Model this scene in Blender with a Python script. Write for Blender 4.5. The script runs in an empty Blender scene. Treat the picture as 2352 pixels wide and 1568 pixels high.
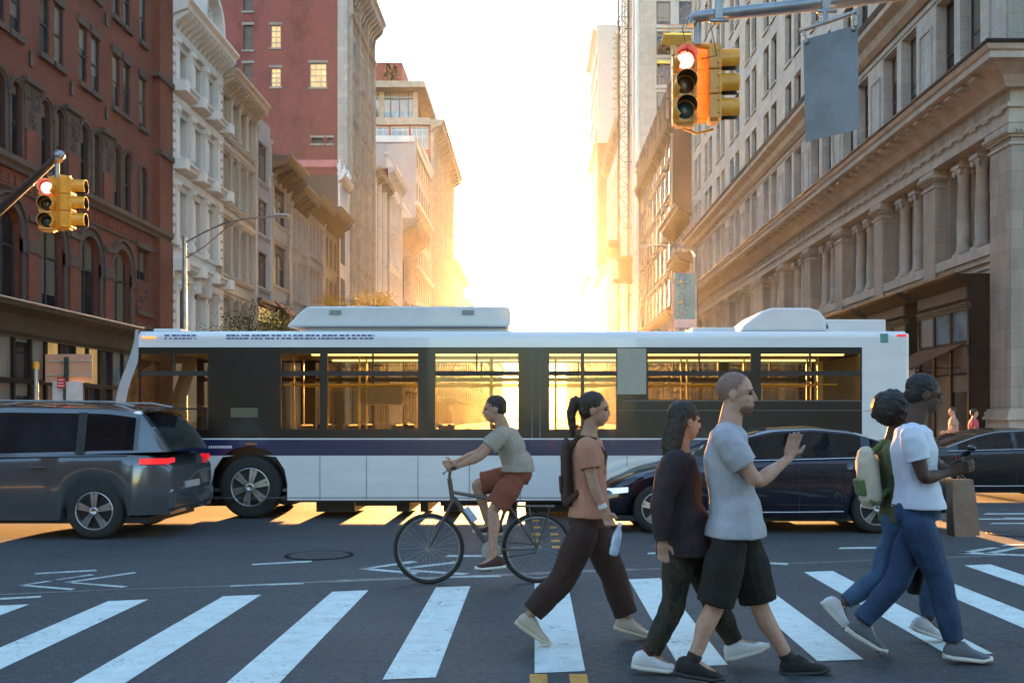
import bpy, bmesh, math, random
from mathutils import Vector, Matrix, noise
random.seed(7)
R = math.radians
SC = bpy.context.scene
COL = SC.collection
# ------------------------------------------------------------------ camera
FPX, CX, CY, HC = 2286.7, 1228.0, 958.0, 1.53
cam_d = bpy.data.cameras.new('camera'); cam = bpy.data.objects.new('camera', cam_d); COL.objects.link(cam)
cam.location = (0, 0, HC); cam.rotation_euler = (R(90), 0, 0)
cam_d.lens = 35; cam_d.sensor_width = 36; cam_d.shift_x = -0.0221; cam_d.shift_y = 0.074
cam_d.clip_start = 0.05; cam_d.clip_end = 5000
SC.camera = cam
# ------------------------------------------------------------------ sky, sun, exposure
SUN_EL, SUN_AZ = 4.4, -0.3          # degrees; azimuth from +Y, negative = towards -X
W = bpy.data.worlds.new('World'); SC.world = W; W.use_nodes = True
wn, wl = W.node_tree.nodes, W.node_tree.links
bg = wn['Background']; bg.inputs['Strength'].default_value = 0.15
sky = wn.new('ShaderNodeTexSky'); sky.sky_type = 'NISHITA'; sky.sun_disc = False
sky.sun_elevation = R(SUN_EL); sky.sun_rotation = R(SUN_AZ)
sky.air_density = 1.0; sky.dust_density = 0.6; sky.ozone_density = 1.8
wl.new(sky.outputs[0], bg.inputs['Color'])
sd = bpy.data.lights.new('sun', 'SUN'); sun = bpy.data.objects.new('sun', sd); COL.objects.link(sun)
sd.energy = 5.0; sd.angle = R(0.5); sd.color = (1.0, 0.48, 0.15)
sdir = Vector((math.sin(R(SUN_AZ)) * math.cos(R(SUN_EL)), math.cos(R(SUN_AZ)) * math.cos(R(SUN_EL)), math.sin(R(SUN_EL))))
sun.rotation_euler = sdir.to_track_quat('Z', 'Y').to_euler(); sun.location = (0, 0, 60)
SC.view_settings.view_transform = 'Standard'; SC.view_settings.look = 'None'
SC.view_settings.gamma = 1; SC.view_settings.exposure = 3.4
SC.cycles.volume_step_rate = 5; SC.cycles.volume_max_steps = 64
SC.cycles.max_bounces = 8; SC.cycles.diffuse_bounces = 3; SC.cycles.glossy_bounces = 3
SC.cycles.transmission_bounces = 8; SC.cycles.transparent_max_bounces = 12; SC.cycles.volume_bounces = 0
SC.cycles.use_denoising = True
SC.cycles.sample_clamp_indirect = 8

# ------------------------------------------------------------------ helpers
def P(px, py, D):                    # pixel (in the 2352 px wide view) at depth D -> point
    return Vector(((px - CX) * D / FPX, D, HC - (py - CY) * D / FPX))
def G(px, py, z=0.0):                # pixel -> point on the ground
    D = (HC - z) * FPX / (py - CY)
    return Vector(((px - CX) * D / FPX, D, z))

class MB:
    def __init__(s): s.v = []; s.f = []; s.m = []; s.s = []
    def add(s, vs, fs, mat=0, smooth=False, M=None):
        b = len(s.v)
        s.v += [(M @ Vector(p)) if M else Vector(p) for p in vs]
        for f in fs: s.f.append([b + i for i in f]); s.m.append(mat); s.s.append(smooth)
        return s
    def box(s, x0, x1, y0, y1, z0, z1, mat=0, M=None):
        v = [(x0,y0,z0),(x1,y0,z0),(x1,y1,z0),(x0,y1,z0),(x0,y0,z1),(x1,y0,z1),(x1,y1,z1),(x0,y1,z1)]
        return s.add(v, [(3,2,1,0),(4,5,6,7),(0,1,5,4),(1,2,6,5),(2,3,7,6),(3,0,4,7)], mat, False, M)
    def cbox(s, c, d, mat=0, M=None):
        return s.box(c[0]-d[0]/2, c[0]+d[0]/2, c[1]-d[1]/2, c[1]+d[1]/2, c[2]-d[2]/2, c[2]+d[2]/2, mat, M)
    def prism(s, prof, x0, x1, mat=0, M=None, smooth=False):    # profile (y,z) extruded along x
        n = len(prof)
        v = [(x0, p[0], p[1]) for p in prof] + [(x1, p[0], p[1]) for p in prof]
        f = [(i, (i+1) % n, n + (i+1) % n, n + i) for i in range(n)]
        s.add(v, f, mat, smooth, M)
        return s.add(v, [tuple(range(n))[::-1], tuple(range(n, 2*n))], mat, False, M)
    def slab(s, poly, y0, y1, mat=0, M=None, smooth=False):      # polygon (x,z) extruded along y
        n = len(poly)
        v = [(p[0], y0, p[1]) for p in poly] + [(p[0], y1, p[1]) for p in poly]
        s.add(v, [(i, (i+1) % n, n + (i+1) % n, n + i) for i in range(n)], mat, smooth, M)
        return s.add(v, [tuple(range(n)), tuple(range(n, 2*n))[::-1]], mat, False, M)
    def rings(s, rr, mat=0, smooth=True, cap=True, M=None, closed=False):
        n = len(rr[0]); v = [p for r in rr for p in r]; f = []
        for k in range(len(rr) - (0 if closed else 1)):
            a, b = k*n, ((k+1) % len(rr))*n
            f += [(a+i, a+(i+1) % n, b+(i+1) % n, b+i) for i in range(n)]
        s.add(v, f, mat, smooth, M)
        if cap and not closed: s.add(rr[0], [tuple(range(n))[::-1]], mat, False, M); s.add(rr[-1], [tuple(range(n))], mat, False, M)
        return s
    def tube(s, pts, r, n=8, mat=0, smooth=True, M=None, cap=True, up=None):
        pts = [Vector(p) for p in pts]; rs = r if isinstance(r, (list, tuple)) else [r]*len(pts)
        rr = []; t0 = (pts[1]-pts[0]).normalized()
        a = Vector(up) if up else (Vector((0,0,1)) if abs(t0.z) < .9 else Vector((1,0,0)))
        x = t0.cross(a).normalized()
        for i, p in enumerate(pts):
            t = (pts[min(i+1, len(pts)-1)] - pts[max(i-1, 0)]).normalized()
            x = (x - t*x.dot(t)).normalized(); y = t.cross(x)
            q = rs[i]; qa, qb = (q if isinstance(q, (tuple, list)) else (q, q))
            rr.append([p + x*(qa*math.cos(2*math.pi*k/n)) + y*(qb*math.sin(2*math.pi*k/n)) for k in range(n)])
        return s.rings(rr, mat, smooth, cap, M)
    def lathe(s, prof, n=16, mat=0, M=None, smooth=True, cap=True, a0=0):   # prof (r,z) about z
        return s.rings([[(r*math.cos(2*math.pi*k/n+a0), r*math.sin(2*math.pi*k/n+a0), z) for k in range(n)] for r, z in prof], mat, smooth, cap, M)
    def ball(s, c, r, n=12, m=8, mat=0, M=None):
        c = Vector(c); r = Vector(r) if isinstance(r, (tuple, list)) else Vector((r, r, r)); rr = []
        for j in range(m+1):
            t = math.pi*(j+.001*(j == 0)-.001*(j == m))/m
            rr.append([c + Vector((r.x*math.sin(t)*math.cos(2*math.pi*k/n), r.y*math.sin(t)*math.sin(2*math.pi*k/n), r.z*math.cos(t))) for k in range(n)])
        return s.rings(rr, mat, True, True, M)
    def mesh(s, name, mats):
        me = bpy.data.meshes.new(name)
        me.from_pydata([tuple(v) for v in s.v], [], s.f)
        for m in (mats if isinstance(mats, (list, tuple)) else [mats]): me.materials.append(m)
        me.polygons.foreach_set('material_index', s.m); me.polygons.foreach_set('use_smooth', s.s)
        me.update(); return me
    def build(s, name, mats, parent=None, loc=None, bevel=0, fix=False, world=True, bseg=2):
        """vertices are in world coordinates (world=True) and are made local to the parent or loc"""
        if world:
            o = Vector((0,0,0))
            if parent is not None: o = wloc(parent)
            elif loc is not None: o = Vector(loc)
            s.v = [v - o for v in s.v]
        me = s.mesh(name, mats)
        if fix or bevel:
            bm = bmesh.new(); bm.from_mesh(me); bmesh.ops.remove_doubles(bm, verts=bm.verts, dist=1e-5)
            bmesh.ops.recalc_face_normals(bm, faces=bm.faces); bm.to_mesh(me); bm.free()
        ob = bpy.data.objects.new(name, me); COL.objects.link(ob)
        if parent is not None: ob.parent = parent
        elif loc is not None: ob.location = loc
        if bevel:
            md = ob.modifiers.new('bevel', 'BEVEL'); md.width = bevel; md.segments = bseg; md.limit_method = 'ANGLE'; md.angle_limit = R(35)
        return ob
def wloc(o):
    v = Vector(o.location)
    while o.parent: o = o.parent; v += Vector(o.location)
    return v
def tag(o, label, cat, group=None):
    o['label'] = label; o['category'] = cat
    if group: o['group'] = group
    return o
def thing(name, label, cat, loc=(0,0,0), group=None):
    o = bpy.data.objects.new(name, None); COL.objects.link(o); o.location = loc; o.empty_display_size = .2
    return tag(o, label, cat, group)
def struct(o): o['kind'] = 'structure'; return o
def smooth_angle(o, a=40):
    for p in o.data.polygons: p.use_smooth = True
    bm = bmesh.new(); bm.from_mesh(o.data)
    for e in bm.edges:
        e.smooth = not (len(e.link_faces) == 2 and e.calc_face_angle(0) > R(a))
    bm.to_mesh(o.data); bm.free(); return o

# ------------------------------------------------------------------ materials
class NT:
    def __init__(s, name):
        s.m = bpy.data.materials.new(name); s.m.use_nodes = True
        s.n = s.m.node_tree.nodes; s.l = s.m.node_tree.links; s.b = s.n['Principled BSDF']
    def node(s, t, **k):
        n = s.n.new(t)
        for a, v in k.items():
            if a.startswith('i_'):
                a = a[2:].replace('_', ' '); n.inputs[int(a) if a.isdigit() else a].default_value = v
            else: setattr(n, a, v)
        return n
    def link(s, a, b): s.l.new(a, b)
    def pos(s, obj=False):
        return s.node('ShaderNodeTexCoord').outputs['Object'] if obj else s.node('ShaderNodeNewGeometry').outputs['Position']
    def mul(s, vec, k):
        m = s.node('ShaderNodeVectorMath', operation='MULTIPLY'); s.link(vec, m.inputs[0]); m.inputs[1].default_value = k; return m.outputs[0]
    def noise(s, vec, scale, detail=4, rough=.6):
        n = s.node('ShaderNodeTexNoise'); n.inputs['Scale'].default_value = scale; n.inputs['Detail'].default_value = detail
        n.inputs['Roughness'].default_value = rough; s.link(vec, n.inputs['Vector']); return n.outputs['Fac']
    def ramp(s, fac, stops):
        r = s.node('ShaderNodeValToRGB'); s.link(fac, r.inputs[0]); e = r.color_ramp.elements
        while len(e) < len(stops): e.new(.5)
        for k, (p, c) in enumerate(stops): e[k].position = p; e[k].color = c if len(c) == 4 else (*c, 1)
        return r.outputs[0]
    def mix(s, a, b, fac, mode='MIX'):
        m = s.node('ShaderNodeMixRGB', blend_type=mode)
        for i, x in ((1, a), (2, b)):
            if isinstance(x, (tuple, list)): m.inputs[i].default_value = (*x[:3], 1)
            else: s.link(x, m.inputs[i])
        if isinstance(fac, (int, float)): m.inputs[0].default_value = fac
        else: s.link(fac, m.inputs[0])
        return m.outputs[0]
    def bump(s, h, strength=.3, dist=.02):
        b = s.node('ShaderNodeBump'); b.inputs['Strength'].default_value = strength; b.inputs['Distance'].default_value = dist
        s.link(h, b.inputs['Height']); s.link(b.outputs[0], s.b.inputs['Normal'])
    def setb(s, **k):
        for a, v in k.items(): s.b.inputs[a.replace('_', ' ')].default_value = v
def c4(c): return (*c, 1)
def M_plain(name, c, rough=.5, metal=0, coat=0, spec=.5, var=.12, scale=3, bump=0, obj=False, emis=None, es=0, vscale=None):
    t = NT(name); t.setb(Roughness=rough, Metallic=metal, Coat_Weight=coat)
    t.b.inputs['Specular IOR Level'].default_value = spec
    if var:
        p = t.pos(obj)
        f = t.noise(t.mul(p, vscale) if vscale else p, scale, 6, .65)
        lo = tuple(x*(1-var*1.6) for x in c); hi = tuple(min(1, x*(1+var)) for x in c)
        t.link(t.ramp(f, [(.25, lo), (.72, hi)]), t.b.inputs['Base Color'])
        if bump: t.bump(t.noise(p, scale*12, 3), bump, .01)
    else: t.b.inputs['Base Color'].default_value = c4(c)
    if emis: t.b.inputs['Emission Color'].default_value = c4(emis); t.b.inputs['Emission Strength'].default_value = es
    return t.m
def wallvec(t):                       # (x+y, z) in metres: works on walls facing either way
    sp = t.node('ShaderNodeSeparateXYZ'); t.link(t.pos(), sp.inputs[0])
    a = t.node('ShaderNodeMath', operation='ADD'); t.link(sp.outputs[0], a.inputs[0]); t.link(sp.outputs[1], a.inputs[1])
    cb = t.node('ShaderNodeCombineXYZ'); t.link(a.outputs[0], cb.inputs[0]); t.link(sp.outputs[2], cb.inputs[1]); return cb.outputs[0]
def M_brick(name, c1, c2, mortar, bw=.22, bh=.072, patch=.35):
    t = NT(name); t.setb(Roughness=.88); v = wallvec(t)
    br = t.node('ShaderNodeTexBrick'); t.link(v, br.inputs['Vector'])
    br.inputs['Color1'].default_value = c4(c1); br.inputs['Color2'].default_value = c4(c2); br.inputs['Mortar'].default_value = c4(mortar)
    br.inputs['Scale'].default_value = 1; br.inputs['Brick Width'].default_value = bw; br.inputs['Row Height'].default_value = bh
    br.inputs['Mortar Size'].default_value = .006; br.inputs['Bias'].default_value = 0
    n1 = t.noise(t.mul(t.pos(), (.5, .5, .28)), .9, 6, .7)
    col = t.mix(br.outputs[0], t.ramp(n1, [(.3, (.45,.42,.42)), (.5, (1,1,1)), (.75, (1.0,.98,.95))]), patch*1.6 if patch < .6 else .95, 'MULTIPLY')
    n2 = t.noise(t.pos(), .35, 3)
    col = t.mix(col, (c1[0]*1.6, c1[1]*1.8, c1[2]*1.9), t.ramp(n2, [(.62, (0,0,0)), (.8, (.35,.35,.35))]))
    t.link(col, t.b.inputs['Base Color']); t.bump(br.outputs['Fac'], -.35, .01); return t.m
def M_stone(name, c, bw=.9, bh=.42, joint=.5, var=.2, streak=.4, rough=.85):
    t = NT(name); t.setb(Roughness=rough); v = wallvec(t)
    br = t.node('ShaderNodeTexBrick'); t.link(v, br.inputs['Vector'])
    k = 1-var
    br.inputs['Color1'].default_value = c4(c); br.inputs['Color2'].default_value = c4(tuple(x*k for x in c)); br.inputs['Mortar'].default_value = c4(tuple(x*joint for x in c))
    br.inputs['Scale'].default_value = 1; br.inputs['Brick Width'].default_value = bw; br.inputs['Row Height'].default_value = bh
    br.inputs['Mortar Size'].default_value = .007; br.inputs['Mortar Smooth'].default_value = .2
    st = t.noise(t.mul(t.pos(), (1.6, 1.6, .22)), 1.2, 6, .7)
    col = t.mix(br.outputs[0], t.ramp(st, [(.3, (.5,.48,.46)), (.6, (1,1,1))]), streak, 'MULTIPLY')
    gr = t.noise(t.pos(), 9, 4)
    col = t.mix(col, t.ramp(gr, [(.3, (.82,.82,.82)), (.7, (1,1,1))]), .6, 'MULTIPLY')
    t.link(col, t.b.inputs['Base Color']); t.bump(gr, .15, .01); return t.m
def M_glass_dark(name, c=(.008,.009,.011), rough=.06, refl=.5, blind=.8):
    t = NT(name); t.setb(Roughness=rough); t.b.inputs['Specular IOR Level'].default_value = refl
    p = t.pos(); n = t.noise(p, 1.1, 3)
    base = t.ramp(n, [(.35, c), (.75, tuple(x*2.6+.01 for x in c))])
    oi = t.node('ShaderNodeObjectInfo'); tc = t.node('ShaderNodeTexCoord'); sp = t.node('ShaderNodeSeparateXYZ'); t.link(tc.outputs['Generated'], sp.inputs[0])
    a = t.node('ShaderNodeMath', operation='MULTIPLY_ADD'); t.link(oi.outputs['Random'], a.inputs[0]); a.inputs[1].default_value = 1.7; a.inputs[2].default_value = -.25
    g = t.node('ShaderNodeMath', operation='GREATER_THAN'); t.link(sp.outputs[2], g.inputs[0]); t.link(a.outputs[0], g.inputs[1])
    m2 = t.node('ShaderNodeMath', operation='MULTIPLY'); t.link(g.outputs[0], m2.inputs[0]); m2.inputs[1].default_value = blind
    t.link(t.mix(base, (.17,.15,.125), m2.outputs[0]), t.b.inputs['Base Color'])
    t.bump(t.noise(p, 1.6, 2), .05, .05); return t.m
def M_clear(name, tint=(.8,.82,.8), refl=.1, rough=.02):
    t = NT(name)
    tr = t.node('ShaderNodeBsdfTransparent'); tr.inputs[0].default_value = c4(tint)
    gl = t.node('ShaderNodeBsdfGlossy'); gl.inputs['Roughness'].default_value = rough
    fr = t.node('ShaderNodeFresnel'); fr.inputs[0].default_value = 1.45
    ml = t.node('ShaderNodeMath', operation='MULTIPLY_ADD'); t.link(fr.outputs[0], ml.inputs[0]); ml.inputs[1].default_value = .9; ml.inputs[2].default_value = refl*.2
    mx = t.node('ShaderNodeMixShader'); t.link(ml.outputs[0], mx.inputs[0]); t.link(tr.outputs[0], mx.inputs[1]); t.link(gl.outputs[0], mx.inputs[2])
    t.link(mx.outputs[0], t.n['Material Output'].inputs[0]); return t.m

MT = {}
MT['red_brick'] = M_brick('red_brick', (.165,.040,.022), (.115,.028,.018), (.11,.05,.038))
MT['far_brick'] = M_brick('painted_brick', (.24,.058,.050), (.19,.046,.042), (.21,.075,.068), .26, .09, .5)
MT['dark_brick'] = M_brick('dark_brick', (.13,.075,.05), (.09,.055,.04), (.12,.09,.07))
MT['brownstone'] = M_stone('brownstone', (.085,.062,.055), .6, .35)
MT['limestone'] = M_stone('limestone', (.44,.405,.37), 1.05, .46, .5, .16, .5)
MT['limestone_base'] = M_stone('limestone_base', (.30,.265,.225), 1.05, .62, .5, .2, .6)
MT['limestone_plain'] = M_plain('limestone_trim', (.33,.29,.245), .85, var=.2, scale=1.4, bump=.1)
MT['pale_stone'] = M_stone('pale_stone', (.42,.39,.36), 1.2, .5, .6, .14, .35)
MT['white_iron'] = M_plain('white_painted_iron', (.60,.585,.56), .55, var=.1, scale=1.3, vscale=(1.6,1.6,.3))
MT['beige_iron'] = M_plain('beige_painted_iron', (.38,.325,.26), .55, var=.14, scale=1.6, vscale=(1.6,1.6,.3))
MT['grey_stucco'] = M_plain('grey_stucco', (.34,.32,.33), .8, var=.14, scale=.9, vscale=(1.2,1.2,.35), bump=.1)
MT['grey_iron'] = M_plain('grey_painted_iron', (.24,.205,.18), .6, var=.15, scale=1.5)
MT['brown_iron'] = M_plain('brown_painted_iron', (.075,.05,.036), .6, var=.2, scale=1.5)
MT['dark_trim'] = M_plain('dark_bronze_trim', (.016,.014,.013), .8, spec=.15, var=.25, scale=2)
MT['black_frame'] = M_plain('dark_window_frame', (.025,.025,.026), .5, var=.2, scale=3)
MT['white_frame'] = M_plain('white_window_frame', (.6,.58,.55), .5, var=.1, scale=3)
MT['concrete'] = M_stone('raw_concrete', (.42,.41,.40), 2.4, 1.2, .7, .12, .5)
MT['glass'] = M_glass_dark('window_glass')
MT['glass_blue'] = M_glass_dark('bluish_window_glass', (.05,.08,.10), .05, 1.0)
MT['roof'] = M_plain('tar_roof', (.10,.10,.10), .9, var=.3, scale=1)
MT['boarded'] = M_plain('boarded_window', (.10,.085,.08), .8, var=.2, scale=3)
MT['red_flash'] = M_plain('pink_flashing', (.55,.16,.15), .7, var=.15, scale=1)
def M_lit(name, c, e, warm=(1,.62,.2)):
    t = NT(name); t.setb(Roughness=.25); t.b.inputs['Base Color'].default_value = c4(c)
    n = t.noise(t.mul(t.pos(), (1.5,1.5,.8)), 1.2, 3)
    t.link(t.ramp(n, [(.35, tuple(x*.55 for x in warm)), (.65, warm)]), t.b.inputs['Emission Color'])
    t.b.inputs['Emission Strength'].default_value = e; return t.m
MT['lit'] = M_lit('lit_window', (.1,.08,.05), .11)
MT['lit_shop'] = M_lit('lit_shop_window', (.1,.08,.05), .05)
# ================================================================== ground
def M_asphalt():
    t = NT('asphalt'); t.setb(Roughness=.8); t.b.inputs['Specular IOR Level'].default_value = .55
    p = t.pos()
    fine = t.noise(p, 70, 4, .8); mid = t.noise(p, 14, 5, .6); big = t.noise(p, .45, 5, .6)
    vor = t.node('ShaderNodeTexVoronoi'); vor.inputs['Scale'].default_value = 70; t.link(p, vor.inputs['Vector'])
    col = t.ramp(fine, [(.38, (.022,.025,.030)), (.54, (.055,.060,.067)), (.68, (.16,.165,.17))])
    col = t.mix(col, t.ramp(mid, [(.35, (.62,.62,.65)), (.65, (1.3,1.3,1.3))]), .9, 'MULTIPLY')
    col = t.mix(col, t.ramp(big, [(.35, (.72,.74,.78)), (.65, (1.12,1.1,1.08))]), .8, 'MULTIPLY')
    trk = t.noise(t.mul(p, (.12, 1.3, 1)), 1.0, 4)
    col = t.mix(col, t.ramp(trk, [(.4, (.78,.78,.78)), (.6, (1,1,1))]), .6, 'MULTIPLY')
    pv = t.node('ShaderNodeTexVoronoi'); pv.feature = 'DISTANCE_TO_EDGE'; pv.inputs['Scale'].default_value = .55
    wv = t.node('ShaderNodeVectorMath', operation='ADD'); nn_ = t.node('ShaderNodeTexNoise'); nn_.inputs['Scale'].default_value = 2.2; nn_.inputs['Detail'].default_value = 5; t.link(p, nn_.inputs['Vector']); t.link(p, wv.inputs[0]); t.link(nn_.outputs['Color'], wv.inputs[1]); t.link(wv.outputs[0], pv.inputs['Vector'])
    crack = t.mix(t.ramp(pv.outputs['Distance'], [(.004, (.35,.35,.35)), (.012, (1,1,1))]), (1,1,1), t.ramp(t.noise(p, .7, 2), [(.5, (1,1,1)), (.56, (.0,.0,.0))]))
    col = t.mix(col, crack, .8, 'MULTIPLY')
    col = t.mix(col, (.03,.03,.032), t.ramp(t.noise(t.mul(p, (.5,1.1,1)), 1.6, 5, .7), [(.60, (0,0,0)), (.74, (.75,.75,.75))]))
    sp_ = t.node('ShaderNodeTexVoronoi'); sp_.inputs['Scale'].default_value = 9; t.link(p, sp_.inputs['Vector'])
    col = t.mix(col, (.32,.31,.29), t.ramp(sp_.outputs['Distance'], [(.03, (.7,.7,.7)), (.07, (0,0,0))]))
    t.link(col, t.b.inputs['Base Color'])
    t.link(t.ramp(big, [(.3, (.62,.62,.62)), (.7, (.85,.85,.85))]), t.b.inputs['Roughness'])
    t.bump(t.mix(fine, vor.outputs['Distance'], .5), .55, .006); return t.m
def M_paint(name, c, wear=.5):
    t = NT(name); t.setb(Roughness=.7); p = t.pos()
    n1 = t.noise(p, 26, 6, .75); n2 = t.noise(p, 3.0, 4, .6)
    m = t.node('ShaderNodeMath', operation='MULTIPLY_ADD'); t.link(n2, m.inputs[0]); m.inputs[1].default_value = .45; t.link(n1, m.inputs[2])
    col = t.mix(t.ramp(t.noise(p, 7, 5), [(.3, tuple(x*.8 for x in c)), (.65, c)]), (.07,.07,.075), t.ramp(m.outputs[0], [(.85-.08*wear, (0,0,0)), (.94, (1,1,1))]))
    t.link(col, t.b.inputs['Base Color']); t.bump(n1, .2, .004); return t.m
def M_concrete_slabs():
    t = NT('sidewalk_concrete'); t.setb(Roughness=.85); p = t.pos()
    br = t.node('ShaderNodeTexBrick'); t.link(p, br.inputs['Vector']); br.offset = 0
    br.inputs['Color1'].default_value = (.30,.29,.27,1); br.inputs['Color2'].default_value = (.25,.245,.235,1); br.inputs['Mortar'].default_value = (.13,.13,.125,1)
    br.inputs['Scale'].default_value = 1; br.inputs['Brick Width'].default_value = 1.5; br.inputs['Row Height'].default_value = 1.5; br.inputs['Mortar Size'].default_value = .012
    col = t.mix(br.outputs[0], t.ramp(t.noise(p, 2, 6, .7), [(.3, (.7,.7,.7)), (.7, (1.1,1.1,1.1))]), .8, 'MULTIPLY')
    t.link(col, t.b.inputs['Base Color']); return t.m
asphalt = M_asphalt(); white_paint = M_paint('white_road_paint', (.68,.76,.74)); yellow_paint = M_paint('yellow_road_paint', (.62,.30,.05), 1)
faded_paint = M_paint('faded_white_road_paint', (.57,.65,.63), 2)
slabs = M_concrete_slabs(); curbm = M_plain('granite_kerb', (.30,.29,.28), .7, var=.2, scale=6, bump=.2)
g = MB(); g.add([(-900,-300,0),(900,-300,0),(900,3000,0),(-900,3000,0)], [(0,1,2,3)])
struct(g.build('road', asphalt))
CURB_X, CY0 = 8.6, 25.5
def pavement(x0, x1, y0, y1):
    s = 1 if x0 > 0 else -1
    rr = 3.2; xi = x0 if s > 0 else x1; xo = x1 if s > 0 else x0
    yc = y0 if y0 > 0 else y1; sy = 1 if y0 > 0 else -1; yf = y1 if y0 > 0 else y0
    def outline(off):
        a = [(xi + s*rr - s*(rr-off)*math.cos(t), yc + sy*rr - sy*(rr-off)*math.sin(t)) for t in [math.pi/2*k/8 for k in range(9)]]
        return [(xi + s*off, yf)] + a + [(xo, yc + sy*off), (xo, yf)]
    o, i = outline(0), outline(.17)
    m = MB(); n = len(o)
    m.add([(a, b, .0) for a, b in o] + [(a, b, .14) for a, b in o] + [(a, b, .142) for a, b in i], [], 0)
    for k in range(n-2):
        m.add([(*o[k],0),(*o[k+1],0),(*o[k+1],.14),(*o[k],.14)], [(0,1,2,3)]); m.add([(*o[k],.14),(*o[k+1],.14),(*i[k+1],.14),(*i[k],.14)], [(0,1,2,3)])
    struct(m.build('kerb', curbm, fix=True))
    p = MB(); p.add([(*q, .14) for q in i], [tuple(range(n))]); struct(p.build('sidewalk', slabs))
pavement(-60, -CURB_X, CY0, 900); pavement(CURB_X, 60, CY0, 900)
pavement(-60, -CURB_X, -120, 3.6 - 1); pavement(CURB_X, 60, -120, 3.6 - 1)
# crosswalk bars
cw = MB(); z = .004
for k in range(-9, 10):
    xa = .887*k; xb = xa + .305
    cw.add([(xa, 5.95+.165*xa, z), (xb, 5.95+.165*xb, z), (xb, 9.17+.25*xb, z), (xa, 9.17+.25*xa, z)], [(0,1,2,3)])
struct(cw.build('crosswalk', white_paint))
def q6(x, y): return G(x/1.47*.588, (y/1.47+2100)*.588, .004)      # from the enlarged crop of the photo
mk = MB()
def poly(pts): mk.add([tuple(p) for p in pts], [tuple(range(len(pts)))])
for L in ([(198,208),(560,190),(548,181),(210,200)], [(312,240),(345,238),(545,212),(520,207)],
          [(102,272),(140,272),(305,247),(270,245)], [(102,272),(140,268),(435,290),(405,299)],
          [(360,255),(400,257),(790,200),(765,195)], [(360,255),(400,252),(735,276),(705,285)],
          [(0,354),(232,341),(238,330),(0,344)],
          [(1445,156),(1788,138),(1790,129),(1450,148)], [(1320,278),(1740,264),(1745,256),(1325,271)]):
    poly([q6(*p) for p in L])
def qv(x, y): return G(x, y, .004)
for L in ([(822,1306),(845,1306),(960,1290),(945,1287)], [(822,1306),(845,1304),(965,1314),(950,1318)],
          [(893,1307),(915,1308),(1062,1291),(1045,1288)], [(893,1307),(915,1305),(1080,1316),(1060,1320)],
          [(1022,1278),(1160,1278),(1160,1274),(1030,1274)], [(1020,1326),(1150,1324),(1150,1320),(1028,1322)],
          [(1486,1272),(1560,1270),(1560,1266),(1490,1268)], [(1700,1291),(1810,1297),(1810,1292),(1700,1287)],
          [(1925,1260),(2110,1258),(2110,1254),(1930,1256)],
          [(2188,1270),(2215,1270),(2300,1257),(2275,1256)], [(2255,1270),(2280,1271),(2352,1257),(2330,1256)],
          [(2188,1270),(2215,1266),(2420,1276),(2420,1279)], [(2300,1253),(2360,1251),(2360,1248),(2310,1249)]):
    poly([qv(*p) for p in L])
for yy in (1178, 1188, 1200, 1190):
    xx = 2230 + (yy % 7)*14
    poly([qv(xx, yy+2.6), qv(xx+150, yy+2.2), qv(xx+150, yy), qv(xx+8, yy)])
struct(mk.build('road_markings', faded_paint))
ym = MB()
for a, b in ((-.03,.075), (.205,.31)):
    ym.add([(a,-40,.004),(b,-40,.004),(b,5.93,.004),(a,5.93,.004)], [(0,1,2,3)])
    ym.add([(a+.03,9.28,.004),(b+.03,9.28,.004),(b+.03,9.42,.004),(a+.03,9.42,.004)], [(0,1,2,3)])
    for D in (11.6, 12.2, 12.9, 13.7, 14.6): ym.add([(a,D,.004),(b,D,.004),(b,D+.25,.004),(a,D+.25,.004)], [(0,1,2,3)])
    ym.add([(a,27,.004),(b,27,.004),(b,500,.004),(a,500,.004)], [(0,1,2,3)])
struct(ym.build('centre_line', yellow_paint))
cp = MB()
for k in range(-9, 10):
    xa = .9*k; cp.add([(xa,26.3,.004),(xa+.3,26.3,.004),(xa+.3,29.3,.004),(xa,29.3,.004)], [(0,1,2,3)])
struct(cp.build('far_crosswalk', faded_paint))
# sealed seam beyond the crosswalk
sm = MB(); prev = None
for k in range(-60, 61):
    x = k*.18; w = .025 + .02*noise.noise((x*.7, 3, 0)) + (.05 if -1.8 < x < 1 else 0); y = 9.75 + .25*x + .05*noise.noise((x*.9, 0, 0))
    cur = ((x, y-w, .003), (x, y+w, .003))
    if prev: sm.add([prev[0], cur[0], cur[1], prev[1]], [(0,1,2,3)])
    prev = cur
struct(sm.build('road_seam', M_plain('pale_sealant', (.20,.20,.195), .7, var=.4, scale=8)))
def manhole(px, py, r, label):
    c = G(px, py); t = thing('manhole_cover', label, 'manhole cover', c)
    m = MB(); m.lathe([(r*1.16,.001),(r*1.14,.008),(r*1.02,.008),(r*1.01,.004)], 40, M=Matrix.Translation(c), cap=False); m.build('ring', MT['dark_trim'], t)
    m = MB(); m.lathe([(r*.98,.002),(r*.97,.010)], 40, M=Matrix.Translation(c))
    for a in range(5):
        for b in range(-4, 5):
            y = (a-2)*r*.36; x = b*r*.2
            if x*x+y*y < (.85*r)**2: m.cbox((c.x+x, c.y+y, .012), (.05, .03, .004))
    m.build('lid', M_plain('cast_iron', (.06,.06,.06), .75, 0, var=.3, scale=12), t)
manhole(733, 1275, .33, 'round cast iron manhole cover set in the asphalt left of the bicycle')
manhole(2330, 1226, .30, 'round manhole cover in the asphalt below the black sedan at the photo\'s right edge')
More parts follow.
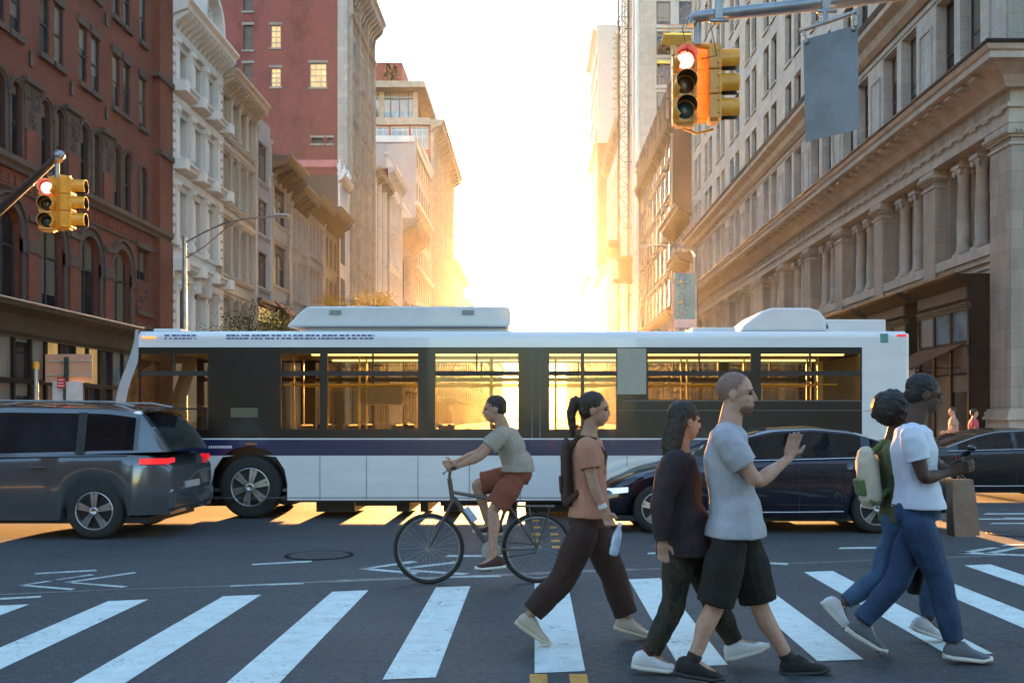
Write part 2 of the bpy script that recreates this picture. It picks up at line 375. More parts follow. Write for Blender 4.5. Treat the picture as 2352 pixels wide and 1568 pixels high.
# ================================================================== buildings
def Mleft(X):  return Matrix(((0,1,0,X),(1,0,0,0),(0,0,1,0),(0,0,0,1)))       # (u,w,z) -> (X+w, u, z)
def Mright(X): return Matrix(((0,-1,0,X),(1,0,0,0),(0,0,1,0),(0,0,0,1)))
def Mcam(Y):   return Matrix(((1,0,0,0),(0,-1,0,Y),(0,0,1,0),(0,0,0,1)))      # facing the camera: u = world x
def wall_holes(mb, u0, u1, z0, z1, holes, dep, mat=0, rmat=None, M=None, w=0):
    rm = mat if rmat is None else rmat
    hs = [h for h in holes if h[1] > u0 and h[0] < u1 and h[3] > z0 and h[2] < z1]
    zs = sorted({z0, z1} | {min(max(z, z0), z1) for h in hs for z in h[2:4]})
    for a, b in zip(zs, zs[1:]):
        if b - a < 1e-5: continue
        m = (a+b)/2; us = u0
        for h in sorted([h for h in hs if h[2] < m < h[3]]):
            if h[0] > us: mb.add([(us,w,a),(h[0],w,a),(h[0],w,b),(us,w,b)], [(0,1,2,3)], mat, False, M)
            us = max(us, h[1])
        if us < u1: mb.add([(us,w,a),(u1,w,a),(u1,w,b),(us,w,b)], [(0,1,2,3)], mat, False, M)
    for h in hs:
        a, b, c, d = h[:4]; arch = h[4] if len(h) > 4 else 0; y = w-dep
        mb.add([(a,w,c),(b,w,c),(b,y,c),(a,y,c)], [(0,1,2,3)], rm, False, M)
        if not arch:
            mb.add([(a,w,d),(b,w,d),(b,y,d),(a,y,d)], [(0,1,2,3)], rm, False, M); zt = d
        else:
            r = (b-a)/2; n = 8; ah = r*arch; zt = d-ah
            arc = [(a+r-r*math.cos(math.pi*k/(2*n)*2), zt+ah*math.sin(math.pi*k/(2*n)*2)) for k in range(n+1)]
            for k in range(n):
                p, q = arc[k], arc[k+1]
                mb.add([(p[0],w,p[1]),(q[0],w,q[1]),(q[0],y,q[1]),(p[0],y,p[1])], [(0,1,2,3)], rm, False, M)
                dt = min(d, z1); pa, qa = max(p[1], z0), max(q[1], z0)
                if min(pa, qa) < dt: mb.add([(p[0],w,min(pa,dt)),(q[0],w,min(qa,dt)),(q[0],w,dt),(p[0],w,dt)], [(0,1,2,3)], mat, False, M)
        for u in (a, b): mb.add([(u,w,c),(u,w,zt),(u,y,zt),(u,y,c)], [(0,1,2,3)], rm, False, M)
_wc = {}
def window(root, M, u, z, w, h, y, st, part='window'):
    """frame with its pane(s) as a child; cached meshes are shared between copies"""
    key = (round(w,3), round(h,3), id(st), tuple(round(M[i][1]) for i in range(3)))
    Rm = M.to_3x3().to_4x4()
    if key not in _wc:
        fw = st.get('fw', .06); t = .07; fm = MB(); gm = MB(); cols, rows = st.get('cols', 1), st.get('rows', 2)
        a, b = -w/2, w/2
        fm.box(a, a+fw, 0, t, 0, h, 0, Rm); fm.box(b-fw, b, 0, t, 0, h, 0, Rm)
        fm.box(a+fw, b-fw, 0, t, 0, fw, 0, Rm); fm.box(a+fw, b-fw, 0, t, h-fw, h, 0, Rm)
        mw = st.get('mw', .045)
        for k in range(1, cols):
            x = a + w*k/cols; fm.box(x-mw/2, x+mw/2, .012, t-.012, fw, h-fw, 0, Rm)
        if isinstance(rows, int): zz = [h*k/rows for k in range(1, rows)]
        else: zz = [h*r for r in rows]
        xs = [a+fw] + [a+w*k/cols for k in range(1, cols)] + [b-fw]
        for q in zz:
            for c in range(cols):
                fm.box(xs[c]+(mw/2 if c else 0), xs[c+1]-(mw/2 if c < cols-1 else 0), .016, t-.01, q-.03, q+.03, 0, Rm)
        gm.add([(a+.01,.02,.01),(b-.01,.02,.01),(b-.01,.02,h-.01),(a+.01,.02,h-.01)], [(0,1,2,3)], 0, False, Rm)
        _wc[key] = (fm.mesh('window_frame', st['frame']), gm.mesh('window_pane', st['glass']))
    fme, gme = _wc[key]
    o = bpy.data.objects.new(part, fme); COL.objects.link(o); o.parent = root
    o.location = (M @ Vector((u, y, z))) - wloc(root)
    if not st.get('nopane'):
        c = bpy.data.objects.new('pane', gme); COL.objects.link(c); c.parent = o
    return o
G_ = MT['glass']
def ST(**k):
    d = dict(frame=MT['black_frame'], glass=G_); d.update(k); return d
S_sash = ST(); S_dark2 = ST(cols=2, rows=2); S_white = ST(frame=MT['white_frame'], rows=2)
S_brown = ST(frame=MT['brown_iron'], rows=2); S_wide = ST(cols=2, rows=[.5, .8]); S_narrow = ST(rows=[.5], frame=MT['beige_iron'])
S_lit = ST(frame=MT['beige_iron'], glass=MT['lit'], cols=2, rows=[.25,.5,.75]); S_lit3 = ST(frame=MT['beige_iron'], glass=MT['lit'], cols=3, rows=[.25,.5,.75])
S_board = ST(frame=MT['brown_iron'], glass=MT['boarded'], rows=2); S_blue = ST(frame=MT['white_frame'], glass=MT['glass_blue'], cols=3, rows=[.85], fw=.08)
S_grid = ST(frame=MT['black_frame'], glass=MT['glass_blue'], cols=3, rows=4); S_far = ST(nopane=False, frame=MT['brown_iron'])

class Bld:
    def __init__(s, label, side, d0, d1, h, wall, X=15, width=22, name='building', group=None, cat='building', setb=0, z0=0):
        s.X = side*X; s.side = side; s.d0, s.d1, s.h, s.wallm, s.width, s.z0 = d0, d1, h, wall, width, z0
        s.M = Mright(s.X) if side > 0 else Mleft(s.X); s.Mc = Mcam(d0)
        s.root = thing(name, label, cat, (s.X, d0, z0), group or 'buildings along the avenue')
        s.holes = []; s.chol = []; s.wins = []; s.trims = {}; s.dep = .3; s.camwall = None; s.walls = MB(); s.front = True
    def T(s, m, part='trim', k=0):
        return s.trims.setdefault((part, k, m), MB())
    def new(s, m, part): return s.T(m, part, len(s.trims)+1)
    def win(s, u0, u1, z0, z1, st=S_sash, arch=0, dep=None, cam=False):
        (s.chol if cam else s.holes).append((u0, u1, z0, z1, arch)); s.wins.append((cam, u0, u1, z0, z1, st, dep or s.dep))
    def box(s, m, u0, u1, w0, w1, z0, z1, cam=False, t=None): (t or s.T(m)).box(u0, u1, w0, w1, z0, z1, 0, s.Mc if cam else s.M)
    def prof(s, m, pr, u0, u1, z, cam=False, t=None): (t or s.T(m)).prism([(a, z+b) for a, b in pr], u0, u1, 0, s.Mc if cam else s.M)
    def cornice(s, m, z, p=.8, hgt=.9, u0=None, u1=None, br=0, bm=None, bw=.14):
        u0 = s.d0 if u0 is None else u0; u1 = s.d1 if u1 is None else u1; t = s.new(m, 'cornice')
        s.prof(m, [(-.05,0),(.12*p,0),(.18*p,.2*hgt),(.3*p,.28*hgt),(.82*p,.5*hgt),(.84*p,.72*hgt),(p,.86*hgt),(p,hgt),(-.05,hgt)], u0, u1, z, t=t)
        if br:
            n = max(2, round((u1-u0)/br))
            for k in range(n):
                u = u0 + (k+.5)*(u1-u0)/n
                t.slab([(0,z-.45*hgt),(.14*p,z-.4*hgt),(.30*p,z-.05*hgt),(.78*p,z+.32*hgt),(.78*p,z+.49*hgt),(0,z+.49*hgt)], -bw/2, bw/2, 0,
                    s.M @ Matrix(((0,1,0,u),(1,0,0,0),(0,0,1,0),(0,0,0,1))))
    def band(s, m, z, p=.12, hgt=.25, u0=None, u1=None):
        u0 = s.d0 if u0 is None else u0; u1 = s.d1 if u1 is None else u1
        s.prof(m, [(-.02,0),(.5*p,0),(.6*p,.35*hgt),(p,.55*hgt),(p,hgt),(-.02,hgt)], u0, u1, z)
    def pil(s, m, u0, u1, z0, z1, p=.15, cap=.3, base=.3):
        t = s.new(m, 'pilaster'); s.box(m, u0, u1, -.01, p, z0+base, z1-cap, t=t); e = .05
        s.box(m, u0-e, u1+e, -.01, p+e, z0, z0+base, t=t)
        s.box(m, u0-.02, u1+.02, -.01, p+.03, z1-cap, z1-cap*.6, t=t); s.box(m, u0-e, u1+e, -.01, p+e+.02, z1-cap*.6, z1, t=t)
    def col(s, m, u, z0, z1, r=.14, w=.1, n=10):
        M = s.M @ Matrix.Translation((u, w, 0)); t = s.new(m, 'column')
        t.lathe([(r*1.5,z0),(r*1.5,z0+.1),(r*1.15,z0+.18),(r,z0+.26),(r*.88,z1-.42),(r*1.1,z1-.38),(r*1.0,z1-.34),(r*1.6,z1-.12)], n, 0, M)
        t.box(u-r*1.7, u+r*1.7, w-r*1.7, w+r*1.7, z1-.12, z1, 0, s.M)
    def done(s, pname='wall', parapet=.0):
        m = s.walls; a = s.d0; b = s.d1; xo = s.X + s.side*s.width; lo, hi = sorted((s.X, xo)); z0 = s.z0
        if s.front: wall_holes(m, a, b, z0, s.h, s.holes, s.dep, 0, None, s.M)
        if s.chol: wall_holes(m, lo, hi, z0, s.h, s.chol, .2, 1, None, s.Mc)
        else: m.add([(lo,a,z0),(hi,a,z0),(hi,a,s.h),(lo,a,s.h)], [(0,1,2,3)], 1)
        m.add([(lo,b,z0),(hi,b,z0),(hi,b,s.h),(lo,b,s.h)], [(0,1,2,3)], 1)
        m.add([(xo,a,z0),(xo,b,z0),(xo,b,s.h),(xo,a,s.h)], [(0,1,2,3)], 1)
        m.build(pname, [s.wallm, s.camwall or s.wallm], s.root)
        r = MB(); r.add([(lo,a,s.h-.003),(hi,a,s.h-.003),(hi,b,s.h-.003),(lo,b,s.h-.003)], [(0,1,2,3)]); r.build('roof', MT['roof'], s.root)
        for cam_, u0, u1, z0_, z1, st, dep in s.wins[:100]:
            window(s.root, s.Mc if cam_ else s.M, (u0+u1)/2, z0_, u1-u0, z1-z0_, -dep+.005, st)
        if len(s.wins) > 100:
            mb = MB()
            for cam_, u0, u1, z0_, z1, st, dep in s.wins[100:]:
                y = -dep+.03; mb.add([(u0,y,z0_),(u1,y,z0_),(u1,y,z1),(u0,y,z1)], [(0,1,2,3)], 0, False, s.Mc if cam_ else s.M)
                mb.box((u0+u1)/2-.03, (u0+u1)/2+.03, y-.01, y+.04, z0_, z1, 1, s.Mc if cam_ else s.M)
            mb.build('window', [G_, MT['black_frame']], s.root)['kind'] = 'stuff'
        for (pn, _, mm), t in s.trims.items():
            if t.v: t.build(pn, mm, s.root)
        return s.root
# ------------------------------------------------------------------ left side of the avenue (x < 0)
W_, BG, LS = MT['white_iron'], MT['beige_iron'], MT['limestone_plain']
# L1 red brick corner building
b = Bld('dark red brick corner building with arched windows and brownstone trim above a bronze shopfront', -1, 17.5, 40.7, 26, MT['red_brick'], group=None); b.dep = .25
BS = MT['brownstone']
pit = 2.62; c0 = 36.15
cs = [c0 - pit*k for k in range(0, 8)]
stone = b.T(BS)
def arch_band(t, M, u0, u1, z0, zt, th=.14, p=.07, n=10):
    r = (u1-u0)/2; c = (u0+u1)/2; zs = zt-r
    pts = [(u0, z0), (u0, zs)] + [(c - r*math.cos(math.pi*k/n), zs + r*math.sin(math.pi*k/n)) for k in range(1, n)] + [(u1, zs), (u1, z0)]
    out = [(u0-th, z0), (u0-th, zs)] + [(c - (r+th)*math.cos(math.pi*k/n), zs + (r+th)*math.sin(math.pi*k/n)) for k in range(1, n)] + [(u1+th, zs), (u1+th, z0)]
    for k in range(len(pts)-1):
        a_, b_, c_, d_ = pts[k], pts[k+1], out[k+1], out[k]
        t.add([(a_[0],p,a_[1]),(b_[0],p,b_[1]),(c_[0],p,c_[1]),(d_[0],p,d_[1]),(a_[0],-.02,a_[1]),(b_[0],-.02,b_[1]),(c_[0],-.02,c_[1]),(d_[0],-.02,d_[1])],
              [(0,1,2,3),(3,2,6,7),(0,1,5,4)], 0, False, M)
for c in cs:
    b.win(c-.74, c+.74, 4.3, 7.62, ST(cols=2, rows=[.66], fw=.1, mw=.1) if c == cs[0] else b.wins[0][5], 1, .24)
    arch_band(stone, b.M, c-.74, c+.74, 4.3, 7.62, .2, .07)
    arch_band(stone, b.M, c-.94, c+.94, 6.3, 7.9, .09, .13)
    b.box(BS, c-1.0, c-.74, -.01, .1, 6.35, 6.75); b.box(BS, c+.74, c+1.0, -.01, .1, 6.35, 6.75)
    for s_ in (-1, 1):
        u = c + s_*.46
        b.win(u-.29, u+.29, 8.98, 11.2, S_sash, 1, .13); arch_band(stone, b.M, u-.29, u+.29, 8.98, 11.2, .1, .06)
        arch_band(stone, b.M, u-.39, u+.39, 10.7, 11.3, .06, .1)
        b.win(u-.3, u+.3, 12.6, 14.5, S_sash, 0, .11); b.box(BS, u-.4, u+.4, -.01, .05, 14.5, 14.78); b.box(BS, u-.4, u+.4, -.01, .12, 12.42, 12.6)
        b.win(u-.3, u+.3, 15.85, 17.75, S_sash, 0, .11); b.box(BS, u-.4, u+.4, -.01, .05, 17.75, 18.03); b.box(BS, u-.4, u+.4, -.01, .12, 15.67, 15.85)
        b.win(u-.3, u+.3, 19.1, 21.0, S_sash, 0, .11); b.box(BS, u-.4, u+.4, -.01, .05, 21.0, 21.28); b.box(BS, u-.4, u+.4, -.01, .12, 18.92, 19.1)
    b.box(BS, c-.16, c+.16, -.3, .03, 8.98, 10.9)
    q = c - pit/2
    b.box(BS, q-.46, q+.46, -.01, .08, 10.0, 11.35); b.box(BS, q-.55, q+.55, -.01, .2, 11.35, 11.5)
    rr_ = b.T(BS)
    for k in range(26):                  # carved relief
        a = random.random()*6.3; rr_.ball(b.M @ Vector((q + .3*math.cos(a*3)*random.random(), .09, 10.15+1.05*k/26)), (.045, .06, .05), 6, 4)
    b.box(MT['red_brick'], q-.36, q+.36, -.01, .1, 8.95, 10.0)
    b.box(MT['red_brick'], q-.3, q+.3, -.01, .12, 4.4, 7.3); b.box(BS, q-.4, q+.4, -.01, .2, 7.3, 7.46); b.box(BS, q-.32, q+.32, -.01, .15, 6.4, 6.75)
    for zz in (11.95, 15.2, 18.4): b.box(MT['black_frame'], q-.09, q+.09, -.01, .06, zz, zz+.42)
u = 38.1
b.win(u-.33, u+.33, 8.98, 11.1, S_sash, 1, .13); arch_band(stone, b.M, u-.33, u+.33, 8.98, 11.1, .1, .06)
for z_ in (12.6, 15.85, 19.1):
    b.win(u-.3, u+.3, z_, z_+1.9, S_sash, 0, .11); b.box(BS, u-.4, u+.4, -.01, .05, z_+1.9, z_+2.18); b.box(BS, u-.4, u+.4, -.01, .12, z_-.18, z_)
b.win(37.55, 38.7, 6.75, 7.95, ST(cols=2, rows=1), 0, .2); b.box(BS, 37.4, 38.85, -.01, .14, 7.95, 8.15)
b.box(MT['red_brick'], 37.5, 38.75, -.01, .06, 5.55, 6.6); b.box(BS, 37.4, 38.85, -.01, .14, 5.4, 5.56); b.box(BS, 37.4, 38.85, -.01, .1, 4.9, 5.05)
for k in range(30): stone.ball(b.M @ Vector((37.6+1.05*random.random(), .06, 5.65+.85*random.random())), (.05, .06, .05), 6, 4)
b.band(BS, 8.62, .26, .36); b.band(BS, 8.02, .08, .1)
for k in range(60): b.box(MT['red_brick'], 18+k*.37, 18.2+k*.37, -.01, .03, 8.2, 8.5)
b.box(MT['red_brick'], 39.3, 40.7, -.01, .22, 0, 8.6); b.box(MT['red_brick'], 39.3, 40.68, -.01, .22, 8.99, 25.5)
b.box(BS, 39.25, 40.7, -.01, .3, 11.9, 12.1) ; b.box(BS, 38.95, 40.7, -.01, .3, 14.9, 15.1)
b.done()
# shopfront of the red building
def shopfront(label, X0, d0, d1, ztop, wx, side, M, col=MT['dark_trim']):
    t = thing('shopfront', label, 'shopfront', (side*X0, d0, .14))
    f = MB(); f.prism([(-wx,ztop-.85),(0,ztop-.85),(.06,ztop-.75),(.06,ztop-.3),(.12,ztop-.25),(.3,ztop-.12),(.3,ztop-.02),(-wx,ztop+.25)], d0, d1, 0, M)
    f.box(d0, d1, .06, .09, ztop-.9, ztop-.86, 0, M)
    f.build('fascia', M_plain('bronze_fascia', (.040,.034,.024), .8, 0, spec=.15, var=.25, scale=1.2), t)
    rl = MB(); rl.tube([M @ Vector((d0, .3, ztop+.03)), M @ Vector((d1+.02, .3, ztop+.03))], .035, 8); rl.build('gutter', M_plain('worn_metal_gutter', (.25,.23,.21), .35, .8, var=.3, scale=3), t)
    return t
Ms = Mleft(-13.5)
t = shopfront('dark bronze shopfront with clerestory panes under the red brick building', 13.5, 18, 33.6, 4.5, 1.5, -1, Ms)
fr = MB(); n = 18
for k in range(n+1):
    u = 18.1 + (33.45-18.1)*k/n; fr.box(u-.05, u+.05, -.12, .04, .14, 3.64, 0, Ms)
fr.box(18, 33.6, -.1, .06, 2.42, 2.55, 0, Ms); fr.box(18, 33.6, -.14, .02, .14, .55, 0, Ms); fr.box(33.45, 33.58, -1.5, .03, .14, 3.64, 0, Ms)
fr.build('frame', MT['dark_trim'], t)
for k in range(n):
    a = 18.15 + (33.45-18.1)*k/n; c = a + (33.45-18.1)/n - .1
    lit = k in (11, 13, 14)
    for z0_, z1_ in ((2.55, 3.64), (.55, 2.42)):
        m = MB(); m.add([(a,-.05,z0_),(c,-.05,z0_),(c,-.05,z1_),(a,-.05,z1_)], [(0,1,2,3)], 0, False, Ms)
        m.build('pane', MT['lit_shop'] if (lit and z0_ > 2) else (MT['glass_blue'] if (z0_ > 2 and k % 3) else G_), t)
m = MB(); m.add([(33.59,-1.5,.14),(33.59,0,.14),(33.59,0,3.65),(33.59,-1.5,3.65)], [(0,1,2,3)], 0, False, Ms); m.build('end_panel', MT['dark_trim'], t)

# L2 white cast-iron building with a segmental pediment
b = Bld('white cast iron building with deep columned windows, quoins and a curved pediment', -1, 40.7, 47.3, 18.0, W_, group=None); b.dep = .42
fl = [(4.6, 7.25, 7.5), (8.55, 11.35, 11.65), (12.0, 14.5, 14.85), (15.15, 17.3, 17.5)]
for i, (z0_, z1_, zc) in enumerate(fl):
    for (a, c) in ((41.55, 42.95), (43.4, 44.75), (45.2, 46.5)):
        b.win(a, c, z0_+.25, z1_-.25, S_sash, 0, .42 if i else .3)
        b.box(W_, a-.05, c+.05, -.5, .06, z0_+.1, z0_+.25)
    for u in (43.17, 44.98): b.pil(W_, u-.17, u+.17, z0_+.1, z1_+.02, .2, .42, .3); b.box(W_, u-.12, u+.12, .2, .26, z0_+.6, z1_-.6)
    b.pil(W_, 41.1, 41.5, z0_+.1, z1_+.02, .22, .42, .3); b.pil(W_, 46.55, 46.9, z0_+.1, z1_+.02, .22, .42, .3)
    for u in (41.3, 43.17, 44.98, 46.72):          # capital scrolls
        for s_ in (-.12, 0, .12): b.T(W_).ball(b.M @ Vector((u+s_, .27, z1_-.16)), (.07, .08, .12), 8, 6)
    k = 0; zz = z0_+.15
    while zz < z1_-.2:                              # quoins
        b.box(W_, 40.72, 41.02, -.01, .2, zz, zz+.26); b.box(W_, 46.95, 47.25, -.01, .2, zz, zz+.26); zz += .4
    b.prof(W_, [(-.02,0),(.2,0),(.24,.12),(.24,.3),(-.02,.3)], 40.72, 47.28, z1_+.0)
    if i < 3:
        b.cornice(W_, zc, .62, .5)
        b.box(W_, 40.72, 41.2, .1, .75, zc+.05, zc+.5); b.box(W_, 42.95, 43.4, .1, .75, zc+.05, zc+.52); b.box(W_, 44.75, 45.2, .1, .75, zc+.05, zc+.52); b.box(W_, 46.8, 47.28, .1, .75, zc+.05, zc+.5)
b.cornice(W_, 17.85, 1.0, .85, br=.5, bw=.2)
arch_band(b.T(W_), b.M, 42.9, 45.2, 18.6, 20.1, .22, .9)
pd = [(44.05-1.15*math.cos(math.pi*k/12), 18.6+.35+1.15*math.sin(math.pi*k/12)) for k in range(13)] + [(45.2,18.6),(42.9,18.6)]
b.T(W_).slab([(p_[0], p_[1]) for p_ in pd], -.2, .45, 0, b.M)
for k in range(24): b.T(W_).ball(b.M @ Vector((43.3+1.5*random.random(), .47, 18.8+.9*random.random())), (.08, .07, .08), 6, 4)
arch_band(b.T(W_), b.M, 43.35, 44.6, 6.9, 8.05, .16, .5)
b.done()
def shrub(label, c, h, r, n=500, name='shrub', cat='shrub', leaf=.05):
    t = thing(name, label, cat, c); m = MB()
    for k in range(n):
        z_ = random.random(); rr = r*(1-z_)**.6*(.6+.5*random.random()); a = random.random()*6.283
        p = Vector((c[0]+rr*math.cos(a), c[1]+rr*math.sin(a), c[2]+h*.12+z_*h)); d = Vector((random.uniform(-1,1), random.uniform(-1,1), random.uniform(-.5,1))).normalized()
        e = d.cross(Vector((random.random(), random.random(), 1))).normalized()*leaf
        m.add([p-e, p+d*leaf*.6, p+e, p-d*leaf*.6], [(0,1,2,3)])
    m.build('foliage', foliage_dark, t); m = MB(); m.tube([c, (c[0], c[1], c[2]+h*.7)], [.05, .015], 6); m.build('stem', MT['brown_iron'], t); return t
def M_leaf(name, c, tr=.5):
    t = NT(name); n = t.noise(t.pos(), 3.5, 3)
    df = t.node('ShaderNodeBsdfDiffuse'); tl = t.node('ShaderNodeBsdfTranslucent'); mx = t.node('ShaderNodeMixShader'); mx.inputs[0].default_value = tr
    col = t.ramp(n, [(.3, tuple(x*.55 for x in c)), (.7, tuple(x*1.3 for x in c))])
    t.link(col, df.inputs[0]); t.link(col, tl.inputs[0]); t.link(df.outputs[0], mx.inputs[1]); t.link(tl.outputs[0], mx.inputs[2]); t.link(mx.outputs[0], t.n['Material Output'].inputs[0]); return t.m
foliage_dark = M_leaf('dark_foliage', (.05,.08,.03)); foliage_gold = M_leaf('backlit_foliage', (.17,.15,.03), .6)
shrub('small conical evergreen on the white building roof, nearer of the two', (-15.6, 46.4, 18.7), 1.3, .35)
shrub('small conical evergreen on the white building roof beside the beige building', (-15.6, 47.7, 18.0), 1.3, .35)

# generic terraced front
def rowb(label, d0, d1, h, wm, floors, nw, st, cm=None, cp=.8, ch=.8, br=.5, frac=.62, X=15, hood=False, col_=False, trim=None, setm=None, sillp=.12, arch=0, side=-1, width=22, dep=.2, shop=True, camwall=None, group=None, pilw=.25):
    b = Bld(label, side, d0, d1, h, wm, X=X, width=width, group=group); b.dep = dep; tm = trim or wm; b.camwall = camwall
    e = .28*(d1-d0)/6; a0, a1 = d0+e+pilw*.4, d1-e-pilw*.4; p_ = (a1-a0)/nw; w_ = p_*frac
    for i, (z0_, z1_) in enumerate(floors):
        for k in range(nw):
            c = a0 + p_*(k+.5); b.win(c-w_/2, c+w_/2, z0_, z1_, st, arch, dep)
            if hood:
                b.prof(tm, [(-.01,0),(.1,0),(.2,.1),(.24,.2),(-.01,.22)], c-w_/2-.12, c+w_/2+.12, z1_+.1)
                b.box(tm, c-w_/2-.1, c-w_/2, -.01, .07, z0_, z1_+.1); b.box(tm, c+w_/2, c+w_/2+.1, -.01, .07, z0_, z1_+.1)
                b.box(tm, c-w_/2-.12, c+w_/2+.12, -.01, .16, z0_-.15, z0_)
            if col_ and k: b.col(tm, a0+p_*k, z0_-.05, z1_+.12, p_*(1-frac)*.32, .06, 8)
        if not hood: b.band(tm, z0_-.28, sillp, .24, d0+.02, d1-.02)
        if col_: b.band(tm, z1_+.13, .16, .3, d0+.02, d1-.02)
    b.pil(tm, d0+.03, d0+.03+pilw, .14, h-ch*.9, .14, .3, .5); b.pil(tm, d1-.03-pilw, d1-.03, .14, h-ch*.9, .14, .3, .5)
    if cm: b.cornice(cm, h-ch*.8, cp, ch, br=br)
    return b
b = rowb('beige cast iron building of slender columned windows next to the white one', 47.3, 53.35, 18.0, BG, [(1.2,3.4),(4.7,7.3),(8.5,11.0),(12.0,14.3),(15.3,17.1)], 4, S_narrow, BG, .9, .75, .3, .72, col_=True, dep=.25)
b.done()
b = rowb('plain lilac grey building with wide dark sash windows', 53.35, 56.4, 17.9, MT['grey_stucco'], [(1.0,4.0),(8.7,10.6),(11.6,13.5),(14.5,16.6)], 1, S_wide, None, frac=.85, pilw=.2, dep=.2)
b.band(MT['brown_iron'], 7.6, .4, .35); b.box(MT['lit_shop'], 53.6, 56.1, .1, .14, 6.75, 7.5); b.box(MT['brown_iron'], 53.5, 56.2, -.01, .1, 6.6, 7.6); b.done()
b = rowb('brown grey building with a jutting dark cornice and a gabled parapet', 56.4, 60.9, 16.2, MT['grey_iron'], [(1.0,4.2),(5.4,8.0),(9.2,11.6),(12.8,15.0)], 1, S_wide, MT['brown_iron'], 1.25, .9, 1.1, .74, pilw=.45, camwall=MT['far_brick'])
b.T(W_).slab([(56.9,16.2),(58.6,18.6),(60.4,16.2)], -1.3, -.9, 0, b.M)
for z_ in (8.1, 11.7): b.box(MT['pale_stone'], 57.2, 60.1, -.01, .05, z_+.1, z_+.85)
b.done()
b = rowb('light grey building with hooded windows under a dark bracketed cornice', 60.9, 65.5, 15.6, MT['pale_stone'], [(1.0,3.8),(5.4,7.7),(8.9,11.1),(12.1,14.1)], 3, S_sash, MT['brown_iron'], 1.1, .95, .75, .56, hood=True); b.done()
b = rowb('narrow grey building with grouped tall windows and balconettes', 65.5, 70.7, 16.0, MT['grey_iron'], [(1.0,3.9),(5.6,7.8),(9.0,11.3),(12.4,14.6)], 4, S_sash, MT['brown_iron'], 1.0, .8, .6, .62, trim=MT['pale_stone'], hood=True); b.done()
b = rowb('dark brown building under a heavy brown cornice', 70.7, 75.9, 16.3, MT['brown_iron'], [(1.0,3.9),(5.6,8.2),(9.2,11.6),(12.4,14.6)], 3, S_sash, MT['brown_iron'], 1.3, 1.0, .6, .62); b.done()
b = rowb('narrow white building with large gridded windows and roof urns', 75.9, 80.0, 20.0, W_, [(1.0,3.9),(5.4,8.2),(9.4,12.4),(13.4,16.6)], 1, S_grid, W_, .5, .7, 0, .78, width=4.6, camwall=MT['dark_brick'])
for u in (76.2, 78, 79.7): b.T(W_).lathe([(.12,0),(.2,.2),(.12,.35),(.26,.6),(.2,.85),(.05,1.0),(.1,1.15),(.01,1.25)], 8, 0, Matrix.Translation((-14.9, u, 20.05)))
b.done()
# L10 tall red party-wall tower
b = Bld('tall red brick tower with a blank painted side wall and three lit windows', -1, 80, 92, 38.5, MT['limestone'], group=None, width=30); b.camwall = MT['far_brick']; b.dep = .2
def cw(px0, px1, py0, py1, st):
    a = P(px0, py1, 80); c = P(px1, py0, 80); b.win(a.x, c.x, a.z, c.z, st, cam=True, dep=.2)
    b.box(MT['grey_iron'], a.x-.12, c.x+.12, -.01, .1, a.z-.16, a.z, cam=True); b.box(MT['grey_iron'], a.x-.12, c.x+.12, -.01, .06, c.z, c.z+.2, cam=True)
cw(622, 645, 58, 110, S_lit); cw(622, 645, 156, 200, S_lit); cw(711, 750, 145, 201, S_lit3)
for y0_, y1_ in ((-28, 26), (58, 115), (146, 196)): cw(559, 581, y0_, y1_, S_board)
cw(716, 742, 317, 330, S_board); cw(752, 764, 317, 330, S_board)
a_ = P(776, 0, 80).x
b.box(MT['limestone'], a_, -15.0, -.01, .12, 0, 38.4, cam=True)
b.box(MT['red_flash'], P(650,0,80).x, a_, -.01, .1, P(0,384,80).z, P(0,368,80).z, cam=True)
for k in range(8):
    z_ = 6.5 + k*3.85
    for j in range(3):
        c = 80 + 2.0 + j*4.0
        for q in (-.82, 0, .82): b.win(c+q-.34, c+q+.34, z_+.5, z_+3.1, S_brown, 0, .2)
    b.band(LS, z_-.15, .18, .4)
for u in (80.15, 83.75, 87.75, 91.5): b.pil(LS, u, u+.4, 6.6, 36.2, .32, .5, .6)
b.cornice(LS, 36.2, 1.3, 1.6, br=.9, bw=.35); b.cornice(LS, 5.9, 1.4, 1.0, br=1.2, bw=.4); b.cornice(LS, 33.6, .5, .5)
b.box(LS, 80, 92, -.01, .35, 7.0, 8.2)
for c in (82, 86, 90): b.win(c-1.3, c+1.3, .6, 5.2, S_dark2, 1, .5); arch_band(b.T(LS), b.M, c-1.3, c+1.3, .6, 5.2, .3, .2)
b.done()
b = rowb('pale building with white framed glass bays beyond the red brick tower', 92, 102, 24.6, MT['limestone_plain'], [(1.,4.),(5.4,8.),(9.2,11.6)], 5, S_sash, LS, .8, .7, 1.0, .6)
for k in range(3):
    b.box(W_, 92.3+k*3.15, 92.6+k*3.15, -.01, .3, 13.2, 23.8)
    for z_ in (13.5, 17.0, 20.4): b.win(92.75+k*3.15, 95.25+k*3.15, z_, z_+3.1, S_blue, 0, .12)
b.cornice(LS, 12.2, .9, .9, br=.7); b.done()
b = rowb('white arcaded building with a pierced parapet beside the glass bays', 102, 112, 27.0, W_, [(1.,4.),(5.4,8.),(9.4,12.2),(13.4,16.4),(17.6,20.6),(21.6,24.4)], 5, S_sash, W_, .8, .8, .8, .6, col_=True, camwall=MT['far_brick'], arch=.8)
for k in range(14): b.box(W_, 102.2+k*.7, 102.5+k*.7, -.3, 0, 27.2, 28.4)
b.box(W_, 102, 112, -.35, .05, 28.4, 28.7); b.done()
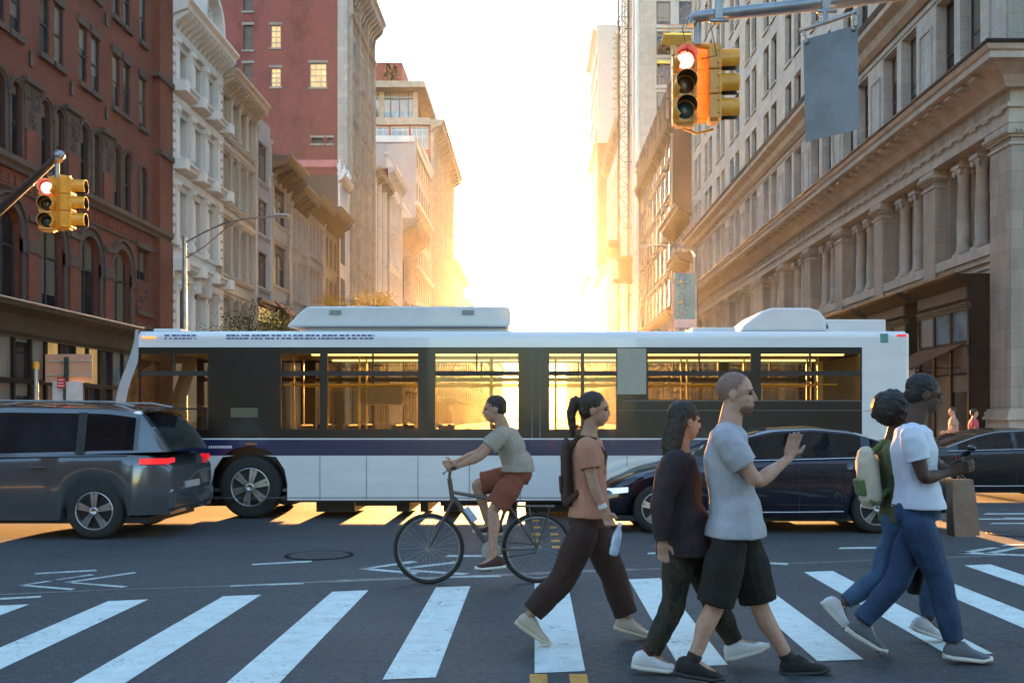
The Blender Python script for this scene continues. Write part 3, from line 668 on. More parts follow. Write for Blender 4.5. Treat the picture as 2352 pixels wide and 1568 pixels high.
b = rowb('ornate pale building with a deep bracketed cornice and arched bays', 112, 125, 23.6, MT['limestone_plain'], [(1.,4.4),(6.,9.),(10.4,13.6),(15.,20.)], 4, S_sash, LS, 1.9, 1.8, 1.3, .6, col_=True, arch=1)
for k in range(12): b.box(W_, 112.2+k*1.1, 112.7+k*1.1, -.3, 0, 23.9, 25.6)
b.box(W_, 112, 125, -.35, .05, 25.6, 26.0); b.done()
b = rowb('tall building with a blank pale grey side wall and white window bands', 125, 143.5, 36.6, MT['beige_iron'], [(5+4*k, 7.6+4*k) for k in range(8)], 6, S_brown, W_, .5, 1.0, 0, .6, width=16, camwall=MT['grey_stucco'])
b.box(W_, 125, 143.5, -.01, .25, 35.4, 36.7); b.box(W_, -31, -15, -.01, .25, 36.0, 36.8, cam=True)
for z_ in (12.2, 20.2, 28.2): b.box(W_, 125, 143.5, -.01, .5, z_, z_+.35)
b.done()
# L13 big brick building with glazed penthouse terraces
b = Bld('big brick building topped with glazed penthouse terraces and rooftop shrubs', -1, 143.5, 180, 44.5, MT['far_brick'], group=None, width=24); b.dep = .5
for k in range(9):
    for j in range(8):
        c = 143.5 + 2.3 + j*4.56; b.win(c-1.5, c+1.5, 5+4.1*k, 8+4.1*k, S_brown, 0, .5)
for j in range(9): b.pil(LS, 143.5+j*4.5, 144.1+j*4.5, 4, 42.5, .5, .6, .5)
b.cornice(LS, 42.8, 2.0, 1.7, br=2.0, bw=.5); b.cornice(LS, 16.2, 1.0, .7); b.cornice(LS, 4.0, 1.0, .7)
a0 = P(849, 0, 143.5).x
for j in range(3): b.win(a0+.2+j*2.85, a0+2.75+j*2.85, 40.2, 43.4, S_blue, cam=True, dep=.2)
b.box(LS, -39, -15.0, -.01, .4, 43.6, 44.6, cam=True); b.box(LS, -16.6, -15.3, -.01, .1, 34, 39.4, cam=True)
b.done()
pt = thing('penthouse', 'glazed penthouse with a pergola and red brick top on the big brick building', 'penthouse', (-21, 147, 44.5), 'rooftop structures')
m = MB(); m.box(-39, -17.5, 146, 165, 44.5, 45.1); m.box(-39, -16.0, 145, 168, 49.6, 50.5)
for x in (-38.9, -30.2, -22.6, -17.6): m.box(x-.35, x+.35, 147, 147.4, 45.1, 49.6)
m.build('wall', LS, pt)
m = MB(); m.add([(-38.8,147.2,45.1),(-18,147.2,45.1),(-18,147.2,49.6),(-38.8,147.2,49.6)], [(0,1,2,3)]); m.add([(-18,147.2,45.1),(-18,164,45.1),(-18,164,49.6),(-18,147.2,49.6)], [(0,1,2,3)]); m.build('glazing', MT['glass_blue'], pt)
m = MB()
for k in range(16): m.box(-38.5+k*1.32, -38.4+k*1.32, 147.05, 147.2, 45.1, 49.6)
m.box(-38.8, -18, 147.03, 147.18, 48.5, 48.65); m.build('frame', MT['black_frame'], pt)
m = MB(); m.box(-38, -19.8, 149, 160, 50.5, 54.6); m.build('upper_storey', MT['far_brick'], pt)
for i, (x, s_) in enumerate(((-37, .9), (-35.6, .8), (-21.5, 1.6), (-20.5, 1.5))):
    shrub('dark green shrub on the penthouse %s terrace edge, %s' % ('upper', ('at the far end', 'second from the far end', 'just before the corner', 'at the corner')[i]), (x, 146, 50.5), 1.6*s_, .5*s_, 160, leaf=.16)
shrub('large round shrub standing on the lower penthouse terrace', (-24, 145.2, 44.6), 3.0, 1.3, 260, leaf=.22)
# distant blocks on the left
def farb(label, side, d0, d1, h, m, nf, nb, X=15, top=None):
    b = Bld(label, side, d0, d1, h, m, X=X, group='far buildings fading into the glare'); b.dep = .35
    n = 0
    for k in range(nf):
        for j in range(nb):
            if n < 90:
                c = d0 + (j+.5)*(d1-d0)/nb; w_ = (d1-d0)/nb*.28; z_ = 5+(h-8)*k/nf
                b.win(c-w_, c+w_, z_, z_+(h-8)/nf*.62, S_far, 0, .35); n += 1
    b.cornice(m, h-1, 1.2, 1.2); b.cornice(m, 4.2, .6, .5)
    if top:
        for a, c, e in top: b.walls.box(side*X+(side*2 if side > 0 else side*12), side*X+(side*12 if side > 0 else side*2), d0+(d1-d0)*a, d0+(d1-d0)*c, h, h+e)
    return b.done()
farb('hazy stepped block just beyond the big brick building', -1, 180, 214, 30, MT['pale_stone'], 7, 6, top=[(.1,.5,4),(.5,.8,8)])
farb('faint lower block in the glare, second beyond the big brick building', -1, 214, 262, 27, MT['beige_iron'], 6, 6, top=[(.2,.6,4)])
farb('faint far block in the glare, third beyond the big brick building', -1, 262, 340, 25, MT['pale_stone'], 5, 8, top=[(.3,.5,6)])
farb('last faint block left of the sun glare', -1, 340, 470, 24, MT['beige_iron'], 5, 8)
# ------------------------------------------------------------------ right side (x > 0)
LM = MT['limestone']
D0 = 31.35; PIT = 5.63
b = Bld('huge pale limestone corner building with piers, paired columns and two dark edged cornices', 1, D0, 94.9, 46, LM, group=None, width=40); b.front = False
b.dep = .55
piers = [D0 + .0] + [32.8+PIT*k-1.15 for k in range(1, 11)]
tl = b.T(LS); M = b.M
wl_ = b.walls
# upper floors: paired windows
n = 0
S_r = ST(frame=MT['black_frame'], rows=[.5])
order = []
for r_ in range(7):
    z0_, z1_ = (18.35, 21.2) if r_ == 0 else (22.45+4.1*(r_-1), 25.45+4.1*(r_-1))
    for k in range(11):
        c = 32.8 + PIT*k + 2.55
        if c > 93: continue
        for s_ in (-1, 1):
            a_ = c + s_*1.03
            order.append((c/(z0_+6), a_-.74, a_+.74, z0_, z1_, r_))
for _, a_, c_, z0_, z1_, r_ in order:
    vis = P and (z0_-HC)*FPX/a_ < CY + 40
    if vis: b.win(a_, c_, z0_, z1_, S_r, 0, .32)
    tl.box(a_-.04, c_+.04, -.02, .1, z0_-.16, z0_, 0, M)
b.wins.sort(key=lambda t: t[1])
upper = list(b.holes)
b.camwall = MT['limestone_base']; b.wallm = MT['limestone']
wall_holes(wl_, D0, 94.9, 18.0, 46, upper, .32, 0, None, M)
# second storey: 13.0 .. 17.1 windows set deep between panelled piers
h2 = []
for k in range(11):
    c = 32.8 + PIT*k + 2.55
    if c > 93: continue
    for s_ in (-1, 1): h2.append((c+s_*1.05-.8, c+s_*1.05+.8, 13.0, 16.9, 0))
wall_holes(wl_, D0, 94.9, 12.9, 18.0, h2, .5, 0, None, M)
S_2 = ST(frame=MT['black_frame'], rows=[.5], fw=.07)
for h in h2: b.wins.insert(0, (False, h[0], h[1], h[2], h[3], S_2, .47))
for k in range(12):                                   # sunk panels between the pairs
    q = 32.8 + PIT*k - .27
    if k == 0: q = 32.2
    if q > 93: continue
    for (x0, x1, z0_, z1_) in ((q-.62,q-.52,13.3,16.3),(q+.52,q+.62,13.3,16.3),(q-.52,q+.52,16.2,16.3)): tl.box(x0, x1, -.01, .05, z0_, z1_, 0, M)
# main entablature
def ent(prof, m, z=0, u0=D0, u1=94.9, mitre=True):    # profile runs along the avenue and returns round the corner
    t = b.T(m); n = len(prof); X = 15
    ring0 = [(X-w_, u0-w_, zz) for w_, zz in prof]
    t.rings([[(X-w_, u1, zz) for w_, zz in prof], ring0], 0, False, False)
    t.rings([ring0, [(X+30, u0-w_, zz) for w_, zz in prof]], 0, False, False)
ent([(0,12.9),(1.38,12.88),(1.38,12.8),(1.30,12.66),(1.22,12.62),(1.22,12.42),(.95,12.40),(.5,12.15),(.35,11.95),(.3,11.85),(0,11.85)], MT['limestone_plain'])
ent([(1.36,12.93),(1.40,12.93),(1.42,12.86),(1.40,12.80),(1.34,12.80),(1.34,12.9)], MT['dark_trim'])
ent([(0,11.85),(.06,11.85),(.06,11.42),(.2,11.4),(.2,11.26),(.1,11.24),(.1,11.02),(.14,11.0),(.14,10.78),(-.9,10.78)], MT['limestone_plain'])
k = D0+.25
while k < 94.5:                                        # mutules and triglyphs
    tl.box(k, k+.42, .35, 1.05, 12.26, 12.36, 0, M)
    for j in range(3): tl.box(k+.02+j*.14, k+.10+j*.14, .05, .09, 11.42, 11.83, 0, M)
    tl.box(k, k+.42, .15, .2, 11.17, 11.25, 0, M)
    k += .94
ent([(0,18.0),(.1,17.3),(.35,17.45),(.45,17.75),(.85,17.9),(.9,18.15),(0,18.35)], MT['limestone_plain'])
ent([(.85,18.1),(.92,18.1),(.94,18.36),(.0,18.5),(0,18.34)], MT['dark_trim'])
ent([(0,17.0),(.06,17.0),(.06,17.2),(0,17.2)], MT['limestone_plain'])
# base storey: piers, columns, sills
tw = b.walls
back = 1.05
wall_holes(tw, D0, 94.9, .14, 10.8, [], .1, 0, None, Mright(15+back))
for i, p0 in enumerate(piers):
    p1 = 32.8 if i == 0 else p0+1.15
    if i == 6: p1 += 1.9
    if p0 > 94: continue
    if p1 > 94.9: p1 = 94.9
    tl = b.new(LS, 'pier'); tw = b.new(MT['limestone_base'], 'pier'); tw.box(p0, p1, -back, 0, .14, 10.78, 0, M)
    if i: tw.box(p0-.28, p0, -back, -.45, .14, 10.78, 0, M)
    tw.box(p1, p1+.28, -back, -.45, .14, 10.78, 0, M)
    e = .0
    for (z0_, z1_, pr) in ((10.12, 10.2, .06), (10.36, 10.44, .08), (10.44, 10.6, .17), (10.6, 10.77, .12)):
        tl.box(p0-pr, p1+pr, -.4 if i else -3, pr, z0_, z1_, 0, M)
    kk = p0-.1
    while kk < p1+.05: tl.ball(M @ Vector((kk+.06, .2, 10.52)), (.05, .05, .07), 6, 4); kk += .13
    if i == 0:
        kk = 15.1
        while kk < 20: tl.ball((kk, D0-.2, 10.52), (.05, .05, .07), 6, 4); kk += .15
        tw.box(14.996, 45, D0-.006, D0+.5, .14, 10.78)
    tl.lathe([(.05,1.5),(.12,1.58),(.12,1.72),(.05,1.8)], 8) if False else None
    for z0_, z1_, pr in ((.14, 1.45, .12), (1.45, 1.55, .22), (1.55, 1.72, .16), (1.72, 1.8, .08)):
        tl.box(p0-pr, p1+pr, -.5, pr, z0_, z1_, 0, M)
        if i == 0: tl.box(15.52, 45, D0-pr-.003, D0+.3, z0_+.002, z1_+.002)
for i in range(len(piers)-1):
    a_ = (32.8 if i == 0 else piers[i]+1.15 + (1.9 if i == 6 else 0)); c_ = piers[i+1]
    if a_ > 92: continue
    tl = b.new(LS, 'sill'); tl.box(a_, c_, -back, -.02, 6.92, 7.26, 0, M); tl.box(a_, c_, -back, -.10, 6.72, 6.92, 0, M); tl.box(a_, c_, -back, -.22, 5.5, 6.72, 0, M)
    tl.box(a_+.1, c_-.1, -.25, -.16, 6.5, 6.6, 0, M)
    w3 = (c_-a_)/3
    for j in (1, 2):
        tl = b.new(LS, 'column'); u = a_ + w3*j; Mc = M @ Matrix.Translation((u, -.42, 0))
        tl.box(u-.3, u+.3, -.72, -.12, 7.26, 7.4, 0, M)
        tl.lathe([(.29,7.4),(.31,7.47),(.25,7.53),(.27,7.58),(.225,7.66),(.235,8.4),(.19,10.0),(.23,10.04),(.2,10.08),(.2,10.2),(.3,10.4)], 16, 0, Mc)
        for sx in (-1, 1):
            for sy in (-1, 1): tl.ball(M @ Vector((u+sx*.24, -.42+sy*.24, 10.3)), (.09, .09, .12), 8, 6)
        tl.box(u-.32, u+.32, -.74, -.1, 10.42, 10.56, 0, M); tl.box(u-.2, u+.2, -.9, -.3, 10.56, 10.78, 0, M)
        tl.box(u-.13, u+.13, -back, -.75, 7.26, 10.78, 0, M)
    for j in range(3):
        u0_ = a_+w3*j+.2; u1_ = a_+w3*(j+1)-.2
        b.wins.insert(0, (False, u0_, u1_, 7.26, 10.75, S_2, back-.03))
# quoins at the far end
for k in range(60): tl.box(94.5 - (.3 if k % 2 else 0), 94.92, -.02, .05, 18.6+k*.45, 18.95+k*.45, 0, M)
b.wins = sorted(b.wins, key=lambda t: t[1]+ (0 if t[3] < 18 else 6))
b.done()
# dark storefront bays
Mf = Mright(14.35); shop_lbl = ['dark bronze shop bay nearest the limestone corner pier, with the grey awning', 'dark bronze shop bay, second from the limestone corner pier', 'dark bronze shop bay, third from the limestone corner pier', 'dark bronze shop bay, fourth from the limestone corner pier']
DT = MT['dark_trim']; bay_m = M_plain('bronze_bay', (.045,.042,.038), .7, 0, spec=.2, var=.2, scale=2)
S_bay = None
for i in range(4):
    a_ = (32.82 if i == 0 else piers[i]+1.17); c_ = piers[i+1]-.02
    a_ += .05 if i == 0 else 0
    t = thing('shop_bay', shop_lbl[i], 'shopfront', (14.35, a_, .14), 'dark shop bays between the limestone piers')
    m = MB()
    m.prism([(-.9,6.28),(.45,6.28),(.47,6.36),(.47,6.28),(.42,6.18),(.30,6.10),(.12,5.98),(.0,5.92),(-.9,5.92)], a_-.35 if i else a_, c_+.35 if False else c_, 0, Mf)
    m.box(a_, c_, -.9, .0, 5.40, 5.92, 0, Mf)
    m.build('cornice', DT, t)
    m = MB(); m.box(a_+.12, c_-.12, .0, .06, 5.48, 5.86, 0, Mf)
    for z_ in (5.12, 5.2, 5.28): m.box(a_+.05, c_-.05, -.1, .03+(z_-5.1)*.4, z_, z_+.06, 0, Mf)
    m.build('fascia_panel', bay_m, t)
    m = MB(); w3 = (c_-a_)/3
    for j in range(4):
        u = a_+.06+(c_-a_-.12)*j/3; m.box(u-.06, u+.06, -.1, .02, .14, 5.12, 0, Mf)
    m.box(a_, c_, -.08, .0, 3.9, 4.1, 0, Mf); m.box(a_, c_, -.1, .0, .14, .7, 0, Mf); m.box(a_, c_, -.08, 0, 2.95, 3.03, 0, Mf)
    m.box(a_, a_+.1, -.85, -.1, .14, 5.4, 0, Mf); m.box(a_, a_+.06, -.9, -.75, .14, 5.4, 0, Mf); m.box(a_+.01, a_+.07, -.9, -.05, 3.9, 4.1, 0, Mf)
    m.build('frame', DT, t)
    for j in range(3):
        u0_ = a_+.06+(c_-a_-.12)*j/3+.06; u1_ = a_+.06+(c_-a_-.12)*(j+1)/3-.06
        for z0_, z1_ in ((4.1, 5.12), (.7, 3.9)):
            m = MB(); m.add([(u0_,-.05,z0_),(u1_,-.05,z0_),(u1_,-.05,z1_),(u0_,-.05,z1_)], [(0,1,2,3)], 0, False, Mf); m.build('pane', MT['glass_blue'] if z0_ > 4 else G_, t)
    m = MB(); m.add([(a_+.05,-.78,.7),(a_+.05,-.1,.7),(a_+.05,-.1,5.12),(a_+.05,-.78,5.12)], [(0,1,2,3)], 0, False, Mf); m.build('side_pane', G_, t)
    if i == 0:
        aw = thing('awning', 'grey brown fabric awning sloping out from the shop bay nearest the corner pier', 'awning', (13.6, 33.5, 3.2))
        m = MB()
        for k in range(24):
            u = 33.4 + 3.7*k/24; m.add([(u,.02,3.98),(u+3.7/24,.02,3.98),(u+3.7/24,1.6,3.2),(u,1.6,3.2)], [(0,1,2,3)], 0, False, Mf)
        m.prism([(.02,3.95),(.02,3.99),(1.62,3.21),(1.62,3.16)], 33.4, 37.1, 0, Mf)
        m.build('canopy', M_plain('awning_canvas', (.045,.04,.037), 1.0, spec=0, var=.25, scale=2, vscale=(.3,6,.3)), aw)
        m = MB(); m.box(33.4, 37.1, 1.58, 1.61, 2.85, 3.18, 0, Mf); m.build('valance', M_plain('dark_canvas', (.09,.08,.075), .85), aw)
        m = MB(); m.tube([Mf @ Vector((33.5,.02,3.2)), Mf @ Vector((33.5,1.55,3.17))], .02, 6); m.tube([Mf @ Vector((37.0,.02,3.2)), Mf @ Vector((37.0,1.55,3.17))], .02, 6); m.build('arm', DT, aw)

b = rowb('small grey building with a dark bracketed cornice beside the limestone block', 94.9, 108, 21.8, MT['grey_stucco'], [(1.,4.),(5.2,8.),(9.4,12.2),(13.4,16.),(17.2,19.6)], 4, S_sash, MT['brown_iron'], 1.6, 1.3, 1.0, .55, side=1, trim=LS, hood=True)
b.cornice(MT['brown_iron'], 16.2, 1.6, 1.1, 94.9, 101.5, br=1.0); b.done()
b = rowb('ornate dark brownstone building with finials and stepped dormers', 108, 142, 33.6, MT['brownstone'], [(14+4.1*k, 17+4.1*k) for k in range(5)], 8, S_brown, MT['brownstone'], .8, 1.4, 1.5, .6, side=1, trim=MT['grey_iron'], dep=.08, hood=True, camwall=MT['dark_brick'])
for k in range(9):
    u = 108.5 + k*4.1
    b.box(MT['brownstone'], u-.5, u+.5, -.6, .5, 33.6, 36.2); b.T(MT['brownstone']).lathe([(.55,36.2),(.3,36.6),(.5,37.1),(.35,37.6),(.05,38.2)], 8, 0, b.M @ Matrix.Translation((u, .2, 0)))
    if k % 2 == 0 and u < 140: b.T(MT['brownstone']).slab([(u+.6,33.6),(u+.6,36),(u+2.1,38.4),(u+3.5,36),(u+3.5,33.6)], -.8, .3, 0, b.M)
b.cornice(MT['brownstone'], 12.2, .7, 1.0)
for k in range(12):
    u = 109.2 + k*2.7; b.win(u, u+2.0, 7.2, 11.6, S_dark2, 0, .5); b.win(u, u+2.0, 1.2, 6.0, S_dark2, 0, .5); b.box(LS, u-.5, u-.25, -.01, .35, .2, 12.2)
b.done()
# concrete tower under construction
b = Bld('raw grey concrete tower under construction with netted edges', 1, 142, 168, 78, MT['pale_stone'], group=None, width=26, cat='building'); b.camwall = MT['concrete']
for k in range(16):
    z_ = 36 + k*4.3
    if z_ > 74: break
    a_ = P(1508, 0, 142).x; c_ = P(1540, 0, 142).x
    b.win(a_, c_, z_, z_+3.3, ST(frame=MT['black_frame'], glass=MT['glass_blue'] if k % 3 else G_, cols=2, rows=[.3], fw=.15) if k < 2 else b.wins[k % 2][5], cam=True, dep=.2)
    b.win(c_+1.2, c_+3.4, z_, z_+3.3, b.wins[0][5], cam=True, dep=.2)
    b.box(MT['concrete'], 16.8, 41, -.01, .22, z_-.55, z_-.25, cam=True)
b.box(MT['pale_stone'], 15, 17.2, -.01, .35, 0, 78, cam=True)
b.box(M_plain('yellow_edge_guard', (.7,.55,.08), .6), P(1508,0,142).x, P(1538,0,142).x, .22, .4, P(0,148,142).z, P(0,142,142).z, cam=True)
for k in range(14): b.band(W_, 5+k*5.1, .35, .5)
for k in range(6): b.box(W_, 142.2+k*4.9, 143.3+k*4.9, -.01, .5, 0, 78)
for k in range(12):
    for j in range(5):
        b.win(143.9+j*4.9, 146.6+j*4.9, 8+k*5.1, 11.6+k*5.1, S_far, 0, .3)
b.done()
pf = thing('work_platform', 'loading platform with yellow and orange rails high on the concrete tower', 'platform', P(1555, 74, 138))
m = MB(); c = P(1555, 76, 138); m.box(c.x-1.8, c.x+2.2, 138, 141.9, c.z-.25, c.z); m.build('deck', M_plain('yellow_deck', (.7,.52,.06), .6), pf)
m = MB()
for x in (-1.8, -.5, .9, 2.2): m.tube([(c.x+x,138.05,c.z),(c.x+x,138.05,c.z+1.2)], .05, 5)
for z_ in (.5, 1.15): m.tube([(c.x-1.8,138.05,c.z+z_),(c.x+2.2,138.05,c.z+z_)], .04, 5)
m.build('railing', M_plain('orange_rail', (.6,.18,.05), .6), pf)
# hoist mast with cage
hm = thing('hoist_mast', 'slender lattice hoist mast standing in front of the concrete tower', 'hoist', (13.4, 150, 0))
m = MB(); hx, hy = 13.4, 150
for sx in (-.75, .75):
    for sy in (-.75, .75): m.tube([(hx+sx,hy+sy,0),(hx+sx,hy+sy,78)], .09, 4)
for k in range(52):
    z_ = k*1.5; s_ = 1 if k % 2 else -1
    m.tube([(hx-.75*s_,hy-.75,z_),(hx+.75*s_,hy-.75,z_+1.5)], .05, 4); m.tube([(hx-.75,hy-.75*s_,z_),(hx-.75,hy+.75*s_,z_+1.5)], .05, 4)
    m.tube([(hx-.75,hy-.75,z_),(hx+.75,hy-.75,z_)], .05, 4)
m.build('lattice', MT['brown_iron'], hm)
m = MB()
for z_ in range(10, 78, 10): m.tube([(hx,hy,z_),(15.5,hy,z_)], .07, 4)
m.build('wall_tie', MT['brown_iron'], hm)
cg = thing('hoist_cage', 'hoist cage and platform hanging low on the lattice mast', 'hoist cage', (13.0, 148.5, 22))
m = MB(); m.box(11.7, 15, 147.2, 150.6, 21.7, 22.0); m.box(12.6, 14.4, 147.4, 149, 22, 25); m.box(12.3, 14.7, 147.2, 149.2, 25, 25.4); m.build('cab', MT['dark_trim'], cg)
m = MB()
for x in (11.75, 12.5): m.tube([(x,147.3,22),(x,147.3,24.8)], .07, 4)
for z_ in (22.8, 23.8, 24.8): m.tube([(11.7,147.3,z_),(12.6,147.3,z_)], .06, 4)
for x in range(6): m.tube([(11.9+x*.55,148.6,21.7),(11.9+x*.55,148.2,19.9)], .05, 4)
m.build('railing', MT['brown_iron'], cg)
b = rowb('tall ornate pale building with a bracketed balcony, beyond the hoist mast', 168, 206, 52, MT['grey_stucco'], [(5+4.4*k, 8+4.4*k) for k in range(10)], 8, S_far, LS, 1.5, 1.5, 2.5, .5, side=1)
for k in range(6): b.box(LS, 169+k*6.5, 171.5+k*6.5, -.5, .9, 52, 55-(k*.2))
for k in range(7): b.box(MT['brown_iron'], 172+k*1.3, 172.5+k*1.3, 0, 1.8, 30.2, 31.2)
b.box(MT['brown_iron'], 171, 182, -.01, 2.4, 31.2, 32); b.done()
# cream tower with quoins
b = Bld('slim tower with cream top, white corner quoins and brown lower storeys', 1, 238, 268, 95, MT['grey_iron'], group=None, width=26); zb = 67
b.camwall = M_plain('brown_tower_side', (.13,.085,.06), .85, var=.15, scale=.4)
cr = M_plain('cream_brick', (.33,.27,.18), .8, var=.12, scale=.6); QW = M_plain('white_quoin', (.40,.40,.39), .8, var=.1); rows_ = [(90.0, 84.4, 1), (79.6, 73.6, 0), (69, 63.7, 0)]
b.box(cr, 19.5, 41, -.01, .3, zb, 93.5, cam=True); b.box(QW, 15, 19.5, -.01, .5, zb, 95.2, cam=True)
for k in range(22): b.box(cr, 18.6+(.5 if k % 2 else 0), 19.6, .3, .55, zb+.5+k*1.2, zb+1.2+k*1.2, cam=True)
for k in range(16): b.T(W_).box(19.6+k*1.2, 20.0+k*1.2, .0, .4, 93.5, 95.6, 0, b.Mc)
b.box(W_, 19.5, 41, -.01, .6, 95.6, 96.2, cam=True); b.box(W_, 19.5, 41, .3, .6, 93, 93.6, cam=True)
for zc_ in (87, 77.5, 68.5, 60, 50):
    pass
for zt, hh in ((91.0, 5.2), (81.8, 5.4), (72.6, 4.2), (0, 0)):
    if not hh: continue
    for x_ in (21.2, 25.4, 29.6):
        window(b.root, b.Mc, x_+1.2, zt-hh, 2.5, hh, .33, S_white)
for j in range(5):
    for k in range(14): b.win(240+j*5.6, 243+j*5.6, 8+k*6, 11.5+k*6, S_far, 0, .5)
for j in range(7): b.box(MT['brown_iron'], 15.6+j*3.2, 16.2+j*3.2, -.01, .4, 4, 66, cam=True)
b.cornice(W_, 93.5, 1.2, 1.5); b.cornice(MT['beige_iron'], 66.5, .8, 1.); b.done()
farb('dull low block between the ornate pale building and the cream tower', 1, 206, 238, 33, MT['beige_iron'], 6, 6, top=[(.2,.5,3)])
farb('faint far block right of the sun glare, just past the cream tower', 1, 268, 330, 40, MT['pale_stone'], 7, 7, top=[(.2,.6,5)])
farb('last faint low block right of the sun glare', 1, 330, 470, 26, MT['beige_iron'], 5, 8)
# ------------------------------------------------------------------ the street goes on behind the camera (seen in reflections)
farb('brick corner block behind the viewer on the left of the avenue', -1, -48, -14, 28, MT['red_brick'], 6, 8)
farb('stone corner block behind the viewer on the right of the avenue', 1, -52, -14, 34, MT['limestone'], 7, 8)
farb('further brown block behind the viewer on the left of the avenue', -1, -110, -49, 36, MT['brownstone'], 7, 9)
farb('further grey block behind the viewer on the right of the avenue', 1, -118, -53, 30, MT['grey_iron'], 6, 9)
# ================================================================== street furniture
GALV = M_plain('galvanised_steel', (.30,.31,.32), .38, .75, var=.2, scale=4)
SIGY = M_plain('signal_yellow', (.72,.31,.015), .42, var=.16, scale=6, coat=.2)
DARKP = M_plain('signal_dark', (.02,.02,.022), .4)
def M_lens(name, c, e=0, dots=False):
    t = NT(name); t.setb(Roughness=.2); t.b.inputs['Base Color'].default_value = c4(c)
    if e:
        t.b.inputs['Emission Color'].default_value = c4(c); t.b.inputs['Emission Strength'].default_value = e
        if dots:
            v = t.node('ShaderNodeTexVoronoi'); v.inputs['Scale'].default_value = 42; v.inputs['Randomness'].default_value = .15; t.link(t.pos(), v.inputs['Vector'])
            t.link(t.ramp(v.outputs['Distance'], [(.3, (1.0,.42,.40)), (.55, (1,.06,.06))]), t.b.inputs['Emission Color'])
    return t.m
L_red_on = M_lens('lit_red_lens', (1,.20,.16), .62, False); L_amb = M_lens('amber_lens', (.07,.03,.015)); L_grn = M_lens('green_lens', (.02,.06,.05)); L_ring = M_lens('red_lens_rim', (.95,.01,.02), .14); L_grn2 = M_lens('green_visor_glow', (.02,.45,.25), .1)
def head(root, c, yaw, lit=None, h=.36, w=.34, dp=.2, n=3, back=False):
    """signal head: front looks along -Y turned by yaw; c = top centre"""
    Mx = Matrix.Translation(c) @ Matrix.Rotation(yaw, 4, 'Z')
    m = MB()
    for k in range(n):
        m.box(-w/2, w/2, 0, dp, -(k+1)*h+.006, -k*h-.006, 0, Mx); m.box(-w/2-.008, w/2+.008, -.03, .02, -(k+1)*h+.012, -k*h-.012, 0, Mx)
        for s in (-1, 1):
            for zz in (.25, .75): m.box(s*w/2-.018, s*w/2+.018, -.01, .04, -(k+zz)*h-.02, -(k+zz)*h+.02, 0, Mx)
    m.box(-w/2+.05, w/2-.05, .02, dp-.02, -.01, .03, 0, Mx); m.box(-w/2+.05, w/2-.05, .02, dp-.02, -n*h-.03, -n*h+.01, 0, Mx)
    m.build('housing', SIGY, root, bevel=.012)
    for k in range(n):
        zc = -(k+.5)*h; r = .152
        v = MB(); N = 20; a0, a1 = R(-52), R(232)
        ring = lambda rr, y, dz=0: [(rr*math.cos(a0+(a1-a0)*i/N), y, zc+rr*math.sin(a0+(a1-a0)*i/N)) for i in range(N+1)]
        o1, o2, i1, i2 = ring(r+.008, -.03), ring(r+.004, -.29), ring(r-.002, -.03), ring(r-.006, -.29)
        for i in range(N):
            v.add([o1[i],o1[i+1],o2[i+1],o2[i]], [(0,1,2,3)], 0, True, Mx); v.add([i1[i],i1[i+1],i2[i+1],i2[i]], [(0,1,2,3)], 1, True, Mx); v.add([o2[i],o2[i+1],i2[i+1],i2[i]], [(0,1,2,3)], 0, True, Mx)
        v.build('visor', [SIGY, DARKP], root)
        l = MB(); on = lit == k
        l.lathe([(.128,0),(.115,.02),(.08,.035),(.001,.04)], 24, 0, Mx @ Matrix.Translation((0,-.028,zc)) @ Matrix.Rotation(R(90), 4, 'X'), cap=False)
        lo = l.build('lens', (L_red_on if on else (L_amb if k < 2 else L_grn)), root)
        if on:
            q = MB(); q.lathe([(.158,0),(.158,.012),(.148,.012)], 24, 0, Mx @ Matrix.Translation((0,-.03,zc)) @ Matrix.Rotation(R(90), 4, 'X'), cap=False); q.build('lens_rim', L_ring, lo)
# right cluster
c = P(1573, 112, 14.4)
s1 = thing('traffic_signal', 'yellow traffic signal cluster lit red, hanging beside the blank grey metal plate', 'traffic light', (c.x+.2, 14.5, c.z-1.1), 'traffic signals')
head(s1, c, R(-2), 0)
head(s1, P(1608, 118, 15.0), R(180), None, w=.26)
head(s1, P(1650, 110, 14.55), R(87), None, dp=.15)
m = MB(); z = c.z + .03
m.tube([(c.x, 14.5, z+.02), (c.x+.08, 14.52, z+.08), (P(1640,110,14.55).x, 14.6, z+.06), (P(1645,110,14.55).x+.02, 14.6, z-.02)], .045, 8)
zb = c.z-1.13; m.tube([(c.x, 14.5, zb), (c.x+.2, 14.6, zb-.04), (P(1640,110,14.55).x, 14.6, zb+.02)], .02, 6)
m.build('bracket', SIGY, s1)
m = MB(); m.tube([P(1602, 42, 14.5), P(1602, 104, 14.5)], .055, 10); m.build('hanger', GALV, s1)
a1 = thing('signal_arm', 'horizontal grey mast arm carrying the signal cluster and the hanging plate', 'mast arm', (9.4, 12.0, 0))
m = MB(); pts = [P(1590, 58, 14.5), P(1589, 48, 14.5), P(1596, 41, 14.48), P(1612, 38, 14.46), P(1900, 8, 13.95), Vector((9.4, 12.0, 7.35))]
m.tube(pts, [.085,.09,.09,.085,.095,.13], 12); m.build('arm', GALV, a1)
m = MB(); m.tube([(9.4,12,0), (9.4,12,7.9)], [.17,.12], 14); m.build('pole', GALV, a1)
for px, py, D in ((1648, 30, 14.4), (1893, 8, 13.95)):
    m = MB(); q = P(px, py, D); m.box(q.x-.06, q.x+.06, q.y-.12, q.y+.12, q.z-.13, q.z+.16); m.tube([q+Vector((-.14,-.12,-.16)), q+Vector((.14,-.12,-.16))], .03, 8); m.build('clamp', GALV, a1, bevel=.01)
m = MB(); q = P(1650, 40, 14.3)
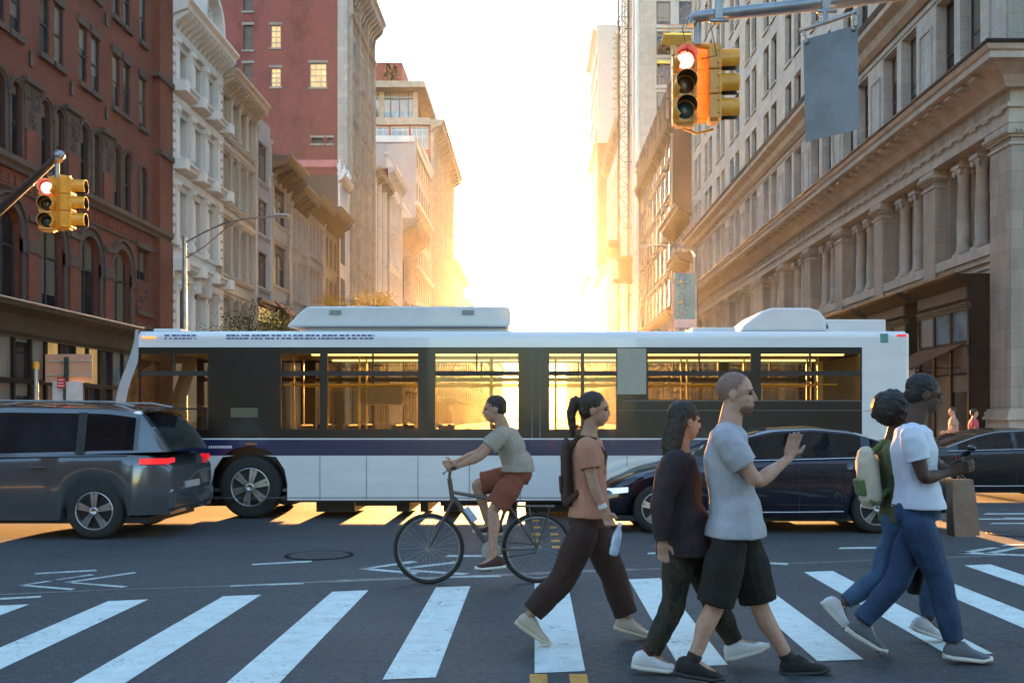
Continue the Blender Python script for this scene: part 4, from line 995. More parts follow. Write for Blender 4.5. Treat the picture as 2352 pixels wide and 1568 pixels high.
for k, (dx, ln) in enumerate(((0,.55),(-.42,.5))):
    m.tube([q+Vector((dx,0,0)), q+Vector((dx-.1,0,-.3*ln)), q+Vector((dx-.02,0,-ln)), q+Vector((dx-.25,0,-ln-.05))], .008, 5)
m.build('cable', DARKP, a1)
hp = thing('hanging_plate', 'blank grey metal sign seen from behind, hanging from the arm right of the signals', 'sign', P(1908, 320, 13.7))
m = MB(); A, B_, C_, D_ = P(1845, 92, 14.0), P(1970, 57, 13.4), P(1972, 297, 13.4), P(1850, 327, 14.0)
nrm = (B_-A).cross(D_-A).normalized()*.006
m.add([A,B_,C_,D_,A+nrm,B_+nrm,C_+nrm,D_+nrm], [(0,1,2,3),(4,5,6,7),(0,1,5,4),(1,2,6,5),(2,3,7,6),(3,0,4,7)]); m.build('plate', M_plain('weathered_aluminium', (.13,.15,.18), .45, .35, var=.22, scale=1.6), hp)
m = MB()
for (s, t_) in ((.45,.83),(.6,.82),(.05,.8),(.95,.55),(.95,.8)):
    q = A + (B_-A)*s + (D_-A)*t_; m.ball(q-nrm*1.3, .014, 6, 4)
m.build('rivet', GALV, hp)
m = MB(); e0, e1 = P(1838, 72, 14.02), P(1970, 27, 13.36); m.tube([e0, e1], .035, 8); m.build('bar', GALV, hp)
for t_, q in ((.07, A + (B_-A)*.06), (.93, A + (B_-A)*.92)):
    m = MB(); p0 = e0+(e1-e0)*t_; m.tube([p0+Vector((0,0,.03)), p0+Vector((0,0,-.09))], .03, 6); m.tube([p0+Vector((0,0,-.05)), q+Vector((0,-.01,-.06))], .022, 6); m.ball(q+Vector((0,-.01,-.05)), .035, 8, 6); m.build('hanger', DARKP if t_ < 0 else GALV, hp)
m = MB(); p0 = P(1893, 14, 13.9); m.tube([p0, e0+(e1-e0)*.45], .04, 8); m.build('stem', GALV, hp)
# left cluster
c = P(109, 413, 21.3)
s2 = thing('traffic_signal', 'orange traffic signal cluster showing red in front of the dark red brick building', 'traffic light', (c.x+.2, 21.4, c.z-1.1), 'traffic signals')
head(s2, c, R(14), 0, w=.33)
head(s2, P(137, 413, 21.5), R(180), None, w=.30)
head(s2, P(166, 410, 21.4), R(96), None, w=.33)
m = MB(); z = c.z+.03; m.tube([(c.x, 21.35, z+.0), (c.x+.2, 21.4, z+.06), (P(160,410,21.4).x, 21.45, z+.04)], .05, 8); m.build('bracket', SIGY, s2)
m = MB(); m.tube([P(131, 368, 21.35), P(131, 408, 21.35)], .05, 8); m.build('hanger', GALV, s2)
a2 = thing('signal_arm', 'slanting grey mast arm holding the signal cluster over the left side', 'mast arm', (-14.5, 26, .14))
e = P(133, 360, 21.3); m = MB(); m.tube([(-14.5, 26, 6.45), e + (Vector((-14.5,26,6.45))-e)*.1, e, e+Vector((.03,-.03,-.1))], [.12,.08,.08,.09], 10); m.build('arm', GALV, a2)
m = MB(); m.tube([(-14.5,26,.14), (-14.5,26,6.9)], [.16,.12], 12); m.build('pole', GALV, a2)
m = MB(); m.ball(e+Vector((.02,0,.03)), (.13,.12,.11), 10, 8); q = e + (Vector((-14.5,26,6.45))-e)*.32; m.ball(q, (.12,.12,.09), 8, 6); m.build('joint', GALV, a2)
# street lamps
l1 = thing('street_lamp', 'slim grey street lamp with a braced arm before the white cast iron building', 'street light', (P(424,900,30).x, 30, .14), 'street lamps')
b0 = P(424, 545, 30); m = MB(); m.tube([(b0.x,30,.14), (b0.x,30,.6), (b0.x,30,b0.z)], [.13,.09,.06], 12); m.ball(b0, .07, 8, 6); m.build('pole', GALV, l1)
m = MB(); m.tube([P(426,557,30), P(470,533,29.8), P(515,513,29.6), P(560,503,29.3), P(632,497,29)], .028, 8); m.build('arm', GALV, l1)
m = MB(); m.tube([P(428,592,30), P(470,566,29.8), P(510,532,29.6), P(550,506,29.35)], .022, 8); m.tube([P(487,526,29.7), P(487,552,29.7)], .008, 4); m.build('brace', GALV, l1)
m = MB(); m.prism([(-.1,-.03),(.1,-.03),(.13,.03),(.06,.07),(-.06,.07),(-.13,.03)], 0, .42, 0, Matrix.Translation(P(630,497,29))); m.build('lamp_head', GALV, l1, bevel=.01)
l2 = thing('street_lamp', 'tall thin street lamp holding a teal banner beside the limestone block', 'street light', (P(1600,900,53).x, 53, .14), 'street lamps')
b0 = P(1600, 572, 53); m = MB(); m.tube([(b0.x,53,.14), (b0.x,53,.8), (b0.x,53,b0.z)], [.15,.1,.07], 12); m.build('pole', GALV, l2)
m = MB(); m.tube([P(1600,580,53), P(1588,572,53), P(1560,566,52.8), P(1520,563,52.6), P(1484,565,52.4)], .04, 8); m.tube([P(1600,592,53), P(1588,574,53)], .03, 6); m.build('arm', GALV, l2)
m = MB(); q = P(1484,566,52.4); m.box(q.x-.3, q.x+.1, q.y-.1, q.y+.1, q.z-.06, q.z+.05); m.build('lamp_head', GALV, l2, bevel=.02)
bn = thing('banner', 'teal street banner with hexagon outlines and yellow dots on the thin lamp post', 'banner', P(1573, 752, 52.9))
A, C_ = P(1549, 628, 52.9), P(1596, 733, 52.9)
TEAL = M_plain('teal_banner', (.13,.42,.43), .7, var=.08, scale=2)
m = MB(); m.box(A.x, C_.x, 52.88, 52.9, C_.z, A.z); m.build('fabric', TEAL, bn)
m = MB(); E_ = P(1596, 752, 52.9); m.box(A.x, C_.x, 52.88, 52.9, E_.z, C_.z-.003); m.build('lower_panel', M_plain('white_banner', (.6,.6,.6), .7), bn)
m = MB(); wd = C_.x-A.x; r = wd*.15
for (fx, fy) in ((.38,.09),(.62,.17),(.15,.19),(.38,.27),(.38,.5),(.15,.64),(.62,.64),(.38,.72),(.5,.86),(.15,.9)):
    cx_, cz_ = A.x+wd*fx, A.z-(A.z-C_.z)*fy
    for k in range(6):
        if (k + int(fx*10)) % 6 == 0: continue
        a0_, a1_ = R(60*k+30+7), R(60*k+90-7); p, q = Vector((cx_+r*math.cos(a0_), 52.875, cz_+r*math.sin(a0_))), Vector((cx_+r*math.cos(a1_), 52.875, cz_+r*math.sin(a1_)))
        m.tube([p, q], .018, 4)
m.build('pattern', M_plain('teal_dark_line', (.05,.16,.22), .7), bn)
m = MB()
for fx, fy, rr in ((.32,.18,.075),(.33,.63,.075),(.14,.42,.03),(.15,.86,.03),(.6,.86,.03)):
    m.ball((A.x+wd*fx, 52.872, A.z-(A.z-C_.z)*fy), (rr, .012, rr), 10, 6)
m.build('dot', M_plain('yellow_dot', (.65,.55,.04), .7), bn)
m = MB(); m.tube([(A.x,52.9,A.z+.02),(C_.x+.1,52.9,A.z+.02)], .025, 6); m.tube([(A.x,52.9,E_.z-.02),(C_.x+.1,52.9,E_.z-.02)], .025, 6); m.build('bracket', GALV, bn)
# signs at the left corner
D = 26.8
pd = thing('pedestrian_signal', 'orange pedestrian signal on a yellow capped grey post before the bronze shopfront', 'pedestrian signal', (P(82,900,D).x, D, .14))
q = P(82, 842, D); m = MB(); m.tube([(q.x,D,.14),(q.x,D,q.z)], .075, 10); m.build('post', GALV, pd)
m = MB(); m.lathe([(.1,0),(.1,.14),(.06,.2),(.001,.22)], 10, 0, Matrix.Translation((q.x,D,q.z-.06))); m.build('cap', SIGY, pd)
q = P(60, 882, D); m = MB(); m.box(q.x-.22, q.x+.1, D-.2, D+.2, q.z-.23, q.z+.23); m.box(q.x-.1, q.x+.3, D-.03, D+.03, q.z+.24, q.z+.29); m.box(q.x-.1, q.x+.3, D-.03, D+.03, q.z-.29, q.z-.24); m.build('housing', SIGY, pd, bevel=.02)
m = MB(); m.box(q.x+.1, q.x+.22, D-.19, D+.19, q.z-.2, q.z+.2); m.build('screen', DARKP, pd, bevel=.01)
D = 27.2
sb = thing('sign_board', 'peach coloured back of a large sign with two rails on a dark post', 'sign', (P(154,900,D).x, D, .14))
A, C_ = P(104, 813, D), P(212, 878, D); m = MB(); m.box(A.x, C_.x, D-.01, D+.01, C_.z, A.z); m.build('panel', M_plain('peach_panel', (.50,.30,.21), .55, var=.12, scale=2), sb, bevel=.008)
m = MB()
for y_ in (829, 861): z_ = P(0,y_,D).z; m.box(A.x+.03, C_.x-.03, D-.05, D-.012, z_-.02, z_+.02)
m.build('rail', M_plain('pale_rail', (.4,.38,.36), .5), sb)
m = MB(); x_ = P(156,0,D).x; m.box(x_-.05, x_+.05, D-.13, D-.055, .14, P(0,820,D).z); m.build('post', M_plain('dark_green_post', (.02,.045,.035), .5), sb)
D = 26.9
rs = thing('parking_sign', 'small red parking sign above a white one on the thin post left of the bus', 'sign', (P(146,900,D).x, D, .14))
A, C_ = P(132, 866, D), P(149, 891, D); m = MB(); m.box(A.x, C_.x, D-.01, D+.01, C_.z, A.z); m.build('red_panel', M_plain('red_sign', (.55,.03,.04), .5), rs)
m = MB()
for k in range(3): z_ = A.z-.07-.08*k; m.box(A.x+.03, C_.x-.03, D-.014, D-.011, z_-.012, z_+.012)
m.build('lettering', M_plain('sign_white', (.75,.75,.75), .5), rs)
m = MB(); x_ = P(147,0,D).x; m.box(x_-.03, x_+.03, D+.012, D+.05, .14, A.z+.05); m.build('post', M_plain('dark_green_post2', (.02,.045,.035), .5), rs)
A, C_ = P(121, 876, D+.1), P(190, 932, D+.1); m = MB(); m.box(A.x, C_.x, D+.09, D+.11, C_.z, A.z); 
ws = tag(m.build('notice_board', M_plain('white_board', (.55,.57,.6), .5, var=.1), None, loc=((A.x+C_.x)/2, D+.1, C_.z)), 'plain white board fixed below the peach sign back, left of the bus', 'sign')
# trees
def tree(label, x, y, zt, r, lm, n, group='street trees on the left pavement', name='street_tree'):
    t = thing(name, label, 'tree', (x, y, .14), group); m = MB(); zc = zt - r*.9
    m.tube([(x,y,.14),(x+.05,y,1.5),(x-.03,y+.05,zc-.6*r),(x+.05,y,zc+.3*r)], [.13,.10,.08,.03], 8)
    ends = []
    for k in range(14):
        a = random.random()*6.283; el = random.uniform(-.1, 1.2); ln = r*random.uniform(.7, 1.05); s = Vector((x, y, zc-.7*r+.7*r*random.random()))
        e = Vector((x+ln*math.cos(a)*math.cos(el), y+ln*math.sin(a)*math.cos(el), zc-.3*r+ln*math.sin(el))); mid = (s+e)/2+Vector((0,0,-.12*r))
        m.tube([s, mid, e], [.035,.022,.008], 5); ends += [e, (mid+e)/2]
    m.build('trunk', M_plain('bark', (.07,.055,.045), .9, var=.3, scale=8), t)
    f = MB()
    for e in ends:
        for _ in range(int(n/len(ends))):
            p = e + Vector((random.gauss(0,.22), random.gauss(0,.22), random.gauss(0,.13)))*r*.75
            d = Vector((random.uniform(-1,1), random.uniform(-1,1), random.uniform(-.8,.3))).normalized(); w_ = d.cross(Vector((random.random()-.5, random.random()-.5, 1))).normalized()
            L = random.uniform(.07, .12); f.add([p, p+d*L*.5+w_*L*.34, p+d*L, p+d*L*.5-w_*L*.34], [(0,1,2,3)])
    f.build('crown', lm, t); return t
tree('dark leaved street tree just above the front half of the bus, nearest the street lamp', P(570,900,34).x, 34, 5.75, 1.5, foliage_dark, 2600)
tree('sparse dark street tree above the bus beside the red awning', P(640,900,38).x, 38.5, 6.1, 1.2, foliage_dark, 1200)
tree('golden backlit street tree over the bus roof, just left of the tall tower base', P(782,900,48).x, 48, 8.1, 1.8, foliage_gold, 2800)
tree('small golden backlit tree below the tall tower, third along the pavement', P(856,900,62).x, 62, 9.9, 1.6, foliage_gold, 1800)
aw = thing('awning', 'dull red fabric awning on the brown grey building above the bus roof', 'awning', (-14.2, 57, 4))
m = MB(); Mf = Mleft(-15); m.prism([(0,8.3),(1.1,7.3),(1.1,6.9),(1.06,6.9),(1.06,7.27),(0,8.2)], 57.2, 60.4, 0, Mf); m.build('canopy', M_plain('red_canvas', (.26,.06,.035), .8, var=.2), aw)
# ================================================================== vehicles
TYRE = M_plain('tyre_rubber', (.022,.021,.02), .8, var=.2, scale=8)
ALLOY = M_plain('alloy_wheel', (.45,.46,.48), .28, .85, var=.1, scale=6)
CHROME = M_plain('chrome_trim', (.75,.76,.78), .12, 1.0, var=0)
BLACKP = M_plain('black_plastic', (.018,.018,.02), .5, var=.2, scale=5)
CLEARG = M_clear('clear_glass', (.66,.62,.50), .1); TINTG = M_clear('tinted_glass', (.30,.27,.20), .1)
CARG = M_glass_dark('car_glass', (.006,.007,.009), .03, .5, 0)
def wheel(root, c, r, w, spokes=5, side=-1, rimr=.68, mat=ALLOY, double=True):
    """axle along y, outer face towards side*y"""
    c = Vector(c); Mx = Matrix.Translation(c) @ Matrix.Rotation(R(90)*(-side), 4, 'X')   # local +z = outward
    t = MB(); t.lathe([(r*rimr,-w),(r*.93,-w),(r*.99,-w*.85),(r,-w*.5),(r*.99,-w*.15),(r*.95,-.02),(r*.86,.0),(r*rimr,-.01)], 40, 0, Mx, cap=False)
    o = t.build('wheel', TYRE, root)
    m = MB(); R_ = r*rimr
    m.lathe([(R_,-.01),(R_*.97,.004),(R_*.93,-.005),(R_*.90,-.05),(R_*.9,-w*.9)], 36, 0, Mx, cap=False)
    m.lathe([(R_*.22,-.02),(R_*.22,.006),(R_*.14,.014),(R_*.13,.008),(.001,.008)], 20, 0, Mx, cap=False)
    for k in range(spokes):
        a = 2*math.pi*k/spokes+.3
        for da in ((-.13,.13) if double else (0,)):
            a1 = a+da; ca, sa = math.cos(a), math.sin(a); cb, sb_ = math.cos(a1), math.sin(a1)
            p0 = Vector((ca*R_*.16, sa*R_*.16, 0)); p1 = Vector((cb*R_*.95, sb_*R_*.95, 0)); tn = Vector((-sa, ca, 0)); w0, w1 = (.10, .085) if double else (.2, .26)
            v = [p0-tn*R_*w0+Vector((0,0,.004)), p0+tn*R_*w0+Vector((0,0,.004)), p1+tn*R_*w1+Vector((0,0,-.004)), p1-tn*R_*w1+Vector((0,0,-.004))]
            m.add([*v, *[q-Vector((0,0,.035)) for q in v]], [(0,1,2,3),(0,1,5,4),(1,2,6,5),(2,3,7,6),(3,0,4,7)], 0, False, Mx)
    m.build('rim', mat, o)
    m = MB(); m.lathe([(R_*.9,-.07),(.001,-.07)], 24, 0, Mx, cap=False); m.build('brake', BLACKP, o); return o

# ---------------------------------------------------------------- bus
YN, YF = 15.0, 17.58; XF, XB = P(318,0,15).x, P(2082,0,15).x
bus = thing('city_bus', 'white and blue city bus crossing the avenue with a dark window band and lit interior', 'bus', ((XF+XB)/2, (YN+YF)/2, 0))
BW = M_plain('bus_white', (.74,.74,.75), .3, coat=.5, var=.07, scale=1.2, vscale=(.5,1,3)); BB = M_plain('bus_blue', (.014,.020,.085), .3, coat=.4, var=.1)
SEAMG = M_plain('panel_joint', (.14,.14,.145), .6); BDK = M_plain('bus_black_band', (.010,.007,.005), .35, coat=.15, var=.2, scale=1); BG2 = M_plain('bus_beige_panel', (.36,.34,.29), .4, var=.06)
z0, zs0, zs1, zl, zw1, zr = .28, .955, 1.195, 1.215, 2.585, 2.80
zz = lambda y: HC-(y-CY)*15/FPX
xx = lambda x: (x-CX)*15/FPX
for side, Y in ((0, YN), (1, YF)):
    Mx = Mcam(Y) if side == 0 else Matrix(((1,0,0,0),(0,1,0,Y),(0,0,1,0),(0,0,0,1)))
    wa = [(xx(573)-.57, xx(573)+.57, z0-.02, 1.1, 1), (xx(1700)-.57, xx(1700)+.57, z0-.02, 1.1, 1)]
    m = MB(); wall_holes(m, XF, XB, z0, zs0, wa, .12, 0, 1, Mx); m.build('lower_panel', [BW, BLACKP], bus)
    m = MB(); wall_holes(m, XF, XB, zs0, zs1, wa, .12, 0, 1, Mx, .002); m.build('blue_stripe', [BB, BLACKP], bus)
    m = MB(); m.box(XF, XB, 0, .006, zs1, zl, 0, Mx); m.build('white_line', BW, bus)
    if side == 0:
        hol = [(321,478,812,985),(645,735,812,985),(752,960,812,985),(1000,1190,812,985),(1262,1334,812,985),(1342,1415,812,985),(1488,1725,812,918),(1748,1975,812,918)]
    else:
        hol = [(340,600,812,990),(640,930,812,990),(960,1210,812,990),(1240,1450,812,990),(1480,1720,812,990),(1750,1970,812,990)]
    H_ = [(xx(a), xx(b_), zz(d), zz(c_), 0) for a, b_, c_, d in hol]
    m = MB(); wall_holes(m, XF, xx(1980), zl, zw1, H_, .06, 0, None, Mx); m.build('window_band', BDK, bus)
    m = MB(); m.box(xx(1980), XB, -.04, .003, zl, zw1, 0, Mx)
    m.build('rear_panel', BW, bus)
    if side == 0:
        m = MB(); m.box(xx(1418), xx(1484), .002, .008, zz(905), zz(800), 0, Mx); m.build('beige_panel', BG2, bus)
        m = MB(); m.box(xx(1430), xx(1978), .001, .004, zz(921), zz(919), 0, Mx); m.box(xx(1418), xx(1978), .001, .005, zz(943), zz(941.5), 0, Mx); m.box(xx(1982), XB, .003, .006, zz(944), zz(943), 0, Mx)
        for x_ in (1222, 1240): m.box(xx(x_)-.01, xx(x_)+.01, .0, .006, zl, zw1, 0, Mx)
        for x_ in (735, 842, 960, 1078, 1195, 1320, 1440, 1800, 1895, 1990): m.box(xx(x_)-.004, xx(x_)+.004, .001, .005, z0+.01, zs0-.01, 0, Mx)
        m.box(XF+.5, XB, .001, .005, z0+.035, z0+.045, 0, Mx)
        for x_ in (): m.box(xx(x_)-.14, xx(x_)+.14, .001, .004, .5, .505, 0, Mx); m.box(xx(x_)-.14, xx(x_)+.14, .001, .004, .75, .755, 0, Mx); m.box(xx(x_)-.143, xx(x_)-.137, .001, .004, .5, .755, 0, Mx); m.box(xx(x_)+.137, xx(x_)+.143, .001, .004, .5, .755, 0, Mx)
        m.build('seam', SEAMG, bus)
    for a, b_, c_, d, _ in H_:
        w = MB(); w.add([(a,-.03,c_),(b_,-.03,c_),(b_,-.03,d),(a,-.03,d)], [(0,1,2,3)], 0, False, Mx); wo = w.build('window', CLEARG, bus)
        f = MB(); zt = zz(857)
        f.box(a, b_, -.05, -.01, zt-.035, zt+.035, 0, Mx)
        if b_-a > 1.0: f.box((a+b_)/2-.012, (a+b_)/2+.012, -.05, -.01, zt+.04, d, 0, Mx)
        f.build('transom', BLACKP, wo)
# roof
rm_ = MB(); n = 10
prof = [(YN, zw1), (YN, zw1+.13)] + [(YN+.12*(1-math.cos(R(9*k))), zw1+.13+.12*math.sin(R(9*k))) for k in range(1, n+1)]
prof += [((YN+YF)/2, zr+.075)]
prof = prof + [(YN+YF-y, z_) for y, z_ in prof[::-1][1:]]
rm_.rings([[(XF, y, z_) for y, z_ in prof], [(XB, y, z_) for y, z_ in prof]], 0, True, False)
rm_.add([(XF,YN,zw1),(XB,YN,zw1),(XB,YN+.05,zw1),(XF,YN+.05,zw1)], [(0,1,2,3)])
smooth_angle(rm_.build('roof', BW, bus), 50)
# illegible lettering strips along the roof edge, as the photo shows them
m = MB()
for x0, x1 in ((378, 450), (520, 860)):
    for row in (0, 1):
        x = x0
        while x < x1:
            w_ = random.choice((5, 8, 11)); m.box(xx(x), xx(min(x+w_, x1)), YN-.004, YN-.001, zz(779+row*-7), zz(775+row*-7)); x += w_+random.choice((2, 3, 6))
m.build('lettering', M_plain('navy_lettering', (.12,.13,.28), .5), bus)
m = MB()
for k in range(12): m.box(xx(480+k*4.5), xx(483+k*4.5), YN-.006, YN-.003, zz(1029), zz(1023))
m.build('fleet_number', BW, bus)
# front, with wrap-round windscreen
def frontx(s, z):
    t = max(0, min(1, (2.85-z)/1.15)); t = t*t*(3-2*t); return XF - .04 - .30*t - .24*(1-abs(s)**3)
fb, fw = MB(), MB(); NY, NZ = 20, 20; yc = (YN+YF)/2; hw = (YF-YN)/2
for j in range(NZ):
    for i in range(NY):
        s0, s1 = -1+2*i/NY, -1+2*(i+1)/NY; za, zb_ = z0+(zr-z0+.05)*j/NZ, z0+(zr-z0+.05)*(j+1)/NZ
        q = [(frontx(s0,za), yc+hw*s0, za), (frontx(s1,za), yc+hw*s1, za), (frontx(s1,zb_), yc+hw*s1, zb_), (frontx(s0,zb_), yc+hw*s0, zb_)]
        (fw if (1.15 < (za+zb_)/2 < 2.45 and abs(s0+s1)/2 < .93 and abs(s0+s1) > .06) else fb).add(q, [(0,1,2,3)], 0, True)
for sgn, Y in ((-1, YN), (1, YF)):
    for j in range(NZ):
        za, zb_ = z0+(zr-z0+.05)*j/NZ, z0+(zr-z0+.05)*(j+1)/NZ
        gl_ = 1.5 < (za+zb_)/2 < 2.45
        fa, fb2 = frontx(1, za), frontx(1, zb_); pa_, pb_ = min(fa+.15, XF), min(fb2+.15, XF)
        fb.add([(fa,Y,za),(pa_,Y,za),(pb_,Y,zb_),(fb2,Y,zb_)], [(0,1,2,3)])
        (fw if gl_ else fb).add([(pa_,Y,za),(XF,Y,za),(XF,Y,zb_),(pb_,Y,zb_)], [(0,1,2,3)])
top = [(frontx(-1+2*i/NY, zr+.05), yc+hw*(-1+2*i/NY), zr+.05) for i in range(NY+1)]
for i in range(NY): fb.add([top[i], top[i+1], (XF, top[i+1][1], zr+.06), (XF, top[i][1], zr+.06)], [(0,1,2,3)])
fb.build('front_panel', M_plain('bus_front_grey', (.38,.40,.43), .35, coat=.4, var=.08), bus); fw.build('windscreen', CLEARG, bus)
m = MB(); m.box(XB, XB+.06, YN+.05, YF-.05, z0, zr); m.box(XB-.02, XB+.02, YN, YF, z0, zr); m.build('rear_end', BW, bus, bevel=.03)
# underbody, interior
m = MB(); m.box(XF+.1, XB-.1, YN+.14, YF-.14, .24, .34)
for x_ in (-5.0, -2.4, -1.1, .9, 4.4): m.box(x_-.35, x_+.35, YN+.3, YN+1.0, .17, .26)
for x_, w_ in ((-2.05,.10),(-1.72,.06),(-1.30,.12),(-3.1,.30),(.35,.5),(1.6,.2),(-.35,.07)): m.box(x_-w_, x_+w_, YN+.5, YF-.4, .06, .26)
for c_ in (573, 1700): m.box(xx(c_)-.62, xx(c_)+.62, YN+.32, YF-.32, .2, 1.15)
m.build('underbody', BLACKP, bus)
INT = M_plain('bus_interior', (.16,.14,.11), .6, var=.1); SEAT = M_plain('bus_seat', (.05,.06,.12), .7)
m = MB(); m.box(XF+.1, XB-.1, YN+.13, YF-.13, .40, .45); m.box(XF+.3, XB-.1, YN+.1, YF-.1, 2.52, 2.56); m.box(xx(2000), xx(2010), YN+.1, YF-.1, .45, 2.5); m.build('interior', INT, bus)
m = MB()
for k in range(14):
    x_ = xx(620)+k*.72
    if x_ > xx(1950): break
    for y_ in (YN+.18, YF-.98):
        if k in (4,) and y_ < 16: continue
        m.box(x_, x_+.42, y_, y_+.8, .85, .93); m.box(x_+.36, x_+.44, y_, y_+.8, .93, 1.42)
m.build('seats', SEAT, bus, bevel=.02)
m = MB()
for k in range(9):
    x_ = xx(640)+k*1.05
    for y_ in (YN+.95, YF-.98): m.tube([(x_,y_,.45),(x_,y_,2.5)], .016, 6)
for y_ in (YN+.8, YF-.8): m.tube([(xx(620),y_,2.05),(xx(1960),y_,2.05)], .016, 6)
m.build('handrail', M_plain('yellow_rail', (.55,.45,.1), .4), bus)
m = MB()
for y_ in (YN+.5, YF-.5): m.box(xx(700), xx(1960), y_-.05, y_+.05, 2.49, 2.515)
LI = NT('bus_ceiling_light'); LI.b.inputs['Emission Color'].default_value = (1,.8,.25,1); LI.b.inputs['Emission Strength'].default_value = .35
m.build('ceiling_light', LI.m, bus)
m = MB(); m.box(xx(395), xx(450), YN+1.3, YN+1.8, .9, 1.7); m.box(xx(470), xx(476), YN+.1, YF-.9, .45, 2.3); m.build('driver_seat', SEAT, bus, bevel=.03)
m = MB(); m.box(xx(755), xx(875), YF-.16, YF-.13, zz(925), zz(868)); m.build('advert_panel', M_plain('lilac_panel', (.4,.36,.45), .6), bus)
for cx_ in (573, 1700):
    wheel(bus, (xx(cx_), YN+.02, .475), .475, .3, 6, -1, .62, double=True); wheel(bus, (xx(cx_), YF-.02, .475), .475, .3, 6, 1, .62, double=True)
# roof equipment
HUMP = M_plain('bus_roof_cover', (.60,.60,.60), .4, coat=.2, var=.05)
m = MB(); zb, zt = zr+.07, zz(703)-.0
zt = HC-(703-CY)*15.35/FPX; x0, x1 = P(690,0,15.35).x, P(1172,0,15.35).x
m.slab([(x0-.22,zb+.06),(x0+.02,zt-.06),(x0+.12,zt),(x1-.02,zt),(x1,zt-.06),(x1,zb+.06)], 15.35, 17.2); m.box(x0+.05, x1-.05, 15.5, 17.1, zb-.05, zb+.06)
o = m.build('battery_cover', HUMP, bus, bevel=.03)
m = MB()
for x_ in (770, 1075): q = P(x_, 718, 15.34); m.box(q.x-.09, q.x+.09, 15.33, 15.36, q.z-.03, q.z+.04)
m.build('vent', M_plain('vent_grey', (.25,.24,.24), .6), bus)
m = MB(); zt = HC-(706-CY)*15.5/FPX; x0, x1 = P(1700,0,15.5).x, P(1905,0,15.5).x
m.slab([(x0,zb),(x0+.06,zb+.09),(x0+.35,zt-.05),(x0+.5,zt),(x1-.3,zt),(x1-.15,zt-.05),(x1,zb+.13),(x1+.05,zb)], 15.5, 17.0); m.build('air_conditioner_cover', HUMP, bus, bevel=.04)
m = MB(); zt = HC-(733-CY)*15.5/FPX; m.box(P(1895,0,15.5).x, P(2035,0,15.5).x, 15.5, 17.0, zb-.03, zt); m.box(P(1590,0,15.5).x, P(1690,0,15.5).x, 15.6, 16.6, zb-.03, zb+.07, 0) if 0 else None; m.build('roof_hatch', HUMP, bus, bevel=.02)
def emm(name, c, e):
    t = NT(name); t.b.inputs['Base Color'].default_value = c4(c); t.b.inputs['Emission Color'].default_value = c4(c); t.b.inputs['Emission Strength'].default_value = e; t.setb(Roughness=.3); return t.m
AMB, REDL = emm('amber_marker', (1,.25,.05), .2), emm('red_tail_light', (1,.02,.03), .06)
m = MB(); m.box(xx(326), xx(358), YN-.012, YN, zz(777), zz(773)); m.build('marker_light', AMB, bus)
for h0, h1, hz in ((1590, 1690, .07), (352, 416, .05)):
    m = MB(); m.box(P(h0,0,15.6).x, P(h1,0,15.6).x, 15.6, 16.4, zb-.03, zb+hz); m.build('roof_hatch', HUMP, bus, bevel=.02)
m = MB(); m.box(xx(2060), xx(2080), YN-.012, YN, zz(772), zz(768)); m.build('marker_light', REDL, bus)
m = MB(); m.box(xx(2022), xx(2040), YN-.003, YN+.02, zz(787), zz(766)); m.build('route_logo', M_plain('green_blue_mark', (.10,.26,.26), .5), bus)
m = MB(); m.box(xx(565), xx(590), YN-.01, YN, zz(1021), zz(1017)); m.build('side_reflector', M_plain('orange_reflector', (.5,.15,.03), .4), bus)
m = MB(); m.box(xx(530), xx(592), YN-.002, YN+.0, zz(958), zz(936)); m.build('notice', M_plain('door_notice', (.12,.11,.07), .6), bus)

